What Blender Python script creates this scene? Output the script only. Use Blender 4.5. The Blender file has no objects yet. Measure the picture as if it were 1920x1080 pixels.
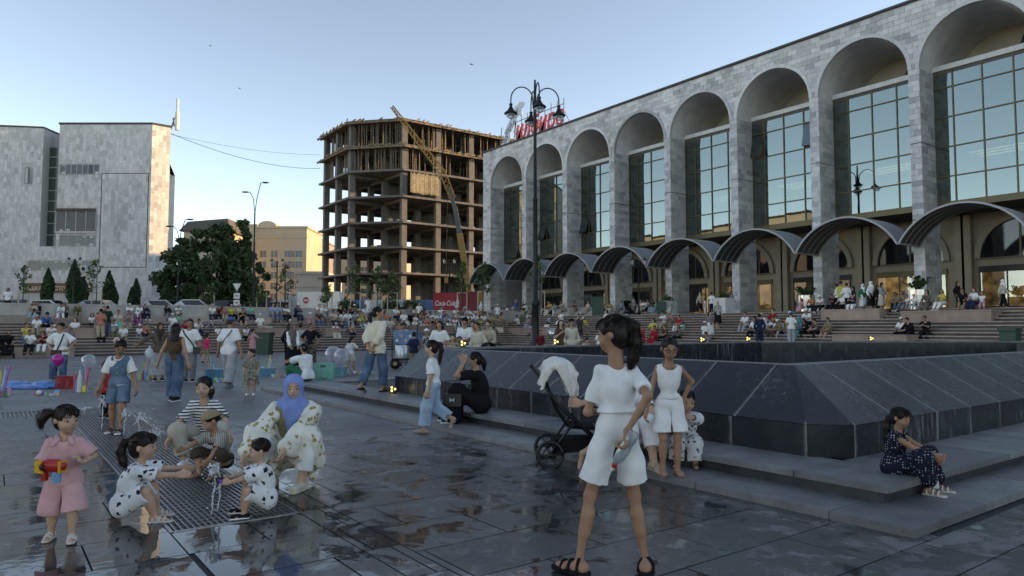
import bpy, math, random, numpy as np
from mathutils import Vector, Matrix
random.seed(7); RNG = np.random.default_rng(7)
SC = bpy.context.scene
COL = SC.collection
R = math.radians

# ------------------------------------------------------------------ camera
# world axes: +x runs towards the arcade building, +y runs along its facade
F_PX, HOR, CAM_H = 1330.0, 615.0, 1.4
PHI = R(-36.44); PITCH = math.atan((HOR - 540) / F_PX)
cam_d = bpy.data.cameras.new('camera'); cam = bpy.data.objects.new('camera', cam_d); COL.objects.link(cam)
cam_d.sensor_width = 36; cam_d.lens = 36 * F_PX / 1920; cam_d.clip_end = 6000; cam_d.clip_start = .1
cam.location = (0, 0, CAM_H); cam.rotation_euler = (R(90) + PITCH, 0, PHI)
SC.camera = cam
# ------------------------------------------------------------------ sky, sun, exposure
SUN_EL = R(12.0)
_s = (0.863, -0.514)                       # horizontal direction towards the sun
SUN_AZ = math.atan2(_s[0], _s[1])          # clockwise from +y
w = bpy.data.worlds.new('World'); SC.world = w; w.use_nodes = True
nt = w.node_tree; nt.nodes.clear()
sky = nt.nodes.new('ShaderNodeTexSky'); sky.sky_type = 'NISHITA'; sky.sun_disc = False
sky.sun_elevation = SUN_EL; sky.sun_rotation = SUN_AZ; sky.altitude = 5000; sky.air_density = 1.0; sky.dust_density = .6; sky.ozone_density = 1.2
bgn = nt.nodes.new('ShaderNodeBackground'); bgn.inputs['Strength'].default_value = 0.14
won = nt.nodes.new('ShaderNodeOutputWorld')
nt.links.new(sky.outputs[0], bgn.inputs[0]); nt.links.new(bgn.outputs[0], won.inputs[0])
sun_d = bpy.data.lights.new('sun', 'SUN'); sun_d.energy = 2.0; sun_d.angle = R(0.6); sun_d.color = (1.0, .73, .45)
sun = bpy.data.objects.new('sun', sun_d); COL.objects.link(sun)
sd = Vector((_s[0] * math.cos(SUN_EL), _s[1] * math.cos(SUN_EL), math.sin(SUN_EL)))
sun.rotation_euler = sd.to_track_quat('Z', 'Y').to_euler(); sun.location = (60, -40, 60)
SC.view_settings.view_transform = 'Standard'; SC.view_settings.look = 'None'; SC.view_settings.gamma = 1
SC.view_settings.exposure = 1.82; SC.view_settings.use_curve_mapping = False
SC.view_settings.use_white_balance = True; SC.view_settings.white_balance_temperature = 10000; SC.view_settings.white_balance_tint = 12
SC.render.engine = 'CYCLES'
SC.cycles.max_bounces = 6; SC.cycles.diffuse_bounces = 3; SC.cycles.glossy_bounces = 3; SC.cycles.transmission_bounces = 6
SC.cycles.transparent_max_bounces = 8; SC.cycles.caustics_reflective = False; SC.cycles.caustics_refractive = False

# ------------------------------------------------------------------ pixels of the photograph -> places
_F = Vector((-math.sin(PHI), math.cos(PHI), 0)); _Rt = Vector((math.cos(PHI), math.sin(PHI), 0)); _Z = Vector((0, 0, 1))
_fw = _F * math.cos(PITCH) + _Z * math.sin(PITCH); _up = -_F * math.sin(PITCH) + _Z * math.cos(PITCH)
def ray(px, py): return _Rt * ((px - 960) / F_PX) + _up * ((540 - py) / F_PX) + _fw
def G(px, py, z=0.0):
    d = ray(px, py); t = (z - CAM_H) / d.z
    return Vector((d.x * t, d.y * t, z))
def PX(px, py, Y):
    d = ray(px, py); t = Y / d.dot(_F)
    return Vector((d.x * t, d.y * t, CAM_H + d.z * t))
def GX(px, z, Y):                          # place at height z, depth Y, under picture column px
    p = PX(px, HOR, Y); return Vector((p.x, p.y, z))
def HEAD(psi): return PHI - R(psi)         # psi: 0 faces away from the camera, 90 right, 180 towards it, -90 left

# ------------------------------------------------------------------ objects
def link(name, data, parent=None):
    o = bpy.data.objects.new(name, data); COL.objects.link(o)
    if parent is not None: o.parent = parent
    return o
def tag(o, label=None, cat=None, group=None, kind=None):
    if label: o['label'] = label
    if cat: o['category'] = cat
    if group: o['group'] = group
    if kind: o['kind'] = kind
    return o
def thing(name, label, cat, loc=(0, 0, 0), rz=0, group=None):
    o = link(name, None); o.location = loc; o.rotation_euler = (0, 0, rz); o.empty_display_size = .1
    return tag(o, label, cat, group)
def copy_tree(o, parent=None):
    c = o.copy(); COL.objects.link(c)
    if parent is not None: c.parent = parent
    for ch in o.children: copy_tree(ch, c)
    return c

class MB:
    def __init__(s): s.v = []; s.f = []; s.t = []
    def add(s, vs, fs, tone=0.5):
        n = len(s.v); s.v += [tuple(p) for p in vs]; s.f += [tuple(i + n for i in f) for f in fs]; s.t += [tone] * len(fs); return s
    def box(s, x0, x1, y0, y1, z0, z1, tone=.5):
        return s.add([(x0,y0,z0),(x1,y0,z0),(x1,y1,z0),(x0,y1,z0),(x0,y0,z1),(x1,y0,z1),(x1,y1,z1),(x0,y1,z1)],
                     [(0,3,2,1),(4,5,6,7),(0,1,5,4),(1,2,6,5),(2,3,7,6),(3,0,4,7)], tone)
    def beam(s, p, q, w, h=None, up=(0,0,1)):
        p = Vector(p); q = Vector(q); d = (q - p); 
        if d.length < 1e-6: return s
        d.normalize(); h = h or w; u = Vector(up)
        if abs(d.dot(u)) > .98: u = Vector((1, 0, 0))
        a = d.cross(u).normalized(); b = a.cross(d)
        c = [p + a*w/2*i + b*h/2*j for i, j in ((-1,-1),(1,-1),(1,1),(-1,1))] + [q + a*w/2*i + b*h/2*j for i, j in ((-1,-1),(1,-1),(1,1),(-1,1))]
        return s.add(c, [(3,2,1,0),(4,5,6,7),(0,1,5,4),(1,2,6,5),(2,3,7,6),(3,0,4,7)])
    def tube(s, pts, r, n=8, cap=True):
        pts = [Vector(p) for p in pts]; rs = r if isinstance(r, (list, tuple)) else [r] * len(pts)
        rings = []; a = None
        for i, p in enumerate(pts):
            d = (pts[min(i+1, len(pts)-1)] - pts[max(i-1, 0)])
            d = d.normalized() if d.length > 1e-9 else Vector((0, 0, 1))
            if a is None: a = d.orthogonal().normalized()
            else:
                a = a - d * a.dot(d)
                a = a.normalized() if a.length > 1e-6 else d.orthogonal().normalized()
            b = d.cross(a)
            rings.append([p + (a*math.cos(k*2*math.pi/n) + b*math.sin(k*2*math.pi/n)) * rs[i] for k in range(n)])
        vs = [v for rg in rings for v in rg]; fs = []
        for i in range(len(pts) - 1):
            for k in range(n):
                fs.append((i*n+k, i*n+(k+1) % n, (i+1)*n+(k+1) % n, (i+1)*n+k))
        if cap: fs.append(tuple(range(n-1, -1, -1))); fs.append(tuple((len(pts)-1)*n + k for k in range(n)))
        return s.add(vs, fs)
    def lathe(s, prof, c=(0,0,0), n=20):
        vs = []; fs = []; c = Vector(c)
        for r, z in prof:
            for k in range(n): vs.append(c + Vector((r*math.cos(2*math.pi*k/n), r*math.sin(2*math.pi*k/n), z)))
        for i in range(len(prof)-1):
            for k in range(n): fs.append((i*n+k, i*n+(k+1) % n, (i+1)*n+(k+1) % n, (i+1)*n+k))
        if prof[0][0] > 1e-4: fs.append(tuple(range(n-1, -1, -1)))
        if prof[-1][0] > 1e-4: fs.append(tuple((len(prof)-1)*n+k for k in range(n)))
        return s.add(vs, fs)
    def ball(s, c, r, n=12, m=8):
        rx, ry, rz = r if isinstance(r, (tuple, list)) else (r, r, r); c = Vector(c); vs = []; fs = []
        for i in range(m+1):
            t = math.pi*i/m
            for k in range(n): vs.append(c + Vector((rx*math.sin(t)*math.cos(2*math.pi*k/n), ry*math.sin(t)*math.sin(2*math.pi*k/n), -rz*math.cos(t))))
        for i in range(m):
            for k in range(n): fs.append((i*n+k, i*n+(k+1) % n, (i+1)*n+(k+1) % n, (i+1)*n+k))
        return s.add(vs, fs)
    def prism(s, poly, axis, d0, d1):
        """poly in the plane across axis ('x': (y,z), 'y': (x,z), 'z': (x,y))"""
        def P(p, d): return {'x': (d, p[0], p[1]), 'y': (p[0], d, p[1]), 'z': (p[0], p[1], d)}[axis]
        n = len(poly); vs = [P(p, d0) for p in poly] + [P(p, d1) for p in poly]
        fs = [tuple(range(n-1, -1, -1)), tuple(range(n, 2*n))] + [(i, (i+1) % n, n+(i+1) % n, n+i) for i in range(n)]
        return s.add(vs, fs)
    def mesh(s, name, smooth=False, tone=False):
        me = bpy.data.meshes.new(name); me.from_pydata(s.v, [], s.f)
        if smooth: me.polygons.foreach_set('use_smooth', [True] * len(s.f))
        if tone:
            at = me.attributes.new('tone', 'FLOAT', 'FACE'); at.data.foreach_set('value', s.t)
        me.update(); return me
    def build(s, name, mat, parent=None, smooth=False, tone=False, kind=None, fix=True):
        me = s.mesh(name, smooth, tone)
        if fix and not tone:
            import bmesh
            bm = bmesh.new(); bm.from_mesh(me); bmesh.ops.recalc_face_normals(bm, faces=bm.faces); bm.to_mesh(me); bm.free()
        me.materials.append(mat)
        o = link(name, me, parent)
        if kind: o['kind'] = kind
        return o
def fast_mesh(name, V, Q, smooth=True):
    """V (n,3), Q (m,k) numpy"""
    me = bpy.data.meshes.new(name); k = Q.shape[1]
    me.vertices.add(len(V)); me.vertices.foreach_set('co', np.ascontiguousarray(V, np.float32).ravel())
    me.loops.add(Q.size); me.loops.foreach_set('vertex_index', np.ascontiguousarray(Q, np.int32).ravel())
    me.polygons.add(len(Q)); me.polygons.foreach_set('loop_start', np.arange(0, Q.size, k, dtype=np.int32))
    me.polygons.foreach_set('use_smooth', np.full(len(Q), smooth))
    me.update(calc_edges=True); me.validate(); return me
def shared(name, me, parent, loc=(0,0,0), scale=(1,1,1), rz=0, rot=None):
    o = link(name, me, parent); o.location = loc; o.scale = scale; o.rotation_euler = rot or (0, 0, rz); return o

# ------------------------------------------------------------------ materials
_M = {}
def nodes(name):
    m = bpy.data.materials.new(name); m.use_nodes = True; t = m.node_tree
    return m, t, t.nodes['Principled BSDF'], lambda k, **a: _new(t, k, a)
def _new(t, k, a):
    n = t.nodes.new(k)
    for x, y in a.items():
        if x.startswith('i_'): n.inputs[x[2:].replace('_', ' ')].default_value = y
        else: setattr(n, x, y)
    return n
def c4(c): return (c[0], c[1], c[2], 1)
def ramp(N, stops, interp='LINEAR'):
    r = N('ShaderNodeValToRGB'); r.color_ramp.interpolation = interp; e = r.color_ramp.elements
    while len(e) < len(stops): e.new(.5)
    for i, (p, c) in enumerate(stops):
        e[i].position = p; e[i].color = c4(c) if not isinstance(c, (int, float)) else (c, c, c, 1)
    return r
def mat(name, col, rough=.6, metal=0, var=.12, scale=8, bump=0, bscale=60, spec=.5, coords='Object', sheen=0, trans=0, alpha=1, emit=None, es=0, ior=1.45, stretch=None):
    if name in _M: return _M[name]
    m, t, b, N = nodes(name); L = t.links.new
    b.inputs['Roughness'].default_value = rough; b.inputs['Metallic'].default_value = metal; b.inputs['Specular IOR Level'].default_value = spec
    b.inputs['Base Color'].default_value = c4(col); b.inputs['IOR'].default_value = ior
    if sheen: b.inputs['Sheen Weight'].default_value = sheen
    if trans: b.inputs['Transmission Weight'].default_value = trans
    if alpha < 1: b.inputs['Alpha'].default_value = alpha
    if emit: b.inputs['Emission Color'].default_value = c4(emit); b.inputs['Emission Strength'].default_value = es
    tc = N('ShaderNodeTexCoord'); src = tc.outputs[coords]
    if stretch:
        mp = N('ShaderNodeMapping'); mp.inputs['Scale'].default_value = stretch; L(src, mp.inputs[0]); src = mp.outputs[0]
    if var:
        nz = N('ShaderNodeTexNoise', i_Scale=scale, i_Detail=5); L(src, nz.inputs['Vector'])
        rp = ramp(N, [(.25, [c*(1-var) for c in col]), (.75, [min(1, c*(1+var)) for c in col])])
        L(nz.outputs[0], rp.inputs[0]); L(rp.outputs[0], b.inputs['Base Color'])
    if bump:
        n2 = N('ShaderNodeTexNoise', i_Scale=bscale, i_Detail=6); L(src, n2.inputs['Vector'])
        bp = N('ShaderNodeBump', i_Strength=bump, i_Distance=.01); L(n2.outputs[0], bp.inputs['Height']); L(bp.outputs[0], b.inputs['Normal'])
    _M[name] = m; return m
def stone(name, dark, light, rough=.65, rnd=False, speckle=90, grime=.0, gscale=.35, bump=.15, streak=0, spec=.4):
    """cut stone whose pieces differ in tone ('tone' face attribute, or the object's random number)"""
    if name in _M: return _M[name]
    m, t, b, N = nodes(name); L = t.links.new
    if rnd: tone = N('ShaderNodeObjectInfo').outputs['Random']
    else: tone = N('ShaderNodeAttribute', attribute_name='tone').outputs['Fac']
    rp = ramp(N, [(0, dark), (.28, [d*.55+l*.45 for d, l in zip(dark, light)]), (1, light)]); L(tone, rp.inputs[0])
    ge = N('ShaderNodeNewGeometry'); pos = ge.outputs['Position']
    nz = N('ShaderNodeTexNoise', i_Scale=speckle, i_Detail=3); L(pos, nz.inputs['Vector'])
    n3 = N('ShaderNodeTexNoise', i_Scale=3.2, i_Detail=6, i_Roughness=.65); L(pos, n3.inputs['Vector'])
    r1 = ramp(N, [(.3, .82), (.7, 1.14)]); L(nz.outputs[0], r1.inputs[0])
    r3 = ramp(N, [(.3, .86), (.7, 1.1)]); L(n3.outputs[0], r3.inputs[0])
    mx = N('ShaderNodeMix', data_type='RGBA', blend_type='MULTIPLY'); mx.inputs[0].default_value = 1
    L(rp.outputs[0], mx.inputs[6]); L(r1.outputs[0], mx.inputs[7])
    m2 = N('ShaderNodeMix', data_type='RGBA', blend_type='MULTIPLY'); m2.inputs[0].default_value = 1
    L(mx.outputs[2], m2.inputs[6]); L(r3.outputs[0], m2.inputs[7]); out = m2.outputs[2]
    if grime:
        mp = N('ShaderNodeMapping'); mp.inputs['Scale'].default_value = (gscale, gscale, gscale * (.18 if streak else 1)); L(pos, mp.inputs[0])
        n4 = N('ShaderNodeTexNoise', i_Scale=3.0, i_Detail=8, i_Roughness=.7); L(mp.outputs[0], n4.inputs['Vector'])
        r4 = ramp(N, [(.42, 1), (.72, 1 - grime)]); L(n4.outputs[0], r4.inputs[0])
        m4 = N('ShaderNodeMix', data_type='RGBA', blend_type='MULTIPLY'); m4.inputs[0].default_value = 1
        L(out, m4.inputs[6]); L(r4.outputs[0], m4.inputs[7]); out = m4.outputs[2]
    L(out, b.inputs['Base Color']); b.inputs['Roughness'].default_value = rough; b.inputs['Specular IOR Level'].default_value = spec
    bp = N('ShaderNodeBump', i_Strength=bump, i_Distance=.01); L(n3.outputs[0], bp.inputs['Height']); L(bp.outputs[0], b.inputs['Normal'])
    _M[name] = m; return m

def clip_line(poly, p, n):
    """keep the side of the line through p that n points to"""
    out = []
    for i in range(len(poly)):
        a, b = poly[i], poly[(i+1) % len(poly)]
        da = (a[0]-p[0])*n[0] + (a[1]-p[1])*n[1]; db = (b[0]-p[0])*n[0] + (b[1]-p[1])*n[1]
        if da >= 0: out.append(a)
        if (da >= 0) != (db >= 0):
            t = da/(da-db); out.append((a[0]+(b[0]-a[0])*t, a[1]+(b[1]-a[1])*t))
    return out
UNIT = None
def unit_tile():
    global UNIT
    if UNIT is None:
        m = MB().box(-.5, .5, -.5, .5, -.5, .5); UNIT = m.mesh('tile')
        import bmesh
        bm = bmesh.new(); bm.from_mesh(UNIT); bmesh.ops.recalc_face_normals(bm, faces=bm.faces); bm.to_mesh(UNIT); bm.free()
    return UNIT.copy()
def tile_wall(mb, O, U, V, Nn, w, h, tw, th, holes=None, gap=.008, deep=.03, bond=.5, uneven=.006, vert=False, big=None, tonefn=None, jitter=0):
    """tiles on the rectangle O + u*U + v*V; holes(poly) -> poly or None; big collects whole tiles (centre, u, v, size)"""
    O, U, V, Nn = Vector(O), Vector(U), Vector(V), Vector(Nn)
    rows = int(math.ceil(w/tw if vert else h/th))
    for r in range(rows):
        off = (r % 2) * bond + (random.random()*jitter)
        k = 0; n = int(math.ceil((h/th if vert else w/tw) + 1))
        for c in range(-1, n):
            if vert: u0, u1, v0, v1 = r*tw, (r+1)*tw, (c+off)*th, (c+1+off)*th
            else: u0, u1, v0, v1 = (c+off)*tw, (c+1+off)*tw, r*th, (r+1)*th
            whole = u0 >= -1e-6 and v0 >= -1e-6 and u1 <= w+1e-6 and v1 <= h+1e-6
            u0, u1, v0, v1 = max(u0, 0), min(u1, w), max(v0, 0), min(v1, h)
            if u1-u0 < .04 or v1-v0 < .04: continue
            g = gap/2; poly = [(u0+g, v0+g), (u1-g, v0+g), (u1-g, v1-g), (u0+g, v1-g)]; p2 = poly
            if holes:
                p2 = holes(poly)
                if not p2 or len(p2) < 3: continue
            tone = random.random()
            if tonefn: tone = tonefn(tone, (u0+u1)/2, (v0+v1)/2)
            pr = random.random()*uneven
            if big is not None and whole and p2 == poly:
                big.append((O + U*((u0+u1)/2) + V*((v0+v1)/2) + Nn*(pr-deep/2), u1-u0-gap, v1-v0-gap, deep)); continue
            q = [O + U*a + V*b + Nn*pr for a, b in p2]; bk = [x - Nn*deep for x in q]; m = len(q)
            mb.add(q + bk, [tuple(range(m))] + [(i, m+i, m+(i+1) % m, (i+1) % m) for i in range(m)], tone)
def big_tiles(big, parent, m_rnd, m_tone_obj, mb, U, V, Nn, name='tile', most=300, key=None):
    """the tiles that show largest become parts of their own, the others join mb"""
    big.sort(key=key); ti = unit_tile(); ti.materials.append(m_rnd)
    U, V, Nn = Vector(U), Vector(V), Vector(Nn)
    rot = Matrix((U, V, Nn)).transposed().to_euler()
    for i, (c, a, b, d) in enumerate(big):
        if i < most:
            o = link(name, ti, parent); o.location = c; o.rotation_euler = rot; o.scale = (a, b, d)
        else:
            q = [c + U*(s*a/2) + V*(t*b/2) + Nn*d/2 for s, t in ((-1,-1),(1,-1),(1,1),(-1,1))]; bk = [x - Nn*d for x in q]
            mb.add(q+bk, [(0,1,2,3)] + [(j, 4+j, 4+(j+1) % 4, (j+1) % 4) for j in range(4)], random.random())
# ================================================================== ground and plaza
def paving_mat(name, rnd):
    if name in _M: return _M[name]
    m, t, b, N = nodes(name); L = t.links.new
    tone = N('ShaderNodeObjectInfo').outputs['Random'] if rnd else N('ShaderNodeAttribute', attribute_name='tone').outputs['Fac']
    rp = ramp(N, [(0, (.115, .115, .115)), (.5, (.145, .144, .143)), (1, (.18, .179, .177))]); L(tone, rp.inputs[0])
    pos = N('ShaderNodeNewGeometry').outputs['Position']
    sp = N('ShaderNodeTexNoise', i_Scale=220, i_Detail=2); L(pos, sp.inputs['Vector'])
    r1 = ramp(N, [(.35, .7), (.65, 1.3)]); L(sp.outputs[0], r1.inputs[0])
    big = N('ShaderNodeTexNoise', i_Scale=.9, i_Detail=8, i_Roughness=.6); L(pos, big.inputs['Vector'])
    r2 = ramp(N, [(.3, .8), (.7, 1.15)]); L(big.outputs[0], r2.inputs[0])
    a1 = N('ShaderNodeMix', data_type='RGBA', blend_type='MULTIPLY'); a1.inputs[0].default_value = 1; L(rp.outputs[0], a1.inputs[6]); L(r1.outputs[0], a1.inputs[7])
    a2 = N('ShaderNodeMix', data_type='RGBA', blend_type='MULTIPLY'); a2.inputs[0].default_value = 1; L(a1.outputs[2], a2.inputs[6]); L(r2.outputs[0], a2.inputs[7])
    # how much water lies about: most by the grate, less towards the far side
    def dist(c, s):
        v = N('ShaderNodeVectorMath', operation='SUBTRACT'); L(pos, v.inputs[0]); v.inputs[1].default_value = c
        v2 = N('ShaderNodeVectorMath', operation='MULTIPLY'); L(v.outputs[0], v2.inputs[0]); v2.inputs[1].default_value = s
        l = N('ShaderNodeVectorMath', operation='LENGTH'); L(v2.outputs[0], l.inputs[0])
        mr = N('ShaderNodeMapRange', i_From_Min=0.0, i_From_Max=1.0, i_To_Min=1.0, i_To_Max=0.0); L(l.outputs['Value'], mr.inputs[0]); return mr.outputs[0]
    d1 = dist((1.0, 5.2, 0), (1/3.8, 1/9.0, 0)); d2 = dist((3.6, 4.2, 0), (1/5.0, 1/6.0, 0)); d3 = dist((6.4, 1.0, 0), (1/2.6, 1/2.0, 0))
    mm = N('ShaderNodeMath', operation='MAXIMUM'); L(d1, mm.inputs[0])
    h2 = N('ShaderNodeMath', operation='MULTIPLY'); L(d2, h2.inputs[0]); h2.inputs[1].default_value = .72; L(h2.outputs[0], mm.inputs[1])
    mm2 = N('ShaderNodeMath', operation='MAXIMUM'); L(mm.outputs[0], mm2.inputs[0]); L(d3, mm2.inputs[1])
    n1 = N('ShaderNodeTexNoise', i_Scale=2.9, i_Detail=12, i_Roughness=.68, i_Distortion=.5); L(pos, n1.inputs['Vector'])
    ad = N('ShaderNodeMath', operation='MULTIPLY_ADD'); L(mm2.outputs[0], ad.inputs[0]); ad.inputs[1].default_value = .42; L(n1.outputs[0], ad.inputs[2])
    wet = N('ShaderNodeMapRange', i_From_Min=.585, i_From_Max=.68); L(ad.outputs[0], wet.inputs[0])
    pud = N('ShaderNodeMapRange', i_From_Min=.73, i_From_Max=.82); L(ad.outputs[0], pud.inputs[0])
    dk = N('ShaderNodeMix', data_type='RGBA', blend_type='MIX'); L(wet.outputs[0], dk.inputs[0]); L(a2.outputs[2], dk.inputs[6])
    dm = N('ShaderNodeMix', data_type='RGBA', blend_type='MULTIPLY'); dm.inputs[0].default_value = 1; L(a2.outputs[2], dm.inputs[6]); dm.inputs[7].default_value = (.34, .335, .335, 1); L(dm.outputs[2], dk.inputs[7])
    L(dk.outputs[2], b.inputs['Base Color'])
    ro = N('ShaderNodeMix', data_type='FLOAT'); L(wet.outputs[0], ro.inputs[0]); ro.inputs[2].default_value = .52; ro.inputs[3].default_value = .13
    r_o = N('ShaderNodeMix', data_type='FLOAT'); L(pud.outputs[0], r_o.inputs[0]); L(ro.outputs[0], r_o.inputs[2]); r_o.inputs[3].default_value = .035
    L(r_o.outputs[0], b.inputs['Roughness'])
    bp = N('ShaderNodeBump', i_Distance=.004); L(sp.outputs[0], bp.inputs['Height'])
    st = N('ShaderNodeMapRange', i_To_Min=.35, i_To_Max=.0); L(pud.outputs[0], st.inputs[0]); L(st.outputs[0], bp.inputs['Strength'])
    rip = N('ShaderNodeTexNoise', i_Scale=14, i_Detail=3); L(pos, rip.inputs['Vector'])
    b2 = N('ShaderNodeBump', i_Strength=.06, i_Distance=.01); L(rip.outputs[0], b2.inputs['Height']); L(bp.outputs[0], b2.inputs['Normal'])
    L(b2.outputs[0], b.inputs['Normal']); _M[name] = m; return m
PAVE, PAVE_R = paving_mat('paving granite', False), paving_mat('paving granite slab', True)
m_ground = mat('ground earth', (.12, .115, .1), .9, scale=.5, bump=.3, bscale=20, coords='Object')
m_joint = mat('joint mortar', (.045, .045, .047), .85)
m_asphalt = mat('asphalt', (.05, .05, .052), .85, scale=3, bump=.3, bscale=200)

g = MB().box(-1800, 1800, -1500, 3000, -1.5, -.06).build('ground', m_ground); tag(g, kind='structure')
plaza = tag(MB().box(-45, 30.2, -45, 41.2, -.3, -.012).build('plaza', m_joint), kind='structure')
rest = MB(); big = []
def skip_fountain(poly):
    cx = sum(p[0] for p in poly)/len(poly); cy = sum(p[1] for p in poly)/len(poly); return poly
GR = dict(a0=1.05, a1=1.95, b0=5.35, b1=13.6, b2=14.5)
for (a0, a1, b0, b1, tw, th) in ((-7, 1.05, -3, 13.6, 1.15, .6), (-7, 1.95, 14.5, 41.2, 1.28, .6), (2.2, 30.2, -3, 2.2, 1.2, .6), (2.2, 5.2, 2.2, 16.6, 1.0, .6),
                                 (2.2, 30.2, 16.6, 41.2, 1.27, .6), (1.05, 1.95, -3, 5.35, .9, .6), (1.95, 2.2, -3, 41.2, .25, .6)):
    tile_wall(rest, (a0, b0, 0), (1, 0, 0), (0, 1, 0), (0, 0, 1), a1-a0, b1-b0, tw, th, gap=.011, deep=.02, uneven=.0015, big=big, jitter=.3)
Fv = _F.copy()
big = [t for t in big if t[0].dot(Fv) > 1.5] ; big_tiles(big, plaza, PAVE_R, None, rest, (1,0,0), (0,1,0), (0,0,1), 'paving_slab', 300, key=lambda t: t[0].dot(Fv) + (abs(t[0].dot(_Rt)/max(t[0].dot(Fv), .1)) > .8)*50)
o = rest.build('paving_slabs', PAVE, plaza, tone=True, kind='stuff')

# ---- drain grate with jets
m_steel = mat('grate steel', (.32, .32, .33), .35, .9, var=.2, scale=30)
m_dark = mat('drain channel', (.012, .012, .013), .4)
gt = thing('drain_grate', 'long dark steel drain grate with parallel bars set in the wet paving', 'grate', (1.5, 9.5, -.01))
def gl(x, y, z): return (x-1.5, y-9.5, z+.01)
pan = MB()
pan.box(*[v for v in (gl(GR['a0'], 0, 0)[0], gl(GR['a1'], 0, 0)[0], gl(0, GR['b0'], 0)[1], gl(0, GR['b2'], 0)[1])], -.09, 0)
pan.box(gl(-30, 0, 0)[0], gl(GR['a0'], 0, 0)[0], gl(0, GR['b1'], 0)[1], gl(0, GR['b2'], 0)[1], -.09, 0)
pan.build('channel', m_dark, gt)
fr = MB()
for x in (GR['a0']+.012, GR['a1']-.012): fr.box(x-1.5-.012, x-1.5+.012, GR['b0']-9.5, GR['b2']-9.5, .001, .014)
fr.box(GR['a0']-1.5, GR['a1']-1.5, GR['b0']-9.5, GR['b0']-9.5+.025, .001, .015)
fr.build('frame', m_steel, gt)
barm = MB().box(-.0045, .0045, 0, 1, 0, 1).mesh('bar'); barm.materials.append(m_steel)
for j in range(4):
    y0 = GR['b0']-9.5+.03 + j*2.27; ln = 2.25
    for i in range(21):
        shared('bar', barm, gt, (GR['a0']-1.5+.045+i*.0405, y0, .001), (1, ln, .012))
cr = MB()
for j in range(90):
    y = GR['b0']-9.5+.06+j*.1
    cr.box(GR['a0']-1.5+.02, GR['a1']-1.5-.02, y-.003, y+.003, .0005, .006)
for i in range(75):
    x = GR['a0']-1.5-.05-i*.06
    cr.box(x-.006, x+.006, GR['b1']-9.5+.02, GR['b2']-9.5-.02, .001, .012)
cr.build('cross_bars', m_steel, gt, kind='stuff')

# ================================================================== fountain
def black_granite(name, axis=None):
    if name in _M: return _M[name]
    m, t, b, N = nodes(name); L = t.links.new
    pos = N('ShaderNodeNewGeometry').outputs['Position']
    rnd_ = N('ShaderNodeObjectInfo').outputs['Random']
    rp = ramp(N, [(0, (.01, .0125, .016)), (1, (.03, .034, .039))]); L(rnd_, rp.inputs[0])
    # dried lime: thin runs down the stone
    mp = N('ShaderNodeMapping'); mp.inputs['Scale'].default_value = (7, 7, .55); L(pos, mp.inputs[0])
    n1 = N('ShaderNodeTexNoise', i_Scale=2.2, i_Detail=7, i_Roughness=.7, i_Distortion=.4); L(mp.outputs[0], n1.inputs['Vector'])
    n2 = N('ShaderNodeTexNoise', i_Scale=1.1, i_Detail=3); L(pos, n2.inputs['Vector'])
    sm = N('ShaderNodeMath', operation='MULTIPLY_ADD'); L(n2.outputs[0], sm.inputs[0]); sm.inputs[1].default_value = .5; L(n1.outputs[0], sm.inputs[2])
    k = ramp(N, [(.84, 0.0), (1.0, .45)]); L(sm.outputs[0], k.inputs[0])
    mx = N('ShaderNodeMix', data_type='RGBA'); L(k.outputs[0], mx.inputs[0]); L(rp.outputs[0], mx.inputs[6]); mx.inputs[7].default_value = (.36, .36, .34, 1)
    # dusty film
    n3 = N('ShaderNodeTexNoise', i_Scale=3, i_Detail=8, i_Roughness=.7); L(pos, n3.inputs['Vector'])
    k3 = ramp(N, [(.45, 0.0), (.8, .1)]); L(n3.outputs[0], k3.inputs[0])
    m2 = N('ShaderNodeMix', data_type='RGBA'); L(k3.outputs[0], m2.inputs[0]); L(mx.outputs[2], m2.inputs[6]); m2.inputs[7].default_value = (.17, .17, .17, 1)
    out = m2.outputs[2]
    if axis is not None:                        # lime that has crept out of the joints between panels
        ge = N('ShaderNodeTexCoord'); sp = N('ShaderNodeSeparateXYZ'); L(ge.outputs['Generated'], sp.inputs[0])
        n5 = N('ShaderNodeTexNoise', i_Scale=2.6, i_Detail=6, i_Roughness=.7); L(pos, n5.inputs['Vector'])
        a5 = N('ShaderNodeMath', operation='MULTIPLY_ADD'); L(n5.outputs[0], a5.inputs[0]); a5.inputs[1].default_value = .11; a5.inputs[2].default_value = -.052; 
        s5 = N('ShaderNodeMath', operation='SUBTRACT'); L(sp.outputs[axis], s5.inputs[0]); L(a5.outputs[0], s5.inputs[1])
        e5 = ramp(N, [(0, .5), (.02, .25), (.045, 0.0)]); L(s5.outputs[0], e5.inputs[0])
        m5 = N('ShaderNodeMix', data_type='RGBA'); L(e5.outputs[0], m5.inputs[0]); L(out, m5.inputs[6]); m5.inputs[7].default_value = (.42, .42, .4, 1); out = m5.outputs[2]
    L(out, b.inputs['Base Color'])
    rr = ramp(N, [(.3, .18), (.75, .4)]); L(n3.outputs[0], rr.inputs[0]); L(rr.outputs[0], b.inputs['Roughness']); b.inputs['Specular IOR Level'].default_value = .28
    _M[name] = m; return m
BG = black_granite('black granite'); BGX = black_granite('black granite lime x', 0); BGY = black_granite('black granite lime y', 1)
m_led = mat('lamp lens lit', (.9, .85, .4), .3, var=0, emit=(1, .9, .35), es=.8)
m_black = mat('black metal', (.015, .015, .017), .4, .3, var=.1)
STEP = stone('step granite', (.15, .152, .155), (.26, .26, .26), .5, rnd=True, speckle=200, grime=.45, gscale=1.2)
RISER = mat('step riser dark', (.035, .037, .042), .35, scale=6, var=.4)
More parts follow.
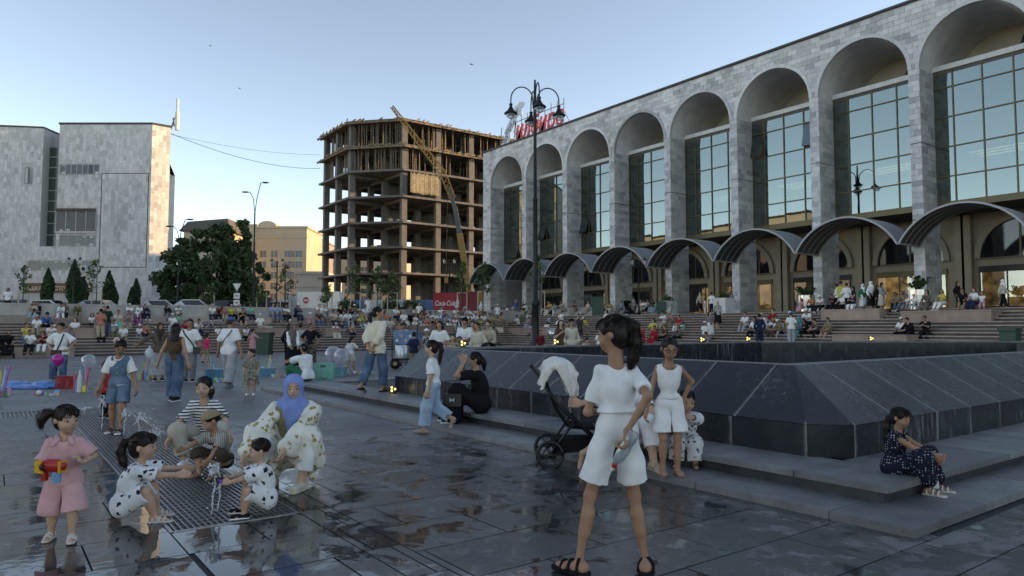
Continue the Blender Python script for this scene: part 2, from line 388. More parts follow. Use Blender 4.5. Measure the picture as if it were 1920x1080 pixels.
fo = thing('fountain', 'wide black granite fountain basin with sloping panelled sides and two grey steps', 'fountain', (17, 9, 0))
def FB(): return MB()
def fbuild(mb, name, m, par=None, **k):
    mb.v = [(x-17, y-9, z) for x, y, z in mb.v]; return mb.build(name, m, par or fo, **k)
FLO, FHI = (5.0, 2.27, 29.6, 16.3), (5.5, 2.68, 29.3, 15.9)
# lower and upper step: cores, then the edge slabs one by one
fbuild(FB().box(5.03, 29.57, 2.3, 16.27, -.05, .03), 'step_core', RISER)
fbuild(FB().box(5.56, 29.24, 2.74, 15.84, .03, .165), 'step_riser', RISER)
def slabs(rect, wid, z0, z1, ln):
    a0, b0, a1, b1 = rect
    def sl(x0, x1, y0, y1): fbuild(FB().box(x0+.004, x1-.004, y0+.004, y1-.004, z0, z1+random.random()*.003), 'step_slab', STEP)
    n = int((b1-b0-wid)/ln)
    for i in range(n): y = b0+wid+(b1-b0-wid)*i/n; sl(a0, a0+wid, y, y+(b1-b0-wid)/n)
    n = int((a1-a0)/ln)
    for i in range(n): x = a0+(a1-a0)*i/n; sl(x, x+(a1-a0)/n, b0, b0+wid)
slabs(FLO, .6, .0, .06, 1.15); slabs(FHI, .78, .15, .2, 1.15)
fbuild(FB().box(6.2, 29, 15.2, 15.9, .15, .2), 'step_slab', STEP); 
# panels
WZ = .5; TZ = 1.0
faces = [((6.2, 3.75), (6.2, 12.1), (6.95, 4.33), (6.95, 12.4), .82), ((6.5, 3.46), (6.2, 3.75), (6.95, 4.33), None, 9),
         ((26, 3.46), (6.5, 3.46), (25, 4.33), (6.95, 4.33), .86), ((6.2, 12.1), (7.9, 13.7), (6.95, 12.4), None, 9),
         ((7.9, 13.7), (19, 13.7), (6.95, 12.4), (18.5, 12.8), 3), ((19, 13.7), (26, 8.9), (18.5, 12.8), (25, 8.3), 3), ((26, 8.9), (26, 3.46), (25, 8.3), (25, 4.33), 3)]
for B0, B1, T0, T1, pw in faces:
    B0, B1, T0 = Vector((*B0, WZ)), Vector((*B1, WZ)), Vector((*T0, TZ)); T1 = Vector((*T1, TZ)) if T1 else T0
    s = (B1-B0).normalized(); up = (T0-B0) - s*(T0-B0).dot(s); hh = up.length; up.normalize(); nn = s.cross(up)
    if nn.z < 0: nn = -nn
    q = [(0, 0), ((B1-B0).length, 0), ((T1-B0).dot(s), (T1-B0).dot(up)), ((T0-B0).dot(s), (T0-B0).dot(up))]
    lo, hi = min(p[0] for p in q), max(p[0] for p in q); n = max(1, round((hi-lo)/pw))
    for i in range(n):
        x0, x1 = lo+(hi-lo)*i/n+.006, lo+(hi-lo)*(i+1)/n-.006
        p = clip_line(clip_line(q, (x0, 0), (1, 0)), (x1, 0), (-1, 0))
        if len(p) < 3: continue
        pr = .004*random.random()
        f = [B0 + s*a + up*b + nn*pr for a, b in p]; bk = [v - nn*.04 for v in f]; m = len(f)
        fbuild(FB().add(f+bk, [tuple(range(m)), tuple(range(2*m-1, m-1, -1))] + [(j, m+j, m+(j+1) % m, (j+1) % m) for j in range(m)]), 'slope_panel', BGY if abs(s.y) > .9 else BGX if abs(s.x) > .9 else BG)
    L_ = (B1-B0).length; n = max(1, round(L_/pw)); out = Vector((nn.x, nn.y, 0)).normalized()
    for i in range(n):
        p0 = B0 + s*(L_*i/n+.004); p1 = B0 + s*(L_*(i+1)/n-.004); mb = FB(); pr = random.random()*.004
        c = [p0+out*pr, p1+out*pr, p1-out*.05, p0-out*.05]
        mb.add([(v.x, v.y, .19) for v in c] + [(v.x, v.y, WZ-.006) for v in c], [(0,3,2,1),(4,5,6,7),(0,1,5,4),(1,2,6,5),(2,3,7,6),(3,0,4,7)])
        fbuild(mb, 'wall_panel', BGY if abs(s.y) > .9 else BGX if abs(s.x) > .9 else BG)
# rim, inner wall and water
T = [(6.95, 4.33), (6.95, 12.4), (18.5, 12.8), (25, 8.3), (25, 4.33)]
I = [(7.2, 4.58), (7.2, 12.15), (18.4, 12.52), (24.75, 8.15), (24.75, 4.58)]
rim = FB(); wl = FB()
for i in range(5):
    j = (i+1) % 5
    rim.add([(*T[i], TZ+.004), (*T[j], TZ+.004), (*I[j], TZ+.004), (*I[i], TZ+.004), (*T[i], TZ-.04), (*T[j], TZ-.04), (*I[j], TZ-.04), (*I[i], TZ-.04)], [(0,1,2,3),(4,7,6,5),(0,4,5,1),(2,6,7,3),(1,5,6,2),(3,7,4,0)])
    wl.add([(*I[i], TZ-.03), (*I[j], TZ-.03), (*I[j], .3), (*I[i], .3)], [(0,1,2,3)])
fbuild(rim, 'rim', mat('rim stone', (.16, .165, .17), .5, scale=3, var=.3)); fbuild(wl, 'inner_wall', BG)  # edge highlight put into the rim's colour as a lighter grey
fbuild(FB().add([(*T[i], .3) for i in range(5)], [(0,1,2,3,4)]), 'basin_floor', RISER)
m_water = mat('pool water', (.02, .03, .033), .06, var=0, bump=.12, bscale=5, spec=.8)
wt = FB().add([(*I[i], .42) for i in range(5)], [(0,1,2,3,4)]); wt = fbuild(wt, 'water', m_water)
fbuild(FB().box(10.2, 16.5, 8.5, 10.2, .3, .52), 'basin_block', BG)
# rim lamps
lampm = None
for k, (px, py) in enumerate(((868, 655), (1042, 651), (1190, 646), (1316, 643), (1402, 641), (1633, 642), (737, 728))):
    if k < 6:
        p = None
        for (x0, y0), (x1, y1) in (((7.1, 12.3), (18.45, 12.66)), ((18.45, 12.66), (24.9, 8.22))):
            d = ray(px, 640); A = np.array([[d.x, x0-x1], [d.y, y0-y1]]); s_, u_ = np.linalg.solve(A, [x0, y0])
            if 0 <= u_ <= 1 and p is None: p = Vector((x0+(x1-x0)*u_, y0+(y1-y0)*u_, TZ+.004))
        if p is None: p = Vector((7.1, 12.3, TZ+.004))
    else: p = G(px, 738, .2)
    lt = thing('fountain_lamp', ['small lit lamp on the far fountain rim nearest the ice cream cart', 'lit rim lamp to the right of the tall lamp post', 'lit rim lamp half hidden behind the ponytail of the tall girl',
        'lit rim lamp just right of the head of the girl in glasses', 'second lit rim lamp right of the girl in glasses', 'rightmost lit lamp on the far fountain rim', 'lit lamp at the foot of the near left fountain corner'][k], 'lamp', p, PHI, 'small lamps lighting the fountain')
    MB().lathe([(.06, 0), (.06, .02), (.02, .03), (.02, .06)], n=10).build('base', m_black, lt)
    for i in range(3):
        a = i*2.1
        MB().ball((.04*math.cos(a), -.03, .085+.035*math.sin(a)), (.02, .02, .02), 10, 6).build('lens', m_led, lt, smooth=True)
    MB().box(-.06, .06, -.012, .02, .05, .14).build('bracket', m_black, lt)

# ================================================================== stairs and terrace
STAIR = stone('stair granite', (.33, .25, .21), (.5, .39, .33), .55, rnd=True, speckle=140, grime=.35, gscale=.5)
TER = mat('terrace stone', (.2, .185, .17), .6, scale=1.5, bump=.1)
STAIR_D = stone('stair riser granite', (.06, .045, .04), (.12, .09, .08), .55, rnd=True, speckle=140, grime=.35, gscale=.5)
st = thing('granite_stairs', 'broad reddish granite stairs around two sides of the plaza', 'stairs', (30, 41, 0))
RS, TR, NL, NR = 2.3/15, .4, 11, 15
for k in range(NR):
    mb = MB(); rs_ = MB(); z0, z1 = k*RS, (k+1)*RS; a = 30+TR*k; b = 41+TR*k; bt = min(b, 47.6)
    def sbx(x0, x1, y0, y1):
        rs_.box(x0-30, x1-30, y0-41, y1-41, z0, z1-.046)
        mb.box(x0-30-.03, x1-30, y0-41-.03, y1-41, z1-.045, z1)
    if k < NL: sbx(a, 37, -40, b); sbx(-45, 37, b, 47.6)
    else: sbx(a, 37, -40, 47.6)
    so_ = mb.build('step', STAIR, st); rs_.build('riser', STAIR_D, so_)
ZL = NL*RS
tag(MB().box(36.05, 46, -60, 47.7, 0, 2.302).build('terrace', TER), kind='structure')
tag(MB().box(36.05, 46, 47.7, 62, 0, 2.296).build('terrace_far', TER), kind='structure')
CONC = mat('wall concrete stone', (.42, .4, .37), .7, scale=1.2, var=.2, bump=.15, bscale=30)
# retaining wall at the back of the left stairs, in panels with a coping and a seat ledge
rw = thing('retaining_wall', 'long pale stone retaining wall with a seat ledge behind the left stairs', 'wall', (0, 47.6, ZL))
x = -45
while x < 36:
    L_ = min(3.2, 36-x)
    MB().box(x+.006, x+L_-.006, 0, .5, 0, 1.0).build('wall_panel', CONC, rw)
    MB().box(x+.006, x+L_-.006, -.02, .55, 1.004, 1.09).build('coping_slab', CONC, rw)
    MB().box(x+.006, x+L_-.006, -.55, -.004, 0, .42).build('seat_ledge', STAIR, rw)
    x += L_
# granite blocks on the stairs that people sit on
blk = stone('bench granite', (.28, .185, .15), (.44, .31, .25), .5, rnd=True, speckle=160, grime=.3)
def bench(px0, px1, k, label, side='L', h=.46, dpt=1.2):
    z = (k+1)*RS if k >= 0 else 0
    if side == 'L':
        b = 41+TR*max(k, 0)-(.0 if k >= 0 else .5); f = lambda px: ray(px, 640)
        a0 = (lambda d: d.x/d.y*b)(f(px0)); a1 = (lambda d: d.x/d.y*b)(f(px1)); t = thing('stone_bench', label, 'bench', ((a0+a1)/2, b+.02, z), 0, 'granite blocks on the stairs'); w_ = a1-a0
        MB().box(-w_/2, w_/2, 0, dpt, .004, h-.06).build('base', blk, t); MB().box(-w_/2-.02, w_/2+.02, -.03, dpt+.02, h-.056, h).build('seat_slab', blk, t)
    else:
        a = 30+TR*k; f = lambda px: ray(px, 640)
        b0 = (lambda d: d.y/d.x*a)(f(px1)); b1 = (lambda d: d.y/d.x*a)(f(px0)); t = thing('stone_bench', label, 'bench', (a+.02, (b0+b1)/2, z), 0, 'granite blocks on the stairs'); w_ = b1-b0
        MB().box(0, dpt, -w_/2, w_/2, .004, h-.06).build('base', blk, t); MB().box(-.03, dpt+.02, -w_/2-.02, w_/2+.02, h-.056, h).build('seat_slab', blk, t)
bench(2, 140, -1, 'low granite bench block at the foot of the left stairs beside the parked stroller', h=.45, dpt=.5)
bench(75, 180, 5, 'granite bench block behind the woman with hands on hips', h=.5)
bench(100, 152, 9, 'short granite bench block against the retaining wall near the cypress trees', h=.4)
bench(440, 590, 5, 'granite bench block in the left stairs behind the green litter bin', h=.5)
bench(612, 640, 5, 'short granite bench block left of the woman in the cream shirt', h=.5)
bench(770, 850, 6, 'granite bench block above the ice cream cart', h=.5)
bench(1540, 1650, 11, 'granite bench block below the large metal planter', 'R', h=.5)
bench(1690, 1860, 10, 'red granite bench block on the stairs at far right', 'R', h=.5)
bench(1560, 1700, 3, 'low granite bench block under the boys in black on the right stairs', 'R', h=.5)
bench(930, 1090, 5, 'granite bench block in the right stairs beside the tall lamp post', 'R', h=.5)
# street level behind the stairs
tag(MB().box(-400, 300, 48.1, 330, 0, 2.2).build('street', m_asphalt), kind='structure')
tag(MB().box(-400, 36, 48.2, 54, 2.2, 2.32).build('pavement', TER), kind='structure')
tag(MB().box(62, 300, -80, 48, 0, 2.2).build('yard', m_asphalt), kind='structure')
# ================================================================== arcade building
TH, THr = stone('facade stone', (.4, .4, .405), (.74, .735, .725), .6, speckle=40, grime=.3, gscale=.25, streak=1), stone('facade stone tile', (.4, .4, .405), (.74, .735, .725), .6, rnd=True, speckle=40, grime=.3, gscale=.25, streak=1)
m_back = mat('facade mortar', (.36, .36, .36), .8, scale=2)
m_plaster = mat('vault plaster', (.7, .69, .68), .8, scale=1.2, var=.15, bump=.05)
m_lun = mat('lunette plaster', (.55, .5, .43), .8, scale=1, var=.1)
m_beige = mat('beige plaster', (.36, .305, .225), .8, scale=1, var=.1, bump=.05)
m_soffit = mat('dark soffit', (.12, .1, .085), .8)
m_brass = mat('brass mullion', (.13, .105, .06), .45, .5, var=.15)
m_white = mat('white beam', (.62, .62, .6), .6, scale=3)
m_roof = mat('roof edge metal', (.06, .055, .055), .6, .3)
def glass_mat(name, tint, refl, see=.35):
    if name in _M: return _M[name]
    m, t, b, N = nodes(name); t.nodes.remove(b); L = t.links.new; out = t.nodes['Material Output']
    gl_ = N('ShaderNodeBsdfGlossy', i_Roughness=.012); gl_.inputs['Color'].default_value = c4(refl)
    tr = N('ShaderNodeBsdfTransparent'); tr.inputs['Color'].default_value = c4(tint)
    fr_ = N('ShaderNodeFresnel', i_IOR=1.6); mr = N('ShaderNodeMapRange', i_From_Min=.05, i_From_Max=.8, i_To_Min=1-see, i_To_Max=1.0); L(fr_.outputs[0], mr.inputs[0])
    nz = N('ShaderNodeTexNoise', i_Scale=.7, i_Detail=2); tc = N('ShaderNodeNewGeometry'); L(tc.outputs['Position'], nz.inputs['Vector'])
    bp = N('ShaderNodeBump', i_Strength=.02, i_Distance=.05); L(nz.outputs[0], bp.inputs['Height']); L(bp.outputs[0], gl_.inputs['Normal'])
    mx = N('ShaderNodeMixShader'); L(mr.outputs[0], mx.inputs[0]); L(tr.outputs[0], mx.inputs[1]); L(gl_.outputs[0], mx.inputs[2]); L(mx.outputs[0], out.inputs['Surface'])
    _M[name] = m; return m
m_glass = glass_mat('solar glass', (.25, .3, .3), (.29, .34, .315))
m_shop = glass_mat('shop glass', (.55, .55, .55), (.4, .42, .42), .7)
m_dglass = mat('dark glass', (.012, .014, .016), .06, var=0, spec=.8)
A0 = 40.0; PER, OPN = 5.8, 5.23; BK = lambda k: 17.75+PER*k; ZP, ZS, RAD, ZR = 2.3, 15.42, OPN/2, 19.15
K0, K1 = -2, 6; BE = 59.1; BN = -62.0
ar = thing('arcade_building', 'long grey stone arcade building with tall arches and mirrored windows', 'building', (A0, 20, ZP))
def ab(mb, name, m, par=None, **k):
    if par is None: mb.v = [(x-A0, y-20, z-ZP) for x, y, z in mb.v]
    return mb.build(name, m, par or ar, **k)
def av(x, y, z): return Vector((x-A0, y-20, z-ZP))
# core mass: roof, rear and the plain run of the building that continues out of the picture on the right
ab(MB().box(46, 66, BN, BE-.05, 0, ZR-.4), 'body', m_back)
ab(MB().box(A0+.03, 45.9, BN, BK(K0)-PER*.0, 0, ZR-.02), 'side_wing', m_back)
ab(MB().box(A0-.12, 66.3, BN, BE+.12, ZR, ZR+.14), 'roof_edge', m_roof)
ab(MB().box(A0+.035, 45.9, BK(K1)+OPN, BE, 0, ZR-.03), 'end_wall', m_back)
front = MB(); sof = MB(); NA = 24
for k in range(K0, K1+1):
    b0 = BK(k); c = b0+RAD
    arc = [(c-RAD*math.cos(math.pi*i/NA), ZS+RAD*math.sin(math.pi*i/NA)) for i in range(NA+1)]
    for i in range(NA):
        (y0, z0), (y1, z1) = arc[i], arc[i+1]
        front.add([(A0+.03, y0, z0), (A0+.03, y1, z1), (A0+.03, y1, ZR-.02), (A0+.03, y0, ZR-.02)], [(0,1,2,3)])
        sof.add([(A0+.0, y0, z0), (A0+.0, y1, z1), (45, y1, z1), (45, y0, z0)], [(0,1,2,3)])
    front.add([(A0+.03, b0+OPN, ZS), (A0+.03, b0+PER, ZS), (A0+.03, b0+PER, ZR-.02), (A0+.03, b0+OPN, ZR-.02)], [(0,1,2,3)])
    # pillar
    ab(MB().box(A0+.03, 41.95, b0+OPN+.03, b0+PER-.03, 0, ZS+.02), 'pillar', m_back)
    # ring of trim round the arch
    rg = MB(); ro = RAD+.2
    for i in range(NA):
        t0, t1 = math.pi*i/NA, math.pi*(i+1)/NA
        P = lambda r, t, a: (a, c-r*math.cos(t), ZS+r*math.sin(t))
        rg.add([P(RAD-.004, t0, A0-.03), P(RAD-.004, t1, A0-.03), P(ro, t1, A0-.03), P(ro, t0, A0-.03), P(RAD-.004, t0, A0+.2), P(RAD-.004, t1, A0+.2), P(ro, t1, A0+.02), P(ro, t0, A0+.02)],
               [(0,1,2,3), (0,4,5,1), (3,2,6,7)])
    ab(rg, 'arch_trim', THr)
    # lunette wall at the back of the vault, floor of the vault, header beam
    lun = [(y, z) for y, z in arc]; ab(MB().prism([(y, z) for y, z in lun], 'x', 44.9, 45.1), 'lunette_wall', m_lun)
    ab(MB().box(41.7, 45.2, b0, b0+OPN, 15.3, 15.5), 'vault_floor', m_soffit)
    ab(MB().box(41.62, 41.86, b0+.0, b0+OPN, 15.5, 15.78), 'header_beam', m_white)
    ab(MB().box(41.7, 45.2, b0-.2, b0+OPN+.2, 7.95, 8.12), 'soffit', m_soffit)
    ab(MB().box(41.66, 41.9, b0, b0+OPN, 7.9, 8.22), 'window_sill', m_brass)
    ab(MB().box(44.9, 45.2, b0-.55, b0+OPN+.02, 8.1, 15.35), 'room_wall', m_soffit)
    # lattice lamp frame standing in the vault
    if k >= -1:
        tr_ = MB(); y = c-1.2
        for s in (-.22, .22):
            for u in (-.1, .1): tr_.beam(av(42.8+u, y+s, 15.5), av(43.5+u, y+s*.8-.4, 17.4), .05)
        for i in range(7):
            f0, f1 = i/7, (i+1)/7; q = lambda f, s: av(42.7+.7*f, y+s-.4*f, 15.5+1.9*f)
            tr_.beam(q(f0, -.22), q(f1, .2), .04); tr_.beam(q(f0, .22), q(f1, -.2), .04)
        ab(tr_, 'lattice_frame', m_black, ar) if False else tr_.build('lattice_frame', m_black, ar)
        MB().box(*(44.6-A0, 44.88-A0), c+.3-20, c+1.2-20, 15.5-ZP, 15.9-ZP).build('vent_box', m_black, ar)
    # window: mullions, then the panes one by one
    cols = [0, .95, .95+1.427, .95+2.853, OPN]; rows = [8.22, 9.62, 11.24, 12.88, 14.52, 15.5]
    mu = MB()
    for cx in cols: mu.box(41.66, 41.8, b0+OPN-cx-.03, b0+OPN-cx+.03, 8.22, 15.5)
    for rz_ in rows: mu.box(41.655, 41.79, b0, b0+OPN, rz_-.03, rz_+.03)
    ab(mu, 'mullions', m_brass)
    if k >= -1:
        for i in range(4):
            for j in range(5):
                y1, y0 = b0+OPN-cols[i]-.03, b0+OPN-cols[i+1]+.03; z0, z1 = rows[j]+.03, rows[j+1]-.03
                pm = MB().box(-.008, .008, -(y1-y0)/2, (y1-y0)/2, -(z1-z0), 0)
                o = pm.build('pane', m_glass, ar); o.location = av(41.73, (y0+y1)/2, z1)
                o.rotation_euler = (0, R(random.uniform(-.25, .25)), R(random.uniform(-.22, .22)))
                if (k, i, j) in ((1, 0, 3), (1, 3, 3), (4, 0, 1), (6, 1, 0), (5, 0, 1)): o.rotation_euler = (0, R(14), 0)
    else: ab(MB().box(41.72, 41.74, b0, b0+OPN, 8.2, 15.5), 'pane', m_glass)
    if k <= 2 and k >= -1:
        for i in range(3):
            m_tube = mat('fluorescent tube', (.9, .9, .9), .5, var=0, emit=(1, .98, .95), es=4)
            ab(MB().box(42.6+i*.7, 42.68+i*.7, b0+.9+i*.2, b0+3.9, 10.9, 10.94), 'ceiling_tube', m_tube)
ab(front, 'front_wall', m_back); ab(sof, 'vault', m_plaster, smooth=True)
# stone facing
mbT = MB(); big = []
def arch_holes(poly):
    cy = sum(p[0] for p in poly)/4 ; cz = sum(p[1] for p in poly)/4
    y = cy + YB; z = cz + ZB
    k = math.floor((y-BK(0))/PER+1e-9)
    for kk in (k-1, k, k+1):
        if kk < K0 or kk > K1: continue
        b0 = BK(kk)
        if cz + ZB < ZS:
            ys = [p[0]+YB for p in poly]
            if max(ys) > b0 and min(ys) < b0+OPN:
                q1 = clip_line(poly, (b0-YB, 0), (-1, 0)); q2 = clip_line(poly, (b0+OPN-YB, 0), (1, 0))
                ar_ = lambda q: (max(p[0] for p in q)-min(p[0] for p in q)) if len(q) > 2 else 0
                poly = q1 if ar_(q1) > ar_(q2) else q2
                if ar_(poly) < .03: return None
        else:
            c0, c1 = b0+RAD-YB, ZS-ZB; rr = RAD+.2
            dmin = min(math.hypot(p[0]-c0, p[1]-c1) for p in poly)
            if max(math.hypot(p[0]-c0, p[1]-c1) for p in poly) <= rr: return None
            if dmin < rr:
                cx = sum(p[0] for p in poly)/len(poly); cz2 = sum(p[1] for p in poly)/len(poly)
                d = math.hypot(cx-c0, cz2-c1); n = ((cx-c0)/d, (cz2-c1)/d)
                poly = clip_line(poly, (c0+n[0]*rr, c1+n[1]*rr), n)
                if len(poly) < 3: return None
    return poly
YB, ZB = BK(-1)-1, ZP
tile_wall(mbT, (A0, YB, ZB), (0, 1, 0), (0, 0, 1), (-1, 0, 0), BE-YB, ZR-ZB-.02, .62, .305, arch_holes, gap=.013, deep=.03, uneven=.008, big=big, jitter=.4)
# reveals that face the camera, and the end of the building
for k in range(-1, K1+1):
    tile_wall(mbT, (A0, BK(k)+OPN, ZP), (1, 0, 0), (0, 0, 1), (0, -1, 0), 1.92, ZS-ZP, .64, .305, None, gap=.013, deep=.028, uneven=.008, jitter=.4)
tile_wall(mbT, (A0, BE, ZP), (1, 0, 0), (0, 0, 1), (0, 1, 0), 6, ZR-ZP-.05, .62, .305, None, deep=.03, uneven=.006, jitter=.4)
mb2 = mbT; mb2.v = [(x-A0, y-20, z-ZP) for x, y, z in mb2.v]
big = [(av(*c), a, b, d) for c, a, b, d in big]
big_tiles(big, ar, THr, None, mb2, (0, 1, 0), (0, 0, 1), (-1, 0, 0), 'facing_tile', 300, key=lambda t: t[0].y)
mb2.build('facing_tiles', TH, ar, tone=True, kind='stuff')
# string joints across the pillars (wider dark joints seen in the stone)
for z in (7.2, 11.35):
    j = MB()
    for k in range(-1, K1+1):
        j.box(A0-.014, A0+.02, BK(k)+OPN-.012, BK(k)+PER, z-.02, z+.02); j.box(A0-.01, 41.9, BK(k)+OPN-.0135, BK(k)+OPN+.02, z-.02, z+.02)
    ab(j, 'string_joint', m_joint)
# ---- ground floor: back wall with lunettes and shop windows
bw = ab(MB().box(45.5, 45.9, BN, BE, ZP, 8.05), 'ground_floor_wall', m_beige)
def warm_room(name, col, s):
    if name in _M: return _M[name]
    m, t, b, N = nodes(name); L = t.links.new
    v = N('ShaderNodeTexVoronoi', i_Scale=2.6); p = N('ShaderNodeTexCoord'); L(p.outputs['Object'], v.inputs['Vector'])
    nz = N('ShaderNodeTexNoise', i_Scale=1.6, i_Detail=6); L(p.outputs['Object'], nz.inputs['Vector'])
    rp = ramp(N, [(.3, (.02, .015, .01)), (.5, [c*.45 for c in col]), (.75, col)]); L(nz.outputs[0], rp.inputs[0])
    L(rp.outputs[0], b.inputs['Base Color']); L(rp.outputs[0], b.inputs['Emission Color']); b.inputs['Emission Strength'].default_value = s
    _M[name] = m; return m
for k in range(-1, K1+1):
    b0 = BK(k)+.1; w_ = OPN-.2; c = b0+w_/2
    # pilasters and rib arch
    for y in (b0-.35, b0+w_+.05): ab(MB().box(45.05, 45.5, y-.25, y+.25, ZP, 7.9), 'pilaster', m_beige)
    rr = 1.95; arc = [(c-rr*math.cos(math.pi*i/16), 5.35+rr*1.08*math.sin(math.pi*i/16)) for i in range(17)]
    lu = ab(MB().prism(arc, 'x', 45.44, 45.48), 'lunette_window', m_dglass)
    mm_ = MB(); mm_.box(45.38, 45.45, c-.05, c+.05, 5.35, 7.4); mm_.box(45.39, 45.45, c-rr, c+rr, 5.3, 5.38)
    mm_.box(45.38, 45.44, c-1.05, c-.98, 5.35, 7.1)
    ab(mm_, 'lunette_frame', m_brass)
    ra = MB()
    for i in range(16):
        t0, t1 = math.pi*i/16, math.pi*(i+1)/16; P = lambda r, t, a: (a, c-r*math.cos(t), 5.35+r*1.08*math.sin(t))
        ra.add([P(rr, t0, 45.25), P(rr, t1, 45.25), P(rr+.3, t1, 45.25), P(rr+.3, t0, 45.25), P(rr, t0, 45.5), P(rr, t1, 45.5), P(rr+.3, t1, 45.5), P(rr+.3, t0, 45.5)], [(0,1,2,3),(0,4,5,1),(3,2,6,7)])
    ab(ra, 'rib_arch', m_beige)
    ab(MB().box(45.46, 45.49, b0+.5, b0+w_-.5, ZP+.05, 4.55), 'shop_room', warm_room('room %d' % (k % 3), ((.95, .72, .36), (.5, .38, .2), (.8, .6, .32))[k % 3], (.55, .12, .35)[k % 3]))
    for i in range(3):
        y0 = b0+.5+(w_-1)*i/3; ab(MB().box(45.36, 45.38, y0+.03, y0+(w_-1)/3-.03, ZP+.35, 4.55), 'shop_pane', m_shop)
    fr_ = MB()
    for i in range(4): y0 = b0+.5+(w_-1)*i/3; fr_.box(45.34, 45.42, y0-.035, y0+.035, ZP, 4.6)
    fr_.box(45.33, 45.43, b0+.45, b0+w_-.45, 4.55, 4.9); fr_.box(45.33, 45.43, b0+.45, b0+w_-.45, ZP, ZP+.34)
    ab(fr_, 'shop_frame', m_black if k % 2 else m_brass)
# ---- barrel canopies: one thing per bay
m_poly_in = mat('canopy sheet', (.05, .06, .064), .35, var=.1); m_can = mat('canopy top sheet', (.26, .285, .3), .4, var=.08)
m_rib = mat('canopy rib', (.34, .35, .35), .5, .2)
CN = ['nearest barrel canopy at the right edge of the picture', 'barrel canopy over the group with the police vest', 'barrel canopy third from the right edge', 'barrel canopy fourth from the right edge', 'barrel canopy above the classic lamp with two lanterns',
      'barrel canopy just right of the tall lamp post', 'barrel canopy half behind the tall lamp post', 'farthest barrel canopy next to the red banner']
for n_, k in enumerate(range(-1, K1+1)):
    ce = BK(k)+RAD; cn = thing('barrel_canopy', 'grey ' + CN[n_], 'canopy', (A0, ce, 5.75), 0, 'barrel canopies along the arcade')
    hs, ri = 2.86, 1.72; Rr = (hs*hs+ri*ri)/(2*ri); ta = math.asin(hs/Rr); NS = 20
    def P(a, i, r=0.0, a_=None): t = -ta+2*ta*i/NS; return (a, (Rr+r)*math.sin(t), (Rr+r)*math.cos(t)-(Rr-ri))
    xs = [-2.35, -1.77, -1.18, -.6, -.03]
    for j in range(4):
        ins = MB(); x0, x1 = xs[j]+.02, xs[j+1]-.02
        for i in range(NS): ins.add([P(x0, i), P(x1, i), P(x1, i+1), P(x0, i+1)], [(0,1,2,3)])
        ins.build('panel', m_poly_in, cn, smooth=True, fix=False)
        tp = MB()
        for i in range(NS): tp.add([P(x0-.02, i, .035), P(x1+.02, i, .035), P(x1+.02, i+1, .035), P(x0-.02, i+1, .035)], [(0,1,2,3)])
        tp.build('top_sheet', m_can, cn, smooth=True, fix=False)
    for j, x0 in enumerate(xs):
        rb = MB(); wd = .07 if j in (0, 4) else .04; dp = .1 if j in (0, 4) else .05
        for i in range(NS):
            q = [P(x0-wd/2, i, -dp/2), P(x0+wd/2, i, -dp/2), P(x0+wd/2, i+1, -dp/2), P(x0-wd/2, i+1, -dp/2), P(x0-wd/2, i, .045), P(x0+wd/2, i, .045), P(x0+wd/2, i+1, .045), P(x0-wd/2, i+1, .045)]
            rb.add(q, [(0,3,2,1),(4,5,6,7),(0,1,5,4),(1,2,6,5),(2,3,7,6),(3,0,4,7)])
        rb.build('rib', m_rib, cn)
    for i in (0, NS):
        p, q = P(xs[0], i), P(xs[-1], i); MB().beam(p, q, .08, .08).build('edge_beam', m_rib, cn)
# ---- rooftop sign
sg_red = mat('sign red', (.42, .03, .035), .4, var=.1); sg_grey = mat('sign grey steel', (.4, .42, .43), .45, .4)
sgp = lambda px, z: (lambda d: Vector((41.2, d.y/d.x*41.2, z)))(ray(px, 300))
p0 = sgp(966, ZR+.5); p1 = sgp(1056, ZR+.5)
sg = thing('rooftop_letters', 'red cursive letters on a wire frame on the arcade roof', 'sign', (41.2, p0.y, ZR+.14))
tx = bpy.data.curves.new('letters', 'FONT'); tx.body = 'илбирс'; tx.extrude = .06; tx.size = 3.2; tx.shear = .25; tx.offset = .02
to = bpy.data.objects.new('letters', tx); COL.objects.link(to); bpy.context.view_layer.update()
dg = bpy.context.evaluated_depsgraph_get(); me = bpy.data.meshes.new_from_object(to.evaluated_get(dg)); bpy.data.objects.remove(to)
xs_ = [v.co.x for v in me.vertices]; wd = (max(xs_)-min(xs_)) or 1; sc_ = (p0.y-p1.y)/wd
me.materials.clear(); me.materials.append(sg_red)
o = link('letters', me, sg); o.rotation_euler = (R(90), 0, R(-90)); o.scale = (sc_, .8, 1); o.location = (0, -min(xs_)*-sc_*0, .55)
fr_ = MB(); n = 9
for i in range(n):
    y = -(p0.y-p1.y)*i/(n-1); fr_.beam((.1, y, 0), (.1, y, 2.9), .05); fr_.beam((.1, y, 1.8), (1.4, y, 0), .04)
for z in (.45, 1.4, 2.4): fr_.beam((.1, 0, z), (.1, -(p0.y-p1.y), z), .05)
fr_.build('wire_frame', m_black, sg)
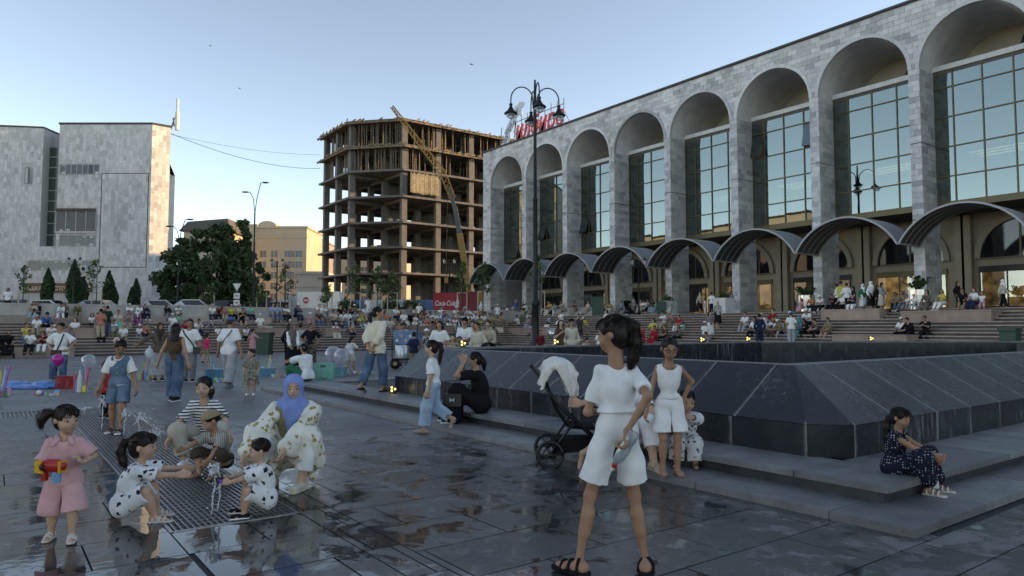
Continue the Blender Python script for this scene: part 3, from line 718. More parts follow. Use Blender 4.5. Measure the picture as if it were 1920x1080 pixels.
# leaping cat cut from perforated sheet
q0 = sgp(940, 0); lp = thing('rooftop_cat_emblem', 'grey perforated sheet metal leaping cat emblem on the arcade roof', 'emblem', (41.2, q0.y, ZR+.14))
ol = [(-1.0, .1), (-.9, .75), (-.62, .75), (-.7, .35), (-.35, .3), (.1, .9), (.55, 1.55), (.5, 2.3), (1.0, 3.2), (1.7, 4.2), (1.95, 5.0), (2.45, 5.2), (2.6, 5.45), (2.8, 5.3), (3.15, 5.25), (3.3, 4.95), (3.1, 4.6), (2.75, 4.5), (2.95, 4.1), (2.9, 3.6), (2.65, 3.6), (2.6, 3.9), (2.2, 3.55), (1.75, 2.6), (1.35, 1.95), (1.35, 1.2), (1.0, .5), (.6, .0), (.3, .0), (.55, .6), (.75, 1.1), (.2, .45), (-.2, -.05), (-.75, -.1)]
cat = MB().prism([(-x*1.18, z*.78) for x, z in ol], 'x', -.03, .03); cat.build('body_sheet', sg_grey, lp)
hp = MB()
for i in range(46):
    t = random.random(); bx_ = .4+1.9*t + random.uniform(-.35, .35); bz = 1.0+3.4*t+random.uniform(-.3, .3)
    hp.ball((-.035, -bx_*1.18, bz*.78), (.008, .1, .09), 8, 4)
hp.build('perforations', mat('perforation dark', (.12, .15, .19), .6, var=0), lp)
sp_ = MB()
for y in (.3, -.9, -2.0): sp_.beam((.06, y, 0), (.06, y-.3, 2.4), .06); sp_.beam((.06, y, 1.6), (1.3, y, 0), .05)
sp_.build('struts', m_black, lp)
# ================================================================== helpers for things laid out across the view
class CF:
    """frame turned with the view: x right, y away, z up; px/py pick places at depth Y"""
    def __init__(s, root_px, z, Y): s.Y = Y; s.X0 = (root_px-960)/F_PX*Y; s.z0 = z; s.loc = _Rt*s.X0 + _F*Y + _Z*z
    def x(s, px, Y=None): return (px-960)/F_PX*(Y or s.Y) - s.X0
    def z(s, py, Y=None): 
        Y = Y or s.Y; d = ray(960, py); return CAM_H + d.z*Y/d.dot(_F) - s.z0
m_leafs = {}
def leaf_mat(name, c, tr=.25):
    if name in _M: return _M[name]
    m, t, b, N = nodes(name); L = t.links.new
    at = N('ShaderNodeAttribute', attribute_name='tone'); rp = ramp(N, [(0, [x*.7 for x in c]), (1, [x*2.4 for x in c])]); L(at.outputs['Fac'], rp.inputs[0]); L(rp.outputs[0], b.inputs['Base Color'])
    b.inputs['Roughness'].default_value = .6; b.inputs['Specular IOR Level'].default_value = .3
    _M[name] = m; return m
def leaves(name, pts, size, m, parent, flat=.35, seed=1):
    """one crown: pts (n,3) leaf places"""
    g_ = np.random.default_rng(seed); n = len(pts)
    d1 = g_.normal(size=(n, 3)); d1 /= np.linalg.norm(d1, axis=1)[:, None]; d2 = g_.normal(size=(n, 3)); d2 -= d1*(d1*d2).sum(1)[:, None]; d2 /= np.linalg.norm(d2, axis=1)[:, None]
    s = (size*(.6+.8*g_.random(n)))[:, None]
    V = np.stack([pts-d1*s, pts+d2*s*.55, pts+d1*s, pts-d2*s*.55], 1).reshape(-1, 3); Q = np.arange(4*n).reshape(n, 4)
    me = fast_mesh(name, V, Q, False); at = me.attributes.new('tone', 'FLOAT', 'FACE'); at.data.foreach_set('value', g_.random(n).astype(np.float32))
    me.materials.append(m); return link(name, me, parent)
def blob_pts(blobs, n, seed=1, shell=.55):
    g_ = np.random.default_rng(seed); vol = np.array([b[3]**2 for b in blobs]); idx = g_.choice(len(blobs), n, p=vol/vol.sum())
    d = g_.normal(size=(n, 3)); d /= np.linalg.norm(d, axis=1)[:, None]; r = shell+(1-shell)*g_.random(n)**.6
    B = np.array(blobs)[idx]; return B[:, :3] + d*(r*B[:, 3]*(1+.2*g_.normal(size=n)))[:, None]*np.array([1, 1, .85])
def tree(loc, h, rad, label, n=9000, leaf=.16, col=(.035, .06, .022), trunk_h=.3, seed=3, group=None, nb=26, name='leafy_tree', low=.22, shape=None):
    t = thing(name, label, 'tree', loc, 0, group); g_ = random.Random(seed); bl = []
    for i in range(nb):
        f = g_.random(); z = h*(low + (1-low)*f); prof = math.sin(math.pi*min(.97, .12+.85*f))**.6; rr = rad*prof*(shape(f) if shape else 1)
        a = g_.random()*6.28; q = rr*math.sqrt(g_.random())*.85
        bl.append((q*math.cos(a), q*math.sin(a), min(z, h*.96), max(.075*h*.7, rad*g_.uniform(.16, .32))*(.6 if f > .8 else 1)))
    leaves('crown', blob_pts(bl, n, seed), leaf, leaf_mat('leaf %s' % (col,), col), t, seed=seed)
    tk = MB(); bark = mat('bark', (.06, .048, .038), .9, scale=12, bump=.5, bscale=30, var=.3)
    tk.tube([(0, 0, 0), (.03*h*.2, 0, h*.2), (0, .02*h, h*.45), (.02*h, 0, h*.75)], [.028*h, .022*h, .016*h, .006*h], 8)
    for b in bl[:9]: tk.tube([(0, 0, h*g_.uniform(.18, .4)), (b[0]*.5, b[1]*.5, b[2]*.75), (b[0]*.9, b[1]*.9, b[2])], [.012*h, .008*h, .003*h], 6)
    tk.build('trunk', bark, t, smooth=True); return t

# ================================================================== left building
LS = stone('panel stone', (.42, .425, .43), (.74, .735, .725), .65, speckle=25, grime=.08, gscale=.15)
m_lb = mat('left building core', (.5, .5, .495), .8); m_gpane = mat('green grey glass', (.05, .075, .065), .1, var=.3, scale=.6, spec=.7)
m_wpane = mat('pale window glass', (.07, .085, .085), .12, var=.4, scale=.8, spec=.7); m_fr = mat('window frame grey', (.35, .36, .35), .5)
c = CF(150, 2.2, 75.0)
lb = thing('stone_block_building', 'windowless pale stone office block with a tall green glass strip at left', 'building', c.loc, PHI)
X, Z = c.x, c.z
dR = 1.2; X0, X1, XR = X(100), X(276), X(311, 75+dR)
xa = X(48); zt = Z(229); zp = Z(462); tl = MB()
body = MB(); body.prism([(X0, 0.03), (X1, .03), (XR, dR), (XR-13.8, 26), (X0, 26)], 'z', -2, zt-.25); body.build('main_block', m_lb, lb)
body = MB().prism([(X0-.1, -.08), (X1+.03, -.08), (XR+.1, dR-.08), (XR-13.7, 26.1), (X0-.1, 26.1)], 'z', zt-.25, zt-.05).build('roof_edge', m_roof, lb)
MB().box(xa, X0, -.0+.03, 10, -2, zp-.02).build('podium', m_lb, lb)
holes_ = [(X(103), X(178), Z(327), Z(308)), (X(99), X(175), Z(434), Z(391)), (X(108), X(174), Z(461), Z(441)), (X(50), X(176), Z(506), Z(489)), (X(48), X(172), -3, Z(531))]
def hole_fn(x_off, z_off):
    def f(poly):
        cx = sum(p[0] for p in poly)/len(poly)+x_off; cz = sum(p[1] for p in poly)/len(poly)+z_off
        for a, b, z0, z1 in holes_:
            if a < cx < b and z0 < cz < z1: return None
        return poly
    return f
patch = lambda t, u, v: min(1, max(0, t*.75+.25*(.5+.5*math.sin(u*.7)*math.cos(v*.5))))
tile_wall(tl, (X0, 0, -2), (1, 0, 0), (0, 0, 1), (0, -1, 0), X1-X0, zt-.25+2, .36, .62, hole_fn(X0, -2), deep=.05, uneven=.012, vert=True, bond=.5, tonefn=patch, jitter=.5)
tile_wall(tl, (xa, 0, -2), (1, 0, 0), (0, 0, 1), (0, -1, 0), X0-xa, zp+2, .36, .62, hole_fn(xa, -2), deep=.05, uneven=.012, vert=True, tonefn=patch, jitter=.5)
su = Vector((XR-X1, dR, 0)); sl = su.length; su.normalize()
tile_wall(tl, (X1, 0, -2), su, (0, 0, 1), (su.y, -su.x, 0), sl, zt-.25+2, .36, .62, None, deep=.05, uneven=.01, vert=True, jitter=.5)
su2 = Vector((-13.8, 26-dR, 0)); s2l = su2.length; su2.normalize()
tile_wall(tl, (XR, dR, -2), su2, (0, 0, 1), (su2.y, -su2.x, 0), s2l, zt-.25+2, .7, .62, None, deep=.05, uneven=.01, vert=True, jitter=.5)
# left wing, turned a little, with the glass strip set back between
wx0, wx1 = X(-160), X(64); wz0, wz1 = Z(232), Z(240)
wing = MB().prism([(wx0, -1.5), (wx1, .5), (wx1, 20), (wx0, 20)], 'z', -2, Z(238)); wing.build('left_wing', m_lb, lb)
wu = Vector((wx1-wx0, 2.0, 0)); wl_ = wu.length; wu.normalize()
def wing_hole(poly):
    cx = sum(p[0] for p in poly)/len(poly)*wu.x+wx0; cz = sum(p[1] for p in poly)/len(poly)-2
    return None if X(32) < cx < X(47) and Z(345) < cz < Z(309) else poly
tile_wall(tl, (wx0, -1.5-.04, -2), wu, (0, 0, 1), (wu.y, -wu.x, 0), wl_, Z(238)+2, .36, .62, wing_hole, deep=.04, uneven=.012, vert=True, tonefn=patch, jitter=.5)
tl.build('stone_panels', LS, lb, tone=True, kind='stuff')
MB().prism([(wx0-.1, -1.7), (wx1+.1, .35), (wx1+.1, 20), (wx0-.1, 20)], 'z', Z(238)+.0, Z(238)+.14).build('roof_edge', m_roof, lb)
# arched little window
y_w = -1.5+(X(39)-wx0)/(wx1-wx0)*2.0
aw = [(X(33.5), Z(343)), (X(45.5), Z(343))] + [(X(39.5)+.34*math.cos(math.pi*i/8), Z(318)+.34*math.sin(math.pi*i/8)) for i in range(9)]
MB().prism(aw, 'y', y_w+.0, y_w+.05).build('arched_window', m_gpane, lb)
fr_ = MB(); ring = [(p[0], y_w-.03, p[1]) for p in aw]; fr_.tube(ring+[ring[0]], .06, 6); fr_.build('arched_window_frame', m_fr, lb)
# tall glass strip
gx0, gx1 = X(63), X(101)
MB().box(gx0-1, X0+.2, 2.2, 10, -2, Z(246)).build('strip_wall', m_lb, lb)
n_r = [462, 437, 415, 392, 372, 352, 328, 308, 288, 269]
for j in range(len(n_r)-1):
    for i in range(2):
        xx = gx0+(gx1-gx0)*i/2
        MB().box(xx+.05, xx+(gx1-gx0)/2-.05, 1.6, 1.64, Z(n_r[j])+.05, Z(n_r[j+1])-.05).build('strip_pane', m_gpane, lb)
fm = MB()
for i in range(3): xx = gx0+(gx1-gx0)*i/2; fm.box(xx-.06, xx+.06, 1.55, 1.66, Z(462), Z(268))
for j in n_r: fm.box(gx0, gx1, 1.54, 1.65, Z(j)-.05, Z(j)+.05)
fm.build('strip_mullions', m_fr, lb)
def win_row(x0, x1, z0, z1, n, yy, pm, dark=None):
    MB().box(x0-.05, x1+.05, .05, yy+.3, z0-.02, z1+.02).build('window_recess', m_soffit, lb)
    for i in range(n):
        a = x0+(x1-x0)*i/n; MB().box(a+.05, a+(x1-x0)/n-.05, -.005+yy*0, .03, z0+.06, z1-.06).build('window_pane', m_dglass if i == dark else pm, lb)
    f_ = MB()
    for i in range(n+1): a = x0+(x1-x0)*i/n; f_.box(a-.05, a+.05, -.03, .04, z0, z1)
    f_.box(x0, x1, -.028, .04, z0-.05, z0+.05); f_.box(x0, x1, -.028, .04, z1-.05, z1+.05); f_.build('window_frame', m_fr, lb)
win_row(*holes_[0], 7, .2, m_wpane, 5); win_row(*holes_[2], 4, .2, m_wpane); win_row(*holes_[3], 7, .2, m_wpane)
x0, x1, z0, z1 = holes_[1]
bay = MB(); bay.box(x0, x1, -.01, .03, z0, z1-.3); bay.build('window_pane', mat('brown glass', (.06, .05, .05), .15, var=.3, scale=.5), lb)
fb = MB()
for i in range(5): a = x0+(x1-x0)*i/4; fb.box(a-.05, a+.05, -.05, .0, z0, z1-.3)
fb.build('window_frame', m_fr, lb)
MB().box(x0, x1, -.12, .05, z0-.2, z0+.02).build('window_sill', m_lb, lb); MB().add([(x0, -.16, z1), (x1, -.16, z1), (x1, -.02, z1-.4), (x0, -.02, z1-.4)], [(0,1,2,3)]).build('window_head', m_soffit, lb)
# recessed panel groove
gv = MB(); gx = (X(183), X(271.5)); gz = (Z(325), Z(501))
for xx in gx: gv.box(xx-.035, xx+.035, -.022, 0, gz[1], gz[0])
for zz in gz: gv.box(gx[0]-.034, gx[1]+.034, -.023, 0, zz-.035, zz+.035)
gv.build('panel_groove', m_joint, lb)
# shopfront: sign board with its lettering, door, lit window
sx0, sx1 = X(48), X(172); m_sign = mat('sign board brown', (.16, .075, .035), .5); m_let = mat('sign letters', (.62, .58, .5), .5, var=0)
sb_ = MB().box(sx0, sx1, -.25, .1, Z(548), Z(531)); sb_.build('sign_board', m_sign, lb)
tx = bpy.data.curves.new('lt', 'FONT'); tx.body = 'АШКАНА ✳ СТОЛОВАЯ'; tx.body = 'АШКАНА • СТОЛОВАЯ'; tx.size = .78; tx.extrude = .02; tx.offset = .012
to = bpy.data.objects.new('lt', tx); COL.objects.link(to); bpy.context.view_layer.update(); me = bpy.data.meshes.new_from_object(to.evaluated_get(bpy.context.evaluated_depsgraph_get())); bpy.data.objects.remove(to)
xs_ = [v.co.x for v in me.vertices]; me.materials.clear(); me.materials.append(m_let)
o = link('sign_letters', me, lb); s_ = (X(158)-X(51))/(max(xs_)-min(xs_)); o.scale = (s_, s_, 1); o.location = (X(51), -.27, Z(544.5)); o.rotation_euler = (R(90), 0, 0)
MB().lathe([(.38, 0), (.38, .03)], n=20).build('round_logo', m_let, lb); bpy.data.objects['round_logo'].location = (X(164), -.26, Z(540)); bpy.data.objects['round_logo'].rotation_euler = (R(90), 0, 0)
MB().box(sx0, X(80), .3, .4, -2, Z(549)).build('entrance_door', mat('navy shutter', (.012, .016, .03), .4), lb)
MB().box(X(80), sx1, .5, .6, -2, Z(549)).build('shop_window', warm_room('canteen room', (.5, .33, .16), .05), lb)
MB().box(X(159), X(171), .2, .3, .1, Z(549)).build('lit_window', mat('lit canteen window', (.9, .7, .3), .5, var=.3, scale=2, emit=(1, .72, .28), es=.9), lb)
fr_ = MB()
for px in (80, 108, 135, 158, 171.5): fr_.box(X(px)-.07, X(px)+.07, .1, .35, -2, Z(549))
fr_.build('shop_frame', m_black, lb)
ac = MB().box(X(153), X(163), -.4, -.05, Z(510), Z(499)).build('air_conditioner', m_white, lb); MB().lathe([(.22, 0), (.22, .02), (.05, .03)], n=14).build('fan_grille', m_black, ac)
bpy.data.objects['fan_grille'].location = (X(158), -.41, Z(504.5)); bpy.data.objects['fan_grille'].rotation_euler = (R(90), 0, 0)
# mast on the roof
mz = zt-.05; ms = MB(); mx_ = X(304); ms.tube([(mx_, 2.2, mz-.6), (mx_, 2.2, mz+1.8)], .2, 12); ms.tube([(mx_, 2.2, mz+1.8), (mx_, 2.2, mz+3.3)], .13, 12)
ma = thing('roof_antenna', 'white mast antenna on the corner of the stone office block', 'antenna', c.loc + Matrix.Rotation(PHI, 3, 'Z') @ Vector((mx_, 2.2, mz)), PHI)
MB().tube([(0, 0, -.2), (0, 0, 1.8)], .22, 12).build('lower_tube', m_white, ma); MB().tube([(0, 0, 1.8), (0, 0, 3.3)], .14, 12).build('upper_tube', m_white, ma)
br = MB(); br.beam((-.15, 0, 1.5), (-.7, 0, 0), .06); br.beam((-.3, 0, .2), (-.5, .1, 1.2), .08); br.beam((-.7, 0, -.2), (-.4, 0, .5), .05); br.build('brace', m_black, ma)

# ================================================================== unfinished concrete frame
m_conc = mat('raw concrete', (.115, .114, .112), .85, scale=1.5, var=.25, bump=.3, bscale=12)
m_wood = mat('formwork wood', (.19, .14, .09), .8, scale=4, var=.4)
m_prop = mat('steel prop', (.14, .11, .09), .6, .3, var=.4)
cb = thing('concrete_frame_building', 'seven storey unfinished concrete frame building with props under the top floors', 'building', (47, 90, 2.2))
def cv(x, y, z): return (x-47, y-90, z-2.2)
fp = lambda e: [(41.5-e, 96-e*.4), (47-e*.4, 89.8-e), (77, 89.8-e), (77, 107), (41.5-e, 107)]
zs = [9.3, 13.0, 16.6, 20.3, 24.1, 27.7, 31.4]
for i, z in enumerate(zs):
    pl = [(x-47, y-90) for x, y in fp(.32)]; MB().prism(pl, 'z', z-.3-2.2, z-2.2).build('floor_slab', m_conc, cb)
gx_ = [47.4, 53, 58.8, 64.6, 70.4, 76]; gy_ = [90.4, 96.4, 101.2, 106]
pts_ = [(x, y) for x in gx_ for y in gy_] + [(42.1, y) for y in gy_[1:]]
z_lo = 2.2
for (x, y) in pts_:
    s_ = .42 if y < 97 or x < 48 else .34
    MB().box(x-47-s_, x-47+s_, y-90-s_*.8, y-90+s_*.8, 0, zs[-1]-.3-2.2).build('column', m_conc, cb)
for i, z in enumerate(zs):
    bm_ = MB()
    for y in gy_[1:]: bm_.box(42-47, 77-47, y-90-.2, y-90+.2, z-.75-2.2, z-.302-2.2)
    for x in gx_[:5]: bm_.box(x-47-.19, x-47+.19, 90.6-90, 106.5-90, z-.7-2.2, z-.303-2.2)
    bm_.build('floor_beams', m_conc, cb, kind='stuff')
# lift core and cross walls
MB().box(56-47, 62-47, 98-90, 104-90, 0, 29-2.2).build('core_wall', m_conc, cb)
MB().box(48-47, 51.2-47, 98-90, 98.4-90, 0, 27-2.2).build('shear_wall', m_conc, cb); MB().box(68-47, 72-47, 95-90, 95.4-90, 0, 27-2.2).build('shear_wall', m_conc, cb)
MB().box(50-47, 77-47, 113-90, 113.4-90, 0, 20-2.2).build('rear_wall', m_conc, cb) if False else None
# props and formwork on the top two storeys
for lv in (5, 6):
    pr = MB(); z0, z1 = zs[lv-1], zs[lv]-.3
    for i in range(170):
        if i < 70: x, y = 47.5+29*random.random(), 90+random.choice((.2, 1.2, 2.2))
        elif i < 110: x, y = 42+random.choice((.1, 1.2)), 96+10.5*random.random()
        elif i < 130:
            f = random.random(); x, y = 42+5*f, 95.9-5.6*f
        else: x, y = 43+33*random.random(), 93+13.5*random.random()
        pr.beam(cv(x, y, z0), cv(x+random.uniform(-.08, .08), y, z1), .1)
    pr.build('formwork_props', m_prop, cb, kind='stuff')
    pk = MB(); e = fp(.6)
    for (a, b), n_ in (((e[0], e[1]), 16), ((e[1], e[2]), 60), ((e[4], e[0]), 34)):
        for i in range(n_):
            f = (i+random.random())/n_; x = a[0]+(b[0]-a[0])*f; y = a[1]+(b[1]-a[1])*f
            d = Vector((b[1]-a[1], -(b[0]-a[0]), 0)).normalized()
            pk.beam(cv(x-d.x*.6*random.random(), y-d.y*.6*random.random(), zs[lv]-.36+random.uniform(-.12, .12)), cv(x+d.x*random.uniform(.05, .4), y+d.y*random.uniform(.05, .4), zs[lv]-.3+random.uniform(-.15, .15)), .12, .1)
            if random.random() < .35: pk.beam(cv(x, y, zs[lv]-.3), cv(x+(b[0]-a[0])/n_*1.6, y+(b[1]-a[1])/n_*1.6, zs[lv]+random.uniform(.0, .25)), .1, .18)
        pk.beam(cv(a[0], a[1], zs[lv]-.42), cv(b[0], b[1], zs[lv]-.42), .14, .2)
    pk.build('formwork_boards', m_wood, cb, kind='stuff')
# stacked matting hung between two columns
nt_ = MB(); 
for i in range(60):
    x = 47.9+4.7*i/60; nt_.box(x-47, x-47+.07, -.75-random.random()*.06, -.65, 20.6-2.2+random.random()*.3, 23.4-2.2+random.random()*.35)
nt_.build('reed_matting', mat('reed matting', (.3, .25, .17), .9, var=.35, scale=3), cb, kind='stuff')
rub = MB()
for i in range(60):
    lv = random.choice((1, 2, 3)); x = random.uniform(43, 56); y = random.uniform(91.5, 97); s_ = random.uniform(.1, .35); rub.box(x-47-s_, x-47+s_, y-90-s_, y-90+s_, zs[lv]-2.2, zs[lv]-2.2+s_*random.uniform(.6, 1.8))
rub.build('rubble', m_conc, cb, kind='stuff')

# ================================================================== mobile crane
m_yel = mat('crane yellow', (.34, .18, .035), .45, var=.2, scale=3); m_gry = mat('crane grey', (.1, .1, .1), .5)
YC = 84.0; base = GX(884, 2.2, YC)
cr_ = thing('mobile_crane', 'yellow mobile crane with telescopic boom and lattice jib before the concrete frame', 'crane', base, PHI)
cc = CF(884, 2.2, YC); CX, CZ = cc.x, cc.z
P3 = lambda px, py, y=0: Vector((CX(px), y, CZ(py)))
MB().box(-2.2, 5.5, -1.3, 1.3, .9, 1.6).build('chassis', m_gry, cr_); MB().box(-1.6, 2.4, -1.2, 1.2, 1.6, 3.4).build('cab', m_yel, cr_)
for i in range(4):
    wm = MB().lathe([(.1, -.2), (.55, -.2), (.58, -.1), (.58, .1), (.55, .2), (.1, .2)], n=16).build('wheel', m_black, cr_); wm.rotation_euler = (R(90), 0, 0); wm.location = (-1.6+i*2.1, -1.2, .58)
MB().beam(P3(881, 556), P3(861, 438), .8, .7).build('boom_base', m_yel, cr_)
MB().beam(P3(861, 440), P3(852, 388), .6, .55).build('boom_section', m_gry, cr_); MB().beam(P3(852, 392), P3(841, 352), .48, .45).build('boom_tip', m_gry, cr_)
def lattice(p, q, w0, w1, n):
    mb = MB(); d = (q-p); u = d.normalized(); a = Vector((u.z, 0, -u.x)); b = Vector((0, 1, 0)); co = []
    for s, t in ((-1,-1),(1,-1),(1,1),(-1,1)):
        mb.beam(p+(a*s+b*t)*w0/2, q+(a*s+b*t)*w1/2, .12)
    for i in range(n):
        f0, f1 = i/n, (i+1)/n; W = lambda f: (w0+(w1-w0)*f)/2
        for k in range(4):
            s0, t0 = ((-1,-1),(1,-1),(1,1),(-1,1))[k]; s1, t1 = ((-1,-1),(1,-1),(1,1),(-1,1))[(k+1) % 4]
            mb.beam(p+d*f0+(a*s0+b*t0)*W(f0), p+d*f1+(a*s1+b*t1)*W(f1), .07)
    return mb
lattice(P3(848, 372), P3(829, 325), .65, .7, 5).build('jib_foot', m_yel, cr_)
lattice(P3(829, 325), P3(731, 200), .7, .36, 22).build('lattice_jib', m_yel, cr_)
cb_ = MB(); cb_.tube([P3(731, 200), P3(829, 345)], .04, 5); cb_.tube([P3(731, 202), P3(742, 330)], .03, 4) if False else None
cb_.tube([P3(838, 350), P3(836, 520)], .035, 5); cb_.build('hoist_cable', m_black, cr_)
MB().box(*(P3(836, 520).x-.2, P3(836, 520).x+.2), -.15, .15, P3(836, 520).z-.7, P3(836, 520).z).build('hook_block', m_yel, cr_)

# ================================================================== far apartment blocks
def block(px0, px1, py_top, Y, col, label, rows, cols_, side=0, dark_top=False, wcol=(.1, .11, .12), seed=1, py0=575, arch=False):
    c = CF((px0+px1)/2, 2.2, Y); h = c.z(py_top); x0, x1 = c.x(px0), c.x(px1); rnd = random.Random(seed)
    t = thing('apartment_block', label, 'building', c.loc, PHI)
    wm = mat('render %s' % (col,), col, .8, scale=.3, var=.08); rz_ = R(20); 
    MB().box(x0, x1, 0, 14, -2, h).build('wall', wm, t); MB().box(x0-.3, x1+.3, -.3, 14.3, h, h+.5).build('roof', mat('cornice dark', (.1, .09, .085), .7) if dark_top else wm, t)
    if dark_top: MB().prism([(x0-.8, h-.2), (x1+.8, h-.2), (x1+.2, h+2.6), (x0+1.2, h+1.9)], 'y', -.8, 12).build('mansard', mat('cornice dark', (.1, .09, .085), .7), t)
    if arch:
        pts = [((x0+2.6)-2.3*math.cos(math.pi*i/12), h+.4+1.4*math.sin(math.pi*i/12)) for i in range(13)]; MB().prism(pts, 'y', -.2, 4).build('gable', wm, t)
    MB().box(x0-.12, x1+.12, -.14, 0, h-2.4, h-2.0).build('cornice', wm, t)
    gm = mat('flat window %s' % (wcol,), wcol, .15, var=.5, scale=1.5, spec=.6); fm_ = mat('flat window frame', (.55, .53, .48), .6)
    wmesh = MB().box(-.5, .5, -.04, .05, 0, 1).mesh('window'); wmesh.materials.append(gm)
    bmesh_ = MB().box(-.52, .52, -.09, .0, -.02, .06).box(-.03, .03, -.08, 0, 0, 1).box(-.52, .52, -.08, 0, .96, 1.03).mesh('frame'); bmesh_.materials.append(fm_)
    rh = h/rows
    for r in range(rows-1):
        for k, f in enumerate(cols_):
            w_ = (x1-x0)*f[1]; z = .6+r*rh*(h-2.6)/h
            o = shared('window', wmesh, t, (x0+(x1-x0)*f[0], -.02, z), (w_, 1, rh*.62)); shared('frame', bmesh_, o, (0, -.02, 0))
    return t
block(478, 573, 428, 172, (.5, .41, .3), 'sunlit tan apartment block with a rounded gable behind the big trees', 8, ((.14, .12), (.36, .12), (.62, .1), (.72, .08), (.85, .12)), arch=True)
block(341, 424, 432, 160, (.48, .39, .29), 'tan block with dark mansard roof rising behind the big trees', 7, ((.2, .1), (.55, .16), (.85, .12)), dark_top=True, seed=2)
block(424, 478, 424, 190, (.52, .4, .27), 'plain tan block between the two taller apartment blocks', 8, ((.3, .14), (.7, .14)), seed=3)
block(583, 602, 452, 200, (.28, .26, .25), 'narrow grey brown block left of the concrete frame', 9, ((.25, .25), (.7, .25)), seed=5)
block(604, 760, 470, 215, (.45, .39, .31), 'tan block seen through the concrete frame', 9, ((.1, .06), (.3, .06), (.5, .06), (.7, .06), (.9, .06)), seed=6)
block(555, 606, 514, 130, (.5, .48, .44), 'low white flat roofed building left of the concrete frame', 2, ((.25, .25), (.7, .3)), seed=8)
block(770, 905, 500, 230, (.5, .43, .33), 'low pale block seen through the ground floors of the concrete frame', 6, ((.1, .06), (.3, .06), (.5, .06), (.7, .06), (.9, .06)), seed=9)
# opposite side of the square, out of the picture on the left: what the mirrored windows look at
for i, (x, y, w_, d_, h) in enumerate(((-54, 100, 24, 50, 23), (-100, -5, 22, 60, 17))):
    t = thing('square_side_building', ['long pale building across the square seen only in the mirrored windows', 'second pale building across the square further behind the camera'][i], 'building', (x, y, 0))
    MB().box(-w_/2, w_/2, -d_/2, d_/2, 0, h).build('wall', m_lb, t); MB().box(-w_/2-.3, w_/2+.3, -d_/2-.3, d_/2+.3, h, h+.4).build('roof', m_roof, t)

# ================================================================== trees
tree(GX(405, 2.2, 66), 8.6, 3.9, 'largest dark leafy tree left of the tall double street light', 9000, .23, (.03, .052, .02), seed=11, nb=40, low=.12)
tree(GX(337, 2.2, 64), 7.3, 2.5, 'dark leafy tree leaning over beside the stone office block', 5500, .23, (.032, .055, .02), seed=12, nb=28, low=.2)
tree(GX(452, 2.2, 69), 9.8, 2.2, 'tall pointed tree just left of the tall double street light', 5000, .22, (.04, .06, .022), seed=13, nb=30, low=.1, shape=lambda f: 1.15-.75*f)
tree(GX(474, 2.2, 65), 6.0, 1.9, 'rounded dark tree behind the tall double street light', 4200, .22, (.03, .055, .02), seed=14, nb=24, low=.1)
tree(GX(375, 2.2, 60), 4.8, 1.6, 'low dark tree at the front of the tree group', 6000, .15, (.03, .05, .02), seed=15, nb=20, low=.08)
for i, (px, h, y) in enumerate(((500, 3.4, 80), (545, 3.2, 85), (583, 3.6, 90), (640, 3.0, 84), (735, 3.0, 84))):
    tree(GX(px, 2.2, y), h, 1.5, ['low olive green tree right of the tree group', 'low tree behind the classic lamp with two lanterns', 'low tree by the white flat roofed building', 'low tree before the left corner of the concrete frame', 'low bushy tree before the middle of the concrete frame'][i], 3000, .14, (.055, .075, .03), seed=20+i, nb=14, low=.1)
# cypresses
cyp_col = leaf_mat('leaf cypress', (.022, .05, .02))
CY = [(87, 5.1, 62, 'leftmost dark cypress before the canteen'), (136, 6.0, 62, 'tall cypress in front of the canteen sign'), (154, 4.2, 62, 'short cypress right of the tall one at the canteen'), (202, 4.8, 62, 'cypress with a smaller one at its right side'),
      (213, 3.1, 62, 'small cypress touching its taller neighbour'), (253, 4.0, 62, 'cypress before the plain stone wall'), (245, 3.0, 61, 'small cypress left of the one before the plain wall'), (311, 4.0, 62, 'cypress at the right corner of the stone office block')]
def cypress(loc, h, label, seed):
    t = thing('cypress', label, 'cypress', loc, 0, 'clipped cypresses along the street'); g_ = np.random.default_rng(seed); n = int(900*h)
    f = g_.random(n)**.8; a = g_.random(n)*6.28; r = .5*(h/5)*np.sin(np.pi*np.clip(.1+.62*(1-f)**.9*1.4, 0, 1))**.8*(1-f**6)*(.55+.6*g_.random(n)); r *= 1+.2*np.sin(a*3+f*11)
    leaves('crown', np.stack([r*np.cos(a), r*np.sin(a), .15+f*h*.97], 1), .11, cyp_col, t, seed=seed); MB().tube([(0, 0, 0), (0, 0, h*.7)], [.07, .02], 6).build('trunk', mat('bark', (.06, .048, .038)), t)
for i, (px, h, y, lab) in enumerate(CY): cypress(GX(px, 2.2, y), h*.86, lab, 40+i)
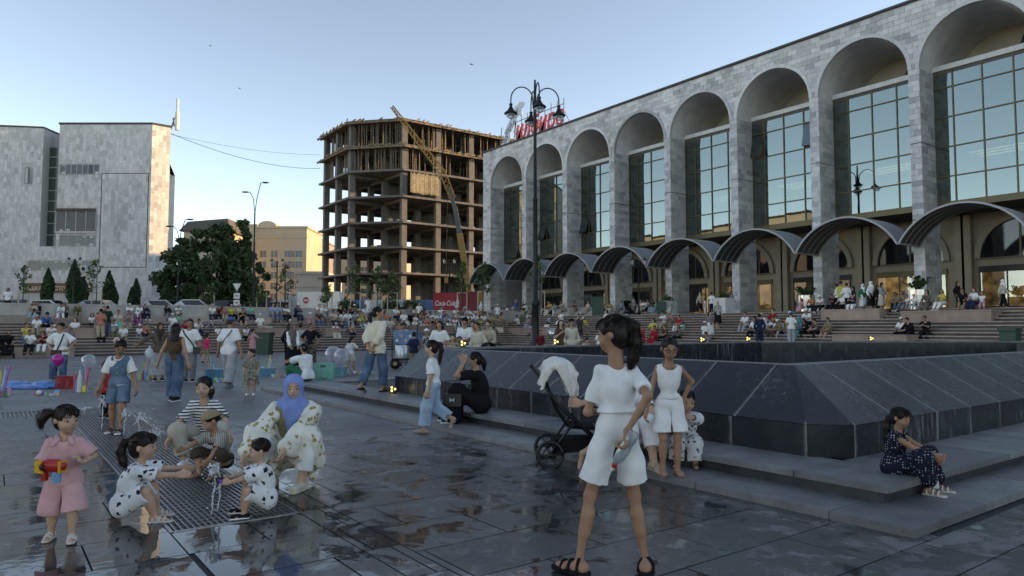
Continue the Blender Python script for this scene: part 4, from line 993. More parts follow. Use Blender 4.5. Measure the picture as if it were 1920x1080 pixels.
# young trees tied to stakes
m_stake = mat('stake wood', (.5, .42, .3), .8, scale=10)
def young(px, Y, h, label, seed, n=260):
    t = thing('young_tree', label, 'tree', GX(px, 2.3, Y), PHI, 'young staked trees along the pavement'); g_ = random.Random(seed); tk = MB(); tk.tube([(0, 0, 0), (.05, 0, h*.5), (0, 0, h)], [.05, .035, .012], 6); pts = []
    for i in range(14):
        z = h*(.4+.58*i/14); a = g_.random()*6.28; l = .75*(1.15-i/14)*h/4; q = Vector((l*math.cos(a), l*math.sin(a), z+l*.6)); tk.tube([(0, 0, z), q], [.016, .005], 5)
        pts += [[q.x*f+g_.gauss(0, .1), q.y*f+g_.gauss(0, .1), z+(q.z-z)*f+g_.gauss(0, .1)] for f in [g_.uniform(.3, 1.1) for _ in range(n//14)]]
    tk.build('trunk', mat('bark', (.06, .048, .038)), t); leaves('crown', np.array(pts), .12, leaf_mat('leaf young', (.06, .08, .03)), t, seed=seed)
    for s in (-.38, .38): MB().beam((s, .1, 0), (s, .1, 1.9), .07).build('stake', m_stake, t)
    MB().beam((-.42, .1, 1.88), (.42, .1, 1.88), .06).build('cross_tie', m_stake, t)
for i, (px, h, lab) in enumerate(((40, 4.3, 'young staked tree left of the canteen'), (178, 4.8, 'young staked tree right of the canteen sign'), (390, 2.6, 'young staked tree before the big tree group'), (489, 2.6, 'young staked tree right of the road signs'), (533, 4.4, 'young staked tree beside the classic lamp with two lanterns'), (612, 2.6, 'young staked tree by the white truck'),
                                  (665, 4.4, 'young staked tree before the left part of the concrete frame'), (706, 4.2, 'young staked tree before the middle of the concrete frame'), (735, 3.9, 'young staked tree right of the middle column'), (866, 4.6, 'young staked tree beside the red banner'), (905, 4.3, 'young staked tree before the farthest canopy'), (1012, 5.0, 'young staked tree behind the tall lamp post'))):
    young(px, 56 if px < 880 else 54, h*.95, lab, 60+i, 300 if px > 600 else 220)
for i, (px, lab) in enumerate(((655, 'round bush by the white barrier'), (735, 'pair of round bushes before the concrete frame'), (775, 'dark round bush left of the red banner'))):
    t = thing('round_bush', lab, 'bush', GX(px, 2.2, 60)); leaves('foliage', blob_pts([(0, 0, .8, .8), (.5, .1, .6, .6), (-.4, 0, 1.1, .6)], 1800, 70+i), .09, leaf_mat('leaf bush', (.03, .055, .02)), t, seed=70+i)
    MB().tube([(0, 0, 0), (0, 0, .7)], [.05, .03], 6).build('stem', mat('bark', (.06, .048, .038)), t)
# ================================================================== people: implicit surfaces -> one continuous mesh each
def V3(*a): return np.array(a, float)
def _unit(v): 
    n = np.linalg.norm(v); return v/n if n > 1e-9 else v
def cone(p0, p1, r0, r1=None, k=.02): return ('c', np.asarray(p0, float), np.asarray(p1, float), r0, r0 if r1 is None else r1, k)
def ell(c, r, M=None, k=.02): return ('e', np.asarray(c, float), np.asarray(r, float), None if M is None else np.asarray(M, float), k)
def _bounds(p):
    if p[0] == 'c':
        r = max(p[3], p[4]); return np.minimum(p[1], p[2])-r, np.maximum(p[1], p[2])+r
    r = p[2].max(); return p[1]-r, p[1]+r
def _dist(p, X, Y, Z):
    if p[0] == 'c':
        a, b = p[1], p[2]; ba = b-a; L = ba.dot(ba)+1e-12
        px, py, pz = X-a[0], Y-a[1], Z-a[2]
        t = np.clip((px*ba[0]+py*ba[1]+pz*ba[2])/L, 0, 1)
        return np.sqrt((px-ba[0]*t)**2+(py-ba[1]*t)**2+(pz-ba[2]*t)**2)-(p[3]+(p[4]-p[3])*t)
    px, py, pz = X-p[1][0], Y-p[1][1], Z-p[1][2]; M = p[3]
    if M is not None: px, py, pz = px*M[0, 0]+py*M[0, 1]+pz*M[0, 2], px*M[1, 0]+py*M[1, 1]+pz*M[1, 2], px*M[2, 0]+py*M[2, 1]+pz*M[2, 2]
    r = p[2]; k0 = np.sqrt((px/r[0])**2+(py/r[1])**2+(pz/r[2])**2); k1 = np.sqrt((px/r[0]**2)**2+(py/r[1]**2)**2+(pz/r[2]**2)**2)+1e-9
    return k0*(k0-1)/k1
def sdf_mesh(name, groups, h, wob=0.0, wf=30., seed=0):
    """groups: dicts p (prims joined smoothly), cut [(point, normal)] removes the side the normal points to, sub prims carved away"""
    allp = [p for g in groups for p in g['p']]
    lo = np.min([_bounds(p)[0] for p in allp], 0)-3*h; hi = np.max([_bounds(p)[1] for p in allp], 0)+3*h
    n = np.ceil((hi-lo)/h).astype(int)+1; ax = [lo[i]+h*np.arange(n[i]) for i in range(3)]
    D = np.full(n, .5, np.float32)
    def sl(p, pad):
        a, b = _bounds(p); i0 = np.clip(np.floor((a-pad-lo)/h).astype(int), 0, n-1); i1 = np.clip(np.ceil((b+pad-lo)/h).astype(int)+1, 1, n); return tuple(slice(i0[i], i1[i]) for i in range(3))
    def grid(s): return ax[0][s[0]][:, None, None], ax[1][s[1]][None, :, None], ax[2][s[2]][None, None, :]
    for g in groups:
        E = np.full(n, .5, np.float32) if len(groups) > 1 else D
        for p in g['p']:
            s = sl(p, p[5 if p[0] == 'c' else 4]+2*h); d = _dist(p, *grid(s)); k = p[5 if p[0] == 'c' else 4]; e = E[s]
            if k > 0:
                q = np.maximum(k-np.abs(e-d), 0)/k; E[s] = np.minimum(e, d)-q*q*k*.25
            else: E[s] = np.minimum(e, d)
        for pt, nn in g.get('cut', ()):
            X, Y, Z = grid((slice(None),)*3); nn = _unit(np.asarray(nn, float)); np.maximum(E, ((X-pt[0])*nn[0]+(Y-pt[1])*nn[1]+(Z-pt[2])*nn[2]).astype(np.float32), out=E)
        for p in g.get('sub', ()):
            s = sl(p, 2*h); E[s] = np.maximum(E[s], -_dist(p, *grid(s)))
        if E is not D:
            k = g.get('k', 0)
            if k: q = np.maximum(k-np.abs(D-E), 0)/k; D = np.minimum(D, E)-q*q*k*.25
            else: D = np.minimum(D, E)
    S = D < 0; c = S.astype(np.int8)
    cnt = sum(c[i:n[0]-1+i, j:n[1]-1+j, k:n[2]-1+k] for i in (0, 1) for j in (0, 1) for k in (0, 1))
    idx = np.argwhere((cnt > 0) & (cnt < 8)); m = len(idx)
    if m == 0: return bpy.data.meshes.new(name)
    off = np.array([(i, j, k) for i in (0, 1) for j in (0, 1) for k in (0, 1)]); cv_ = np.stack([D[idx[:, 0]+o[0], idx[:, 1]+o[1], idx[:, 2]+o[2]] for o in off], 1)
    P = np.zeros((m, 3)); N_ = np.zeros(m)
    for a in range(8):
        for b in range(a+1, 8):
            if np.abs(off[a]-off[b]).sum() != 1: continue
            da, db = cv_[:, a], cv_[:, b]; x = (da < 0) != (db < 0); t = np.where(x, da/(da-db+1e-12), 0)[:, None]
            P += np.where(x[:, None], off[a]+(off[b]-off[a])*t, 0); N_ += x
    P = lo+h*(idx+P/N_[:, None]); vid = np.full(n, -1, np.int64); vid[idx[:, 0], idx[:, 1], idx[:, 2]] = np.arange(m); Q = []
    for axis in range(3):
        sh = [slice(None)]*3; sh2 = [slice(None)]*3; sh[axis] = slice(0, -1); sh2[axis] = slice(1, None)
        e = np.argwhere(S[tuple(sh)] != S[tuple(sh2)]); b1, b2 = (axis+1) % 3, (axis+2) % 3
        e = e[(e[:, b1] > 0) & (e[:, b2] > 0)]; u = np.zeros(3, int); u[b1] = 1; w_ = np.zeros(3, int); w_[b2] = 1
        q = np.stack([vid[tuple((e-u-w_).T)], vid[tuple((e-w_).T)], vid[tuple(e.T)], vid[tuple((e-u).T)]], 1)
        fl = ~S[tuple(e.T)]; q[fl] = q[fl][:, ::-1]; Q.append(q[(q >= 0).all(1)])
    Q = np.concatenate(Q)
    if wob:
        g_ = np.random.default_rng(seed); fn = np.cross(P[Q[:, 1]]-P[Q[:, 0]], P[Q[:, 2]]-P[Q[:, 0]]); vn = np.zeros_like(P)
        for i in range(4): np.add.at(vn, Q[:, i], fn)
        vn /= np.linalg.norm(vn, axis=1)[:, None]+1e-12; w_ = np.zeros(m)
        for i in range(5):
            d = g_.normal(size=3); d[2] *= .45; w_ += np.sin(P@(_unit(d)*wf*g_.uniform(.5, 1.6))+g_.uniform(0, 6.3)+1.2*np.sin(P@g_.normal(size=3)*9))
        P = P+vn*(w_*wob/2.4)[:, None]
    return fast_mesh(name, P, Q)

# ------------------------------------------------------------------ cloth, skin, hair
def fabric(name, col, pat=None, c2=(.05, .05, .06), s=40, rough=.85, fold=.35):
    if name in _M: return _M[name]
    m, t, b, N = nodes(name); L = t.links.new; tc = N('ShaderNodeTexCoord'); O = tc.outputs['Object']
    b.inputs['Roughness'].default_value = rough; b.inputs['Specular IOR Level'].default_value = .1
    nz = N('ShaderNodeTexNoise', i_Scale=9, i_Detail=4); L(O, nz.inputs['Vector']); rp = ramp(N, [(.3, [x*.86 for x in col]), (.7, [min(1, x*1.08) for x in col])]); L(nz.outputs[0], rp.inputs[0]); out = rp.outputs[0]
    fac = None
    if pat == 'stripes':
        sp = N('ShaderNodeSeparateXYZ'); L(O, sp.inputs[0]); n2 = N('ShaderNodeMath', operation='MULTIPLY_ADD'); L(nz.outputs[0], n2.inputs[0]); n2.inputs[1].default_value = .02; L(sp.outputs[2], n2.inputs[2])
        mm = N('ShaderNodeMath', operation='MULTIPLY'); L(n2.outputs[0], mm.inputs[0]); mm.inputs[1].default_value = s; fr_ = N('ShaderNodeMath', operation='FRACT'); L(mm.outputs[0], fr_.inputs[0]); gt_ = N('ShaderNodeMath', operation='LESS_THAN'); L(fr_.outputs[0], gt_.inputs[0]); gt_.inputs[1].default_value = .42; fac = gt_.outputs[0]
    elif pat == 'vstripes':
        sp = N('ShaderNodeSeparateXYZ'); L(O, sp.inputs[0]); ad = N('ShaderNodeMath', operation='ADD'); L(sp.outputs[0], ad.inputs[0]); L(sp.outputs[1], ad.inputs[1]); mm = N('ShaderNodeMath', operation='MULTIPLY'); L(ad.outputs[0], mm.inputs[0]); mm.inputs[1].default_value = s
        fr_ = N('ShaderNodeMath', operation='FRACT'); L(mm.outputs[0], fr_.inputs[0]); gt_ = N('ShaderNodeMath', operation='LESS_THAN'); L(fr_.outputs[0], gt_.inputs[0]); gt_.inputs[1].default_value = .35; fac = gt_.outputs[0]
    elif pat in ('dots', 'spots', 'floral'):
        v = N('ShaderNodeTexVoronoi', i_Scale=s, i_Randomness={'dots': .25, 'spots': 1.0, 'floral': .9}[pat]); L(O, v.inputs['Vector'])
        src = v.outputs['Distance']
        if pat == 'floral':
            n3 = N('ShaderNodeTexNoise', i_Scale=s*3.2, i_Detail=2); L(O, n3.inputs['Vector']); a_ = N('ShaderNodeMath', operation='MULTIPLY_ADD'); L(n3.outputs[0], a_.inputs[0]); a_.inputs[1].default_value = .75; L(src, a_.inputs[2]); src = a_.outputs[0]
        r_ = ramp(N, [(0, 1), ({'dots': .2, 'spots': .33, 'floral': .64}[pat], 1), ({'dots': .25, 'spots': .38, 'floral': .7}[pat], 0)]); L(src, r_.inputs[0]); fac = r_.outputs[0]
        if pat == 'spots': b_ = N('ShaderNodeSeparateColor'); L(v.outputs['Color'], b_.inputs[0]); g_ = N('ShaderNodeMath', operation='GREATER_THAN'); L(b_.outputs[0], g_.inputs[0]); g_.inputs[1].default_value = .15; m_ = N('ShaderNodeMath', operation='MULTIPLY'); L(g_.outputs[0], m_.inputs[0]); L(fac, m_.inputs[1]); fac = m_.outputs[0]
    elif pat == 'denim':
        n3 = N('ShaderNodeTexNoise', i_Scale=5, i_Detail=6); L(O, n3.inputs['Vector']); r_ = ramp(N, [(.4, 0), (.75, .8)]); L(n3.outputs[0], r_.inputs[0]); fac = r_.outputs[0]
    elif pat == 'mess':
        n3 = N('ShaderNodeTexNoise', i_Scale=s, i_Detail=3, i_Distortion=1.0); L(O, n3.inputs['Vector']); r_ = ramp(N, [(.48, 0), (.54, 1)]); L(n3.outputs[0], r_.inputs[0]); fac = r_.outputs[0]
    if fac is not None:
        mx = N('ShaderNodeMix', data_type='RGBA'); L(fac, mx.inputs[0]); L(out, mx.inputs[6]); mx.inputs[7].default_value = c4(c2); out = mx.outputs[2]
    L(out, b.inputs['Base Color'])
    f1 = N('ShaderNodeTexNoise', noise_type='RIDGED_MULTIFRACTAL', i_Scale=5.5, i_Detail=3, i_Distortion=.9); mp = N('ShaderNodeMapping'); mp.inputs['Scale'].default_value = (1, 1, .55); L(O, mp.inputs[0]); L(mp.outputs[0], f1.inputs['Vector'])
    b1 = N('ShaderNodeBump', i_Strength=min(1, fold*1.3), i_Distance=.022); L(f1.outputs[0], b1.inputs['Height'])
    f2 = N('ShaderNodeTexNoise', i_Scale=260, i_Detail=2); L(O, f2.inputs['Vector']); b2 = N('ShaderNodeBump', i_Strength=.12, i_Distance=.003); L(f2.outputs[0], b2.inputs['Height']); L(b1.outputs[0], b2.inputs['Normal']); L(b2.outputs[0], b.inputs['Normal'])
    _M[name] = m; return m
def skin_mat(i):
    c = ((.46, .255, .17), (.37, .195, .125), (.54, .325, .23), (.29, .145, .085))[i % 4]; n = 'skin %d' % (i % 4)
    if n in _M: return _M[n]
    m = mat(n, c, .55, var=.2, scale=10, bump=.12, bscale=140, spec=.3); b = m.node_tree.nodes['Principled BSDF']; b.inputs['Subsurface Weight'].default_value = .12; b.inputs['Subsurface Radius'].default_value = (.02, .008, .005); return m
def hair_mat(c=(.012, .009, .008)):
    n = 'hair %s' % (c,)
    if n in _M: return _M[n]
    m, t, b, N = nodes(n); L = t.links.new; tc = N('ShaderNodeTexCoord'); mp = N('ShaderNodeMapping'); mp.inputs['Scale'].default_value = (70, 70, 6); L(tc.outputs['Object'], mp.inputs[0])
    nz = N('ShaderNodeTexNoise', i_Scale=1.6, i_Detail=4); L(mp.outputs[0], nz.inputs['Vector']); rp = ramp(N, [(.3, [x*.6 for x in c]), (.75, [x*1.7+.002 for x in c])]); L(nz.outputs[0], rp.inputs[0]); L(rp.outputs[0], b.inputs['Base Color'])
    b.inputs['Roughness'].default_value = .38; b.inputs['Specular IOR Level'].default_value = .22; bp = N('ShaderNodeBump', i_Strength=.5, i_Distance=.008); L(nz.outputs[0], bp.inputs['Height']); L(bp.outputs[0], b.inputs['Normal'])
    _M[n] = m; return m
W = lambda v: fabric('white cotton %g' % v, (v, v, v*.985))
PAL = dict(white=(.8, .8, .79), black=(.014, .014, .016), grey=(.2, .2, .21), lightgrey=(.36, .37, .38), navy=(.02, .028, .06), blue=(.06, .13, .33), lightblue=(.3, .42, .55), red=(.38, .025, .03), pink=(.55, .27, .3), beige=(.45, .37, .27), cream=(.58, .53, .43), brown=(.1, .06, .04), olive=(.12, .12, .06),
           green=(.02, .16, .09), yellow=(.6, .5, .1), orange=(.55, .2, .07), purple=(.18, .03, .13), mint=(.2, .5, .38), maroon=(.14, .02, .025), khaki=(.24, .2, .13), teal=(.05, .25, .28), darkgreen=(.015, .05, .032), rose=(.6, .04, .12), coral=(.55, .2, .14))
def fab(c):
    if not isinstance(c, str): return c
    if c == 'jeans': return fabric('jeans cloth', (.055, .1, .17), 'denim', (.16, .24, .33))
    if c == 'lightjeans': return fabric('light jeans cloth', (.26, .37, .47), 'denim', (.42, .52, .6))
    if c == 'dotblack': return fabric('black dotted cloth', (.02, .02, .025), 'dots', (.5, .5, .5), 24)
    if c == 'bwprint': return fabric('black and white print cloth', (.55, .55, .54), 'mess', (.03, .03, .035), 16)
    if c == 'purpleprint': return fabric('purple print cloth', (.2, .025, .12), 'spots', (.5, .35, .42), 18)
    if c == 'beigeprint': return fabric('beige print cloth', (.45, .36, .29), 'mess', (.2, .12, .1), 14)
    if c == 'darkprint': return fabric('dark print cloth', (.06, .05, .05), 'mess', (.25, .2, .16), 18)
    return fabric(c + ' cloth', PAL[c])

PROP = dict(adult=dict(head=.124, hip=.515, sho=.815, sw=.092, hw=.052, ua=.172, fa=.148, hand=.1, th=.245, sh=.235, bulk=.95),
            child=dict(head=.144, hip=.505, sho=.79, sw=.086, hw=.05, ua=.165, fa=.145, hand=.098, th=.238, sh=.228, bulk=.86),
            tot=dict(head=.188, hip=.425, sho=.725, sw=.094, hw=.058, ua=.15, fa=.13, hand=.1, th=.195, sh=.19, bulk=1.05))
def ik(a, b, l1, l2, pole):
    d = b-a; L = min(max(np.linalg.norm(d), abs(l1-l2)*1.02+1e-4), .995*(l1+l2)); u = _unit(d); x = (l1*l1-l2*l2+L*L)/(2*L); hh = math.sqrt(max(l1*l1-x*x, 0))
    p = pole-u*pole.dot(u); p = _unit(p) if np.linalg.norm(p) > 1e-6 else _unit(np.cross(u, V3(1, 0, 0))); return a+u*x+p*hh, a+u*L
def rotx(a): c, s = math.cos(a), math.sin(a); return np.array([[1, 0, 0], [0, c, -s], [0, s, c]])
def roty(a): c, s = math.cos(a), math.sin(a); return np.array([[c, 0, s], [0, 1, 0], [-s, 0, c]])
def rotz(a): c, s = math.cos(a), math.sin(a); return np.array([[c, -s, 0], [s, c, 0], [0, 0, 1]])
class Skel: pass
def skeleton(H, kind, pose):
    P = dict(PROP[kind]); sm = pose.get('slim', 1); P.update(pose.get('prop', {})); P['bulk'] *= sm; P['sw'] *= sm**.7; P['hw'] *= sm**.7; s = Skel(); s.H = H; s.P = P; s.kind = kind; g = pose.get
    hip = np.array(g('hip', (0, 0, P['hip'])), float)*H; lean, side, twist = g('lean', (3, 0, 0)); hy = g('hipyaw', 0)
    Rp = rotz(R(hy)); Rt = rotz(R(hy+twist))@roty(R(side))@rotx(R(-lean)); s.hip = hip; s.Rp, s.Rt = Rp, Rt
    sl = (P['sho']-P['hip'])*H; up = Rt@V3(0, 0, 1); s.up = up; rp = Rp@V3(1, 0, 0); rs = Rt@V3(1, 0, 0); s.rs, s.rp = rs, rp; s.fw = Rt@V3(0, 1, 0)
    mid = hip+_unit(up*.6+V3(0, 0, .4))*sl*.5; s.mid = mid; s.neck = mid+up*sl*.5; s.sh = {'L': s.neck-rs*P['sw']*H-up*.038*H, 'R': s.neck+rs*P['sw']*H-up*.038*H}; s.hj = {'L': hip-rp*P['hw']*H, 'R': hip+rp*P['hw']*H}
    s.el, s.wr, s.hd = {}, {}, {}; s.kn, s.an = {}, {}
    for q, sg in (('L', -1), ('R', 1)):
        t = g('h'+q, None); t = V3(sg*(P['sw']+.04), .03, P['sho']-P['ua']-P['fa']-.005) if t is None else np.array(t, float); pl = np.array(g('e'+q, (sg*.5, -1, -.2)), float)
        s.el[q], s.wr[q] = ik(s.sh[q], t*H, P['ua']*H, P['fa']*H, pl); s.hd[q] = np.array(g('d'+q, None), float) if g('d'+q) is not None else _unit(s.wr[q]-s.el[q])
        f = np.array(g('f'+q, (sg*.055, 0, 0)), float)*H; f[2] += .042*H; s.kn[q], s.an[q] = ik(s.hj[q], f, P['th']*H, P['sh']*H, np.array(g('k'+q, (sg*.12, 1, .15)), float))
    hyaw, hp, hr = (list(g('head', (0, 0)))+[0])[:3]; Rh = rotz(R(hy+twist*.6+hyaw))@roty(R(hr))@rotx(R(-hp)); s.Rh = Rh; s.hh = P['head']*H; s.hu = Rh@V3(0, 0, 1); s.hf = Rh@V3(0, 1, 0); s.hr = Rh@V3(1, 0, 0)
    s.chin = s.neck+up*.022*H+V3(0, 0, .012*H)+s.hf*.012*H; s.toe = {}
    for q in 'LR':
        fd = np.array(g('t'+q, None), float) if g('t'+q) is not None else (Rp@V3(-.12 if q == 'L' else .12, 1, 0)); s.toe[q] = _unit(fd)
    return s
def hpt(s, r, f, u): return s.chin+(s.hr*r+s.hf*(f-.06)+s.hu*u)*s.hh
def body_prims(s, det, curl=(.5, .5), thumb=(1, 1)):
    H, P = s.H, s.P; b = P['bulk']; k = .03*H; o = []
    o += [cone(s.hip-s.rp*.036*H, s.hip+s.rp*.036*H, .054*H*b, k=k), cone(s.hip, s.mid, .05*H*b, .048*H*b, k), cone(s.mid-s.rs*.028*H, s.mid+s.rs*.028*H, .047*H*b, k=k)]
    ch = s.neck-s.up*.085*H; o += [cone(ch-s.rs*.038*H, ch+s.rs*.038*H, .051*H*b, k=k), cone(s.neck-s.up*.028*H, s.sh['L'], .027*H*b, .025*H*b, k=k*.4), cone(s.neck-s.up*.028*H, s.sh['R'], .027*H*b, .025*H*b, k=k*.4), cone(s.neck-s.up*.02*H, hpt(s, 0, -.02, .3), .03*H*(1.12 if s.kind == 'tot' else 1), .029*H, .015*H)]
    for i, q in enumerate('LR'):
        o += [cone(s.sh[q], s.el[q], .027*H*b, .025*H*b, .012*H), cone(s.el[q], s.wr[q], .0265*H*b, .0175*H*b, .012*H)]
        o += [cone(s.hj[q], s.kn[q], .05*H*b, .037*H*b, .02*H), cone(s.kn[q], s.an[q], .036*H*b, .0235*H*b, .015*H), cone(s.kn[q]*.72+s.an[q]*.28-s.toe[q]*.008*H, s.kn[q]*.45+s.an[q]*.55-s.toe[q]*.004*H, .038*H*b, .03*H*b, .02*H)]
        a = s.an[q]; o += [cone(a-s.toe[q]*.018*H-V3(0, 0, .014*H), a+s.toe[q]*.075*H-V3(0, 0, .024*H), .024*H, .017*H, .015*H), cone(a+s.toe[q]*.06*H+np.cross(s.toe[q], V3(0, 0, 1))*.014*H-V3(0, 0, .026*H), a+s.toe[q]*.1*H-V3(0, 0, .028*H), .014*H, .011*H, .01*H), cone(a+s.toe[q]*.06*H-np.cross(s.toe[q], V3(0, 0, 1))*.014*H-V3(0, 0, .026*H), a+s.toe[q]*.09*H-V3(0, 0, .028*H), .014*H, .011*H, .01*H)]
        o += hand_prims(s, q, det, curl[i])
    hh = s.hh; M = np.stack([s.hr, s.hf, s.hu]); ty = s.kind
    o += [ell(hpt(s, 0, -.01, .63), V3(.37, .455, .40)*hh, M, .05*hh), ell(hpt(s, 0, .12, .36), V3(.30, .325, .35)*hh, M, .1*hh), ell(hpt(s, 0, .2, .12), V3(.15, .17, .13)*hh, M, .12*hh)]
    if ty != 'adult': o += [ell(hpt(s, x, .25, .3), V3(.15, .13, .15)*hh, M, .08*hh) for x in (-.16, .16)]
    if det:
        o += [cone(hpt(s, 0, .41, .52), hpt(s, 0, .475, .375), .035*hh, .05*hh, .05*hh), ell(hpt(s, .06, .43, .36), V3(.045, .05, .04)*hh, M, .03*hh), ell(hpt(s, -.06, .43, .36), V3(.045, .05, .04)*hh, M, .03*hh)]
        o += [ell(hpt(s, x*.385, -.03, .46), V3(.045, .09, .125)*hh, M, .02*hh) for x in (-1, 1)]
        o += [ell(hpt(s, 0, .40, .235), V3(.11, .05, .035)*hh, M, .04*hh), ell(hpt(s, 0, .395, .2), V3(.09, .05, .035)*hh, M, .03*hh)]
        o += [cone(hpt(s, x*.08, .40, .545), hpt(s, x*.25, .34, .55), .035*hh, .035*hh, .06*hh) for x in (-1, 1)]
    return o
def hand_prims(s, q, det, curl):
    H = s.H; d = _unit(s.hd[q]); w_ = s.wr[q]; inn = _unit(s.rs*(1 if q == 'L' else -1)+s.fw*.35); n = _unit(inn-d*inn.dot(d)); n_ = getattr(s, 'pn', {}).get(q)
    if n_ is not None: n = _unit(n_-d*np.dot(n_, d))
    lat = np.cross(d, n)*(1 if q == 'R' else -1); lat = -lat if lat.dot(s.fw+V3(0, 0, .6)) < 0 else lat
    if not det: return [cone(w_, w_+d*.07*H, .02*H, .016*H, .012*H)]
    o = [cone(w_+d*.008*H+lat*x*H, w_+d*.05*H+lat*x*1.35*H, .0135*H, .0125*H, .012*H) for x in (-.012, .002, .014)]
    kf = .006
    for i, x in enumerate((-.021, -.0075, .0065, .02)):
        L = (.036, .043, .046, .04)[i]*H; b0 = w_+d*.052*H+lat*x*H; c1 = curl*(.9+.12*i); d1 = _unit(d*math.cos(c1)+n*math.sin(c1)); d2 = _unit(d*math.cos(2.1*c1)+n*math.sin(2.1*c1)); e1 = b0+d1*L*.52; o += [cone(b0, e1, .0068*H, .0062*H, kf), cone(e1, e1+d2*L*.5, .0062*H, .0052*H, kf)]
    t0 = w_+d*.018*H+lat*.022*H; d1 = _unit(d*.75+lat*.6+n*.35); t1 = t0+d1*.026*H; o += [cone(t0, t1, .009*H, .0072*H, .008), cone(t1, t1+_unit(d+n*.5*curl)*.022*H, .0072*H, .006*H, kf)]
    s.hc = getattr(s, 'hc', {}); s.hc[q] = w_+d*.055*H+n*.018*H; s.hn = getattr(s, 'hn', {}); s.hn[q] = n; return o
def seg_upto(a, b, c, f):
    """polyline a-b-c cut at fraction f of its length -> list of (p0,p1,t0,t1), end point and direction"""
    l1, l2 = np.linalg.norm(b-a), np.linalg.norm(c-b); L = (l1+l2)*f
    if L <= l1: e = a+(b-a)*L/l1; return [(a, e)], e, _unit(b-a)
    e = b+(c-b)*(L-l1)/l2; return [(a, b), (b, e)], e, _unit(c-b)
def limb_group(a, b, c, f, r0, r1, H, thick=.018, k=.03):
    segs, e, d = seg_upto(a, b, c, f); n = len(segs); pr = []; Lt = sum(np.linalg.norm(q-p) for p, q in segs); acc = 0
    for i, (p, q) in enumerate(segs):
        l = np.linalg.norm(q-p); ra = r0+(r1-r0)*acc/Lt; acc += l; rb = r0+(r1-r0)*acc/Lt; q2 = q+d*.03 if i == n-1 else q; pr.append(cone(p, q2, ra, rb, k))
    sub = [cone(e-d*.02, e+d*.08, max(r1-thick-.004, .008), max(r1-thick, .008))]
    return dict(p=pr, cut=[(e, d)], sub=sub, k=.025)
def torso_group(s, loose, hem, flare=0, neck=.036, hemdir=None, top=1.0):
    """hem: distance below the hip joint (in H, may be negative = above)"""
    H, b = s.H, s.P['bulk']; dn = _unit(-s.up*.5-V3(0, 0, .5)) if hemdir is None else _unit(np.asarray(hemdir, float)); hp = s.hip+dn*hem*H; k = .04*H; ch = s.neck-s.up*.085*H; r = .052*H*b+loose
    sho = [cone(s.neck-s.up*.03*H, s.sh[q]*.9+s.neck*.1-s.up*.004*H, .036*H*b+loose*.3, .031*H*b+loose*.35, .02*H) for q in 'LR']
    pr = sho+[cone(ch-s.rs*.04*H, ch+s.rs*.04*H, r, k=k), cone(s.mid-s.rs*.034*H, s.mid+s.rs*.034*H, r-.002*H, k=k), cone(ch, s.mid, r, r, k)]
    w2 = s.rp*.038*H
    if hem > -.14: pr += [cone(s.hip-w2+dn*max(hem, 0)*0, s.hip+w2, .056*H*b+loose, k=k), cone(s.mid, s.hip, r, .056*H*b+loose, k), cone(s.hip-w2, hp-w2*(1+flare*4)+dn*.04, .055*H*b+loose, .055*H*b+loose+flare*H, k), cone(s.hip+w2, hp+w2*(1+flare*4)+dn*.04, .055*H*b+loose, .055*H*b+loose+flare*H, k)]
    rr = .055*H*b+loose+flare*H-.014 if hem >= 0 else (r-.022)/.85
    sub = [cone(s.neck-s.up*.012*H+s.fw*.018*H, s.neck+s.up*.1*H+s.fw*.02*H, neck*H, neck*1.2*H)]
    sub += [cone(hp-w2-dn*.012, hp+w2-dn*.012, max(rr*.85, .01))] if hem > -.14 else []
    return dict(p=pr, cut=[(hp, dn)], sub=sub, k=.02)
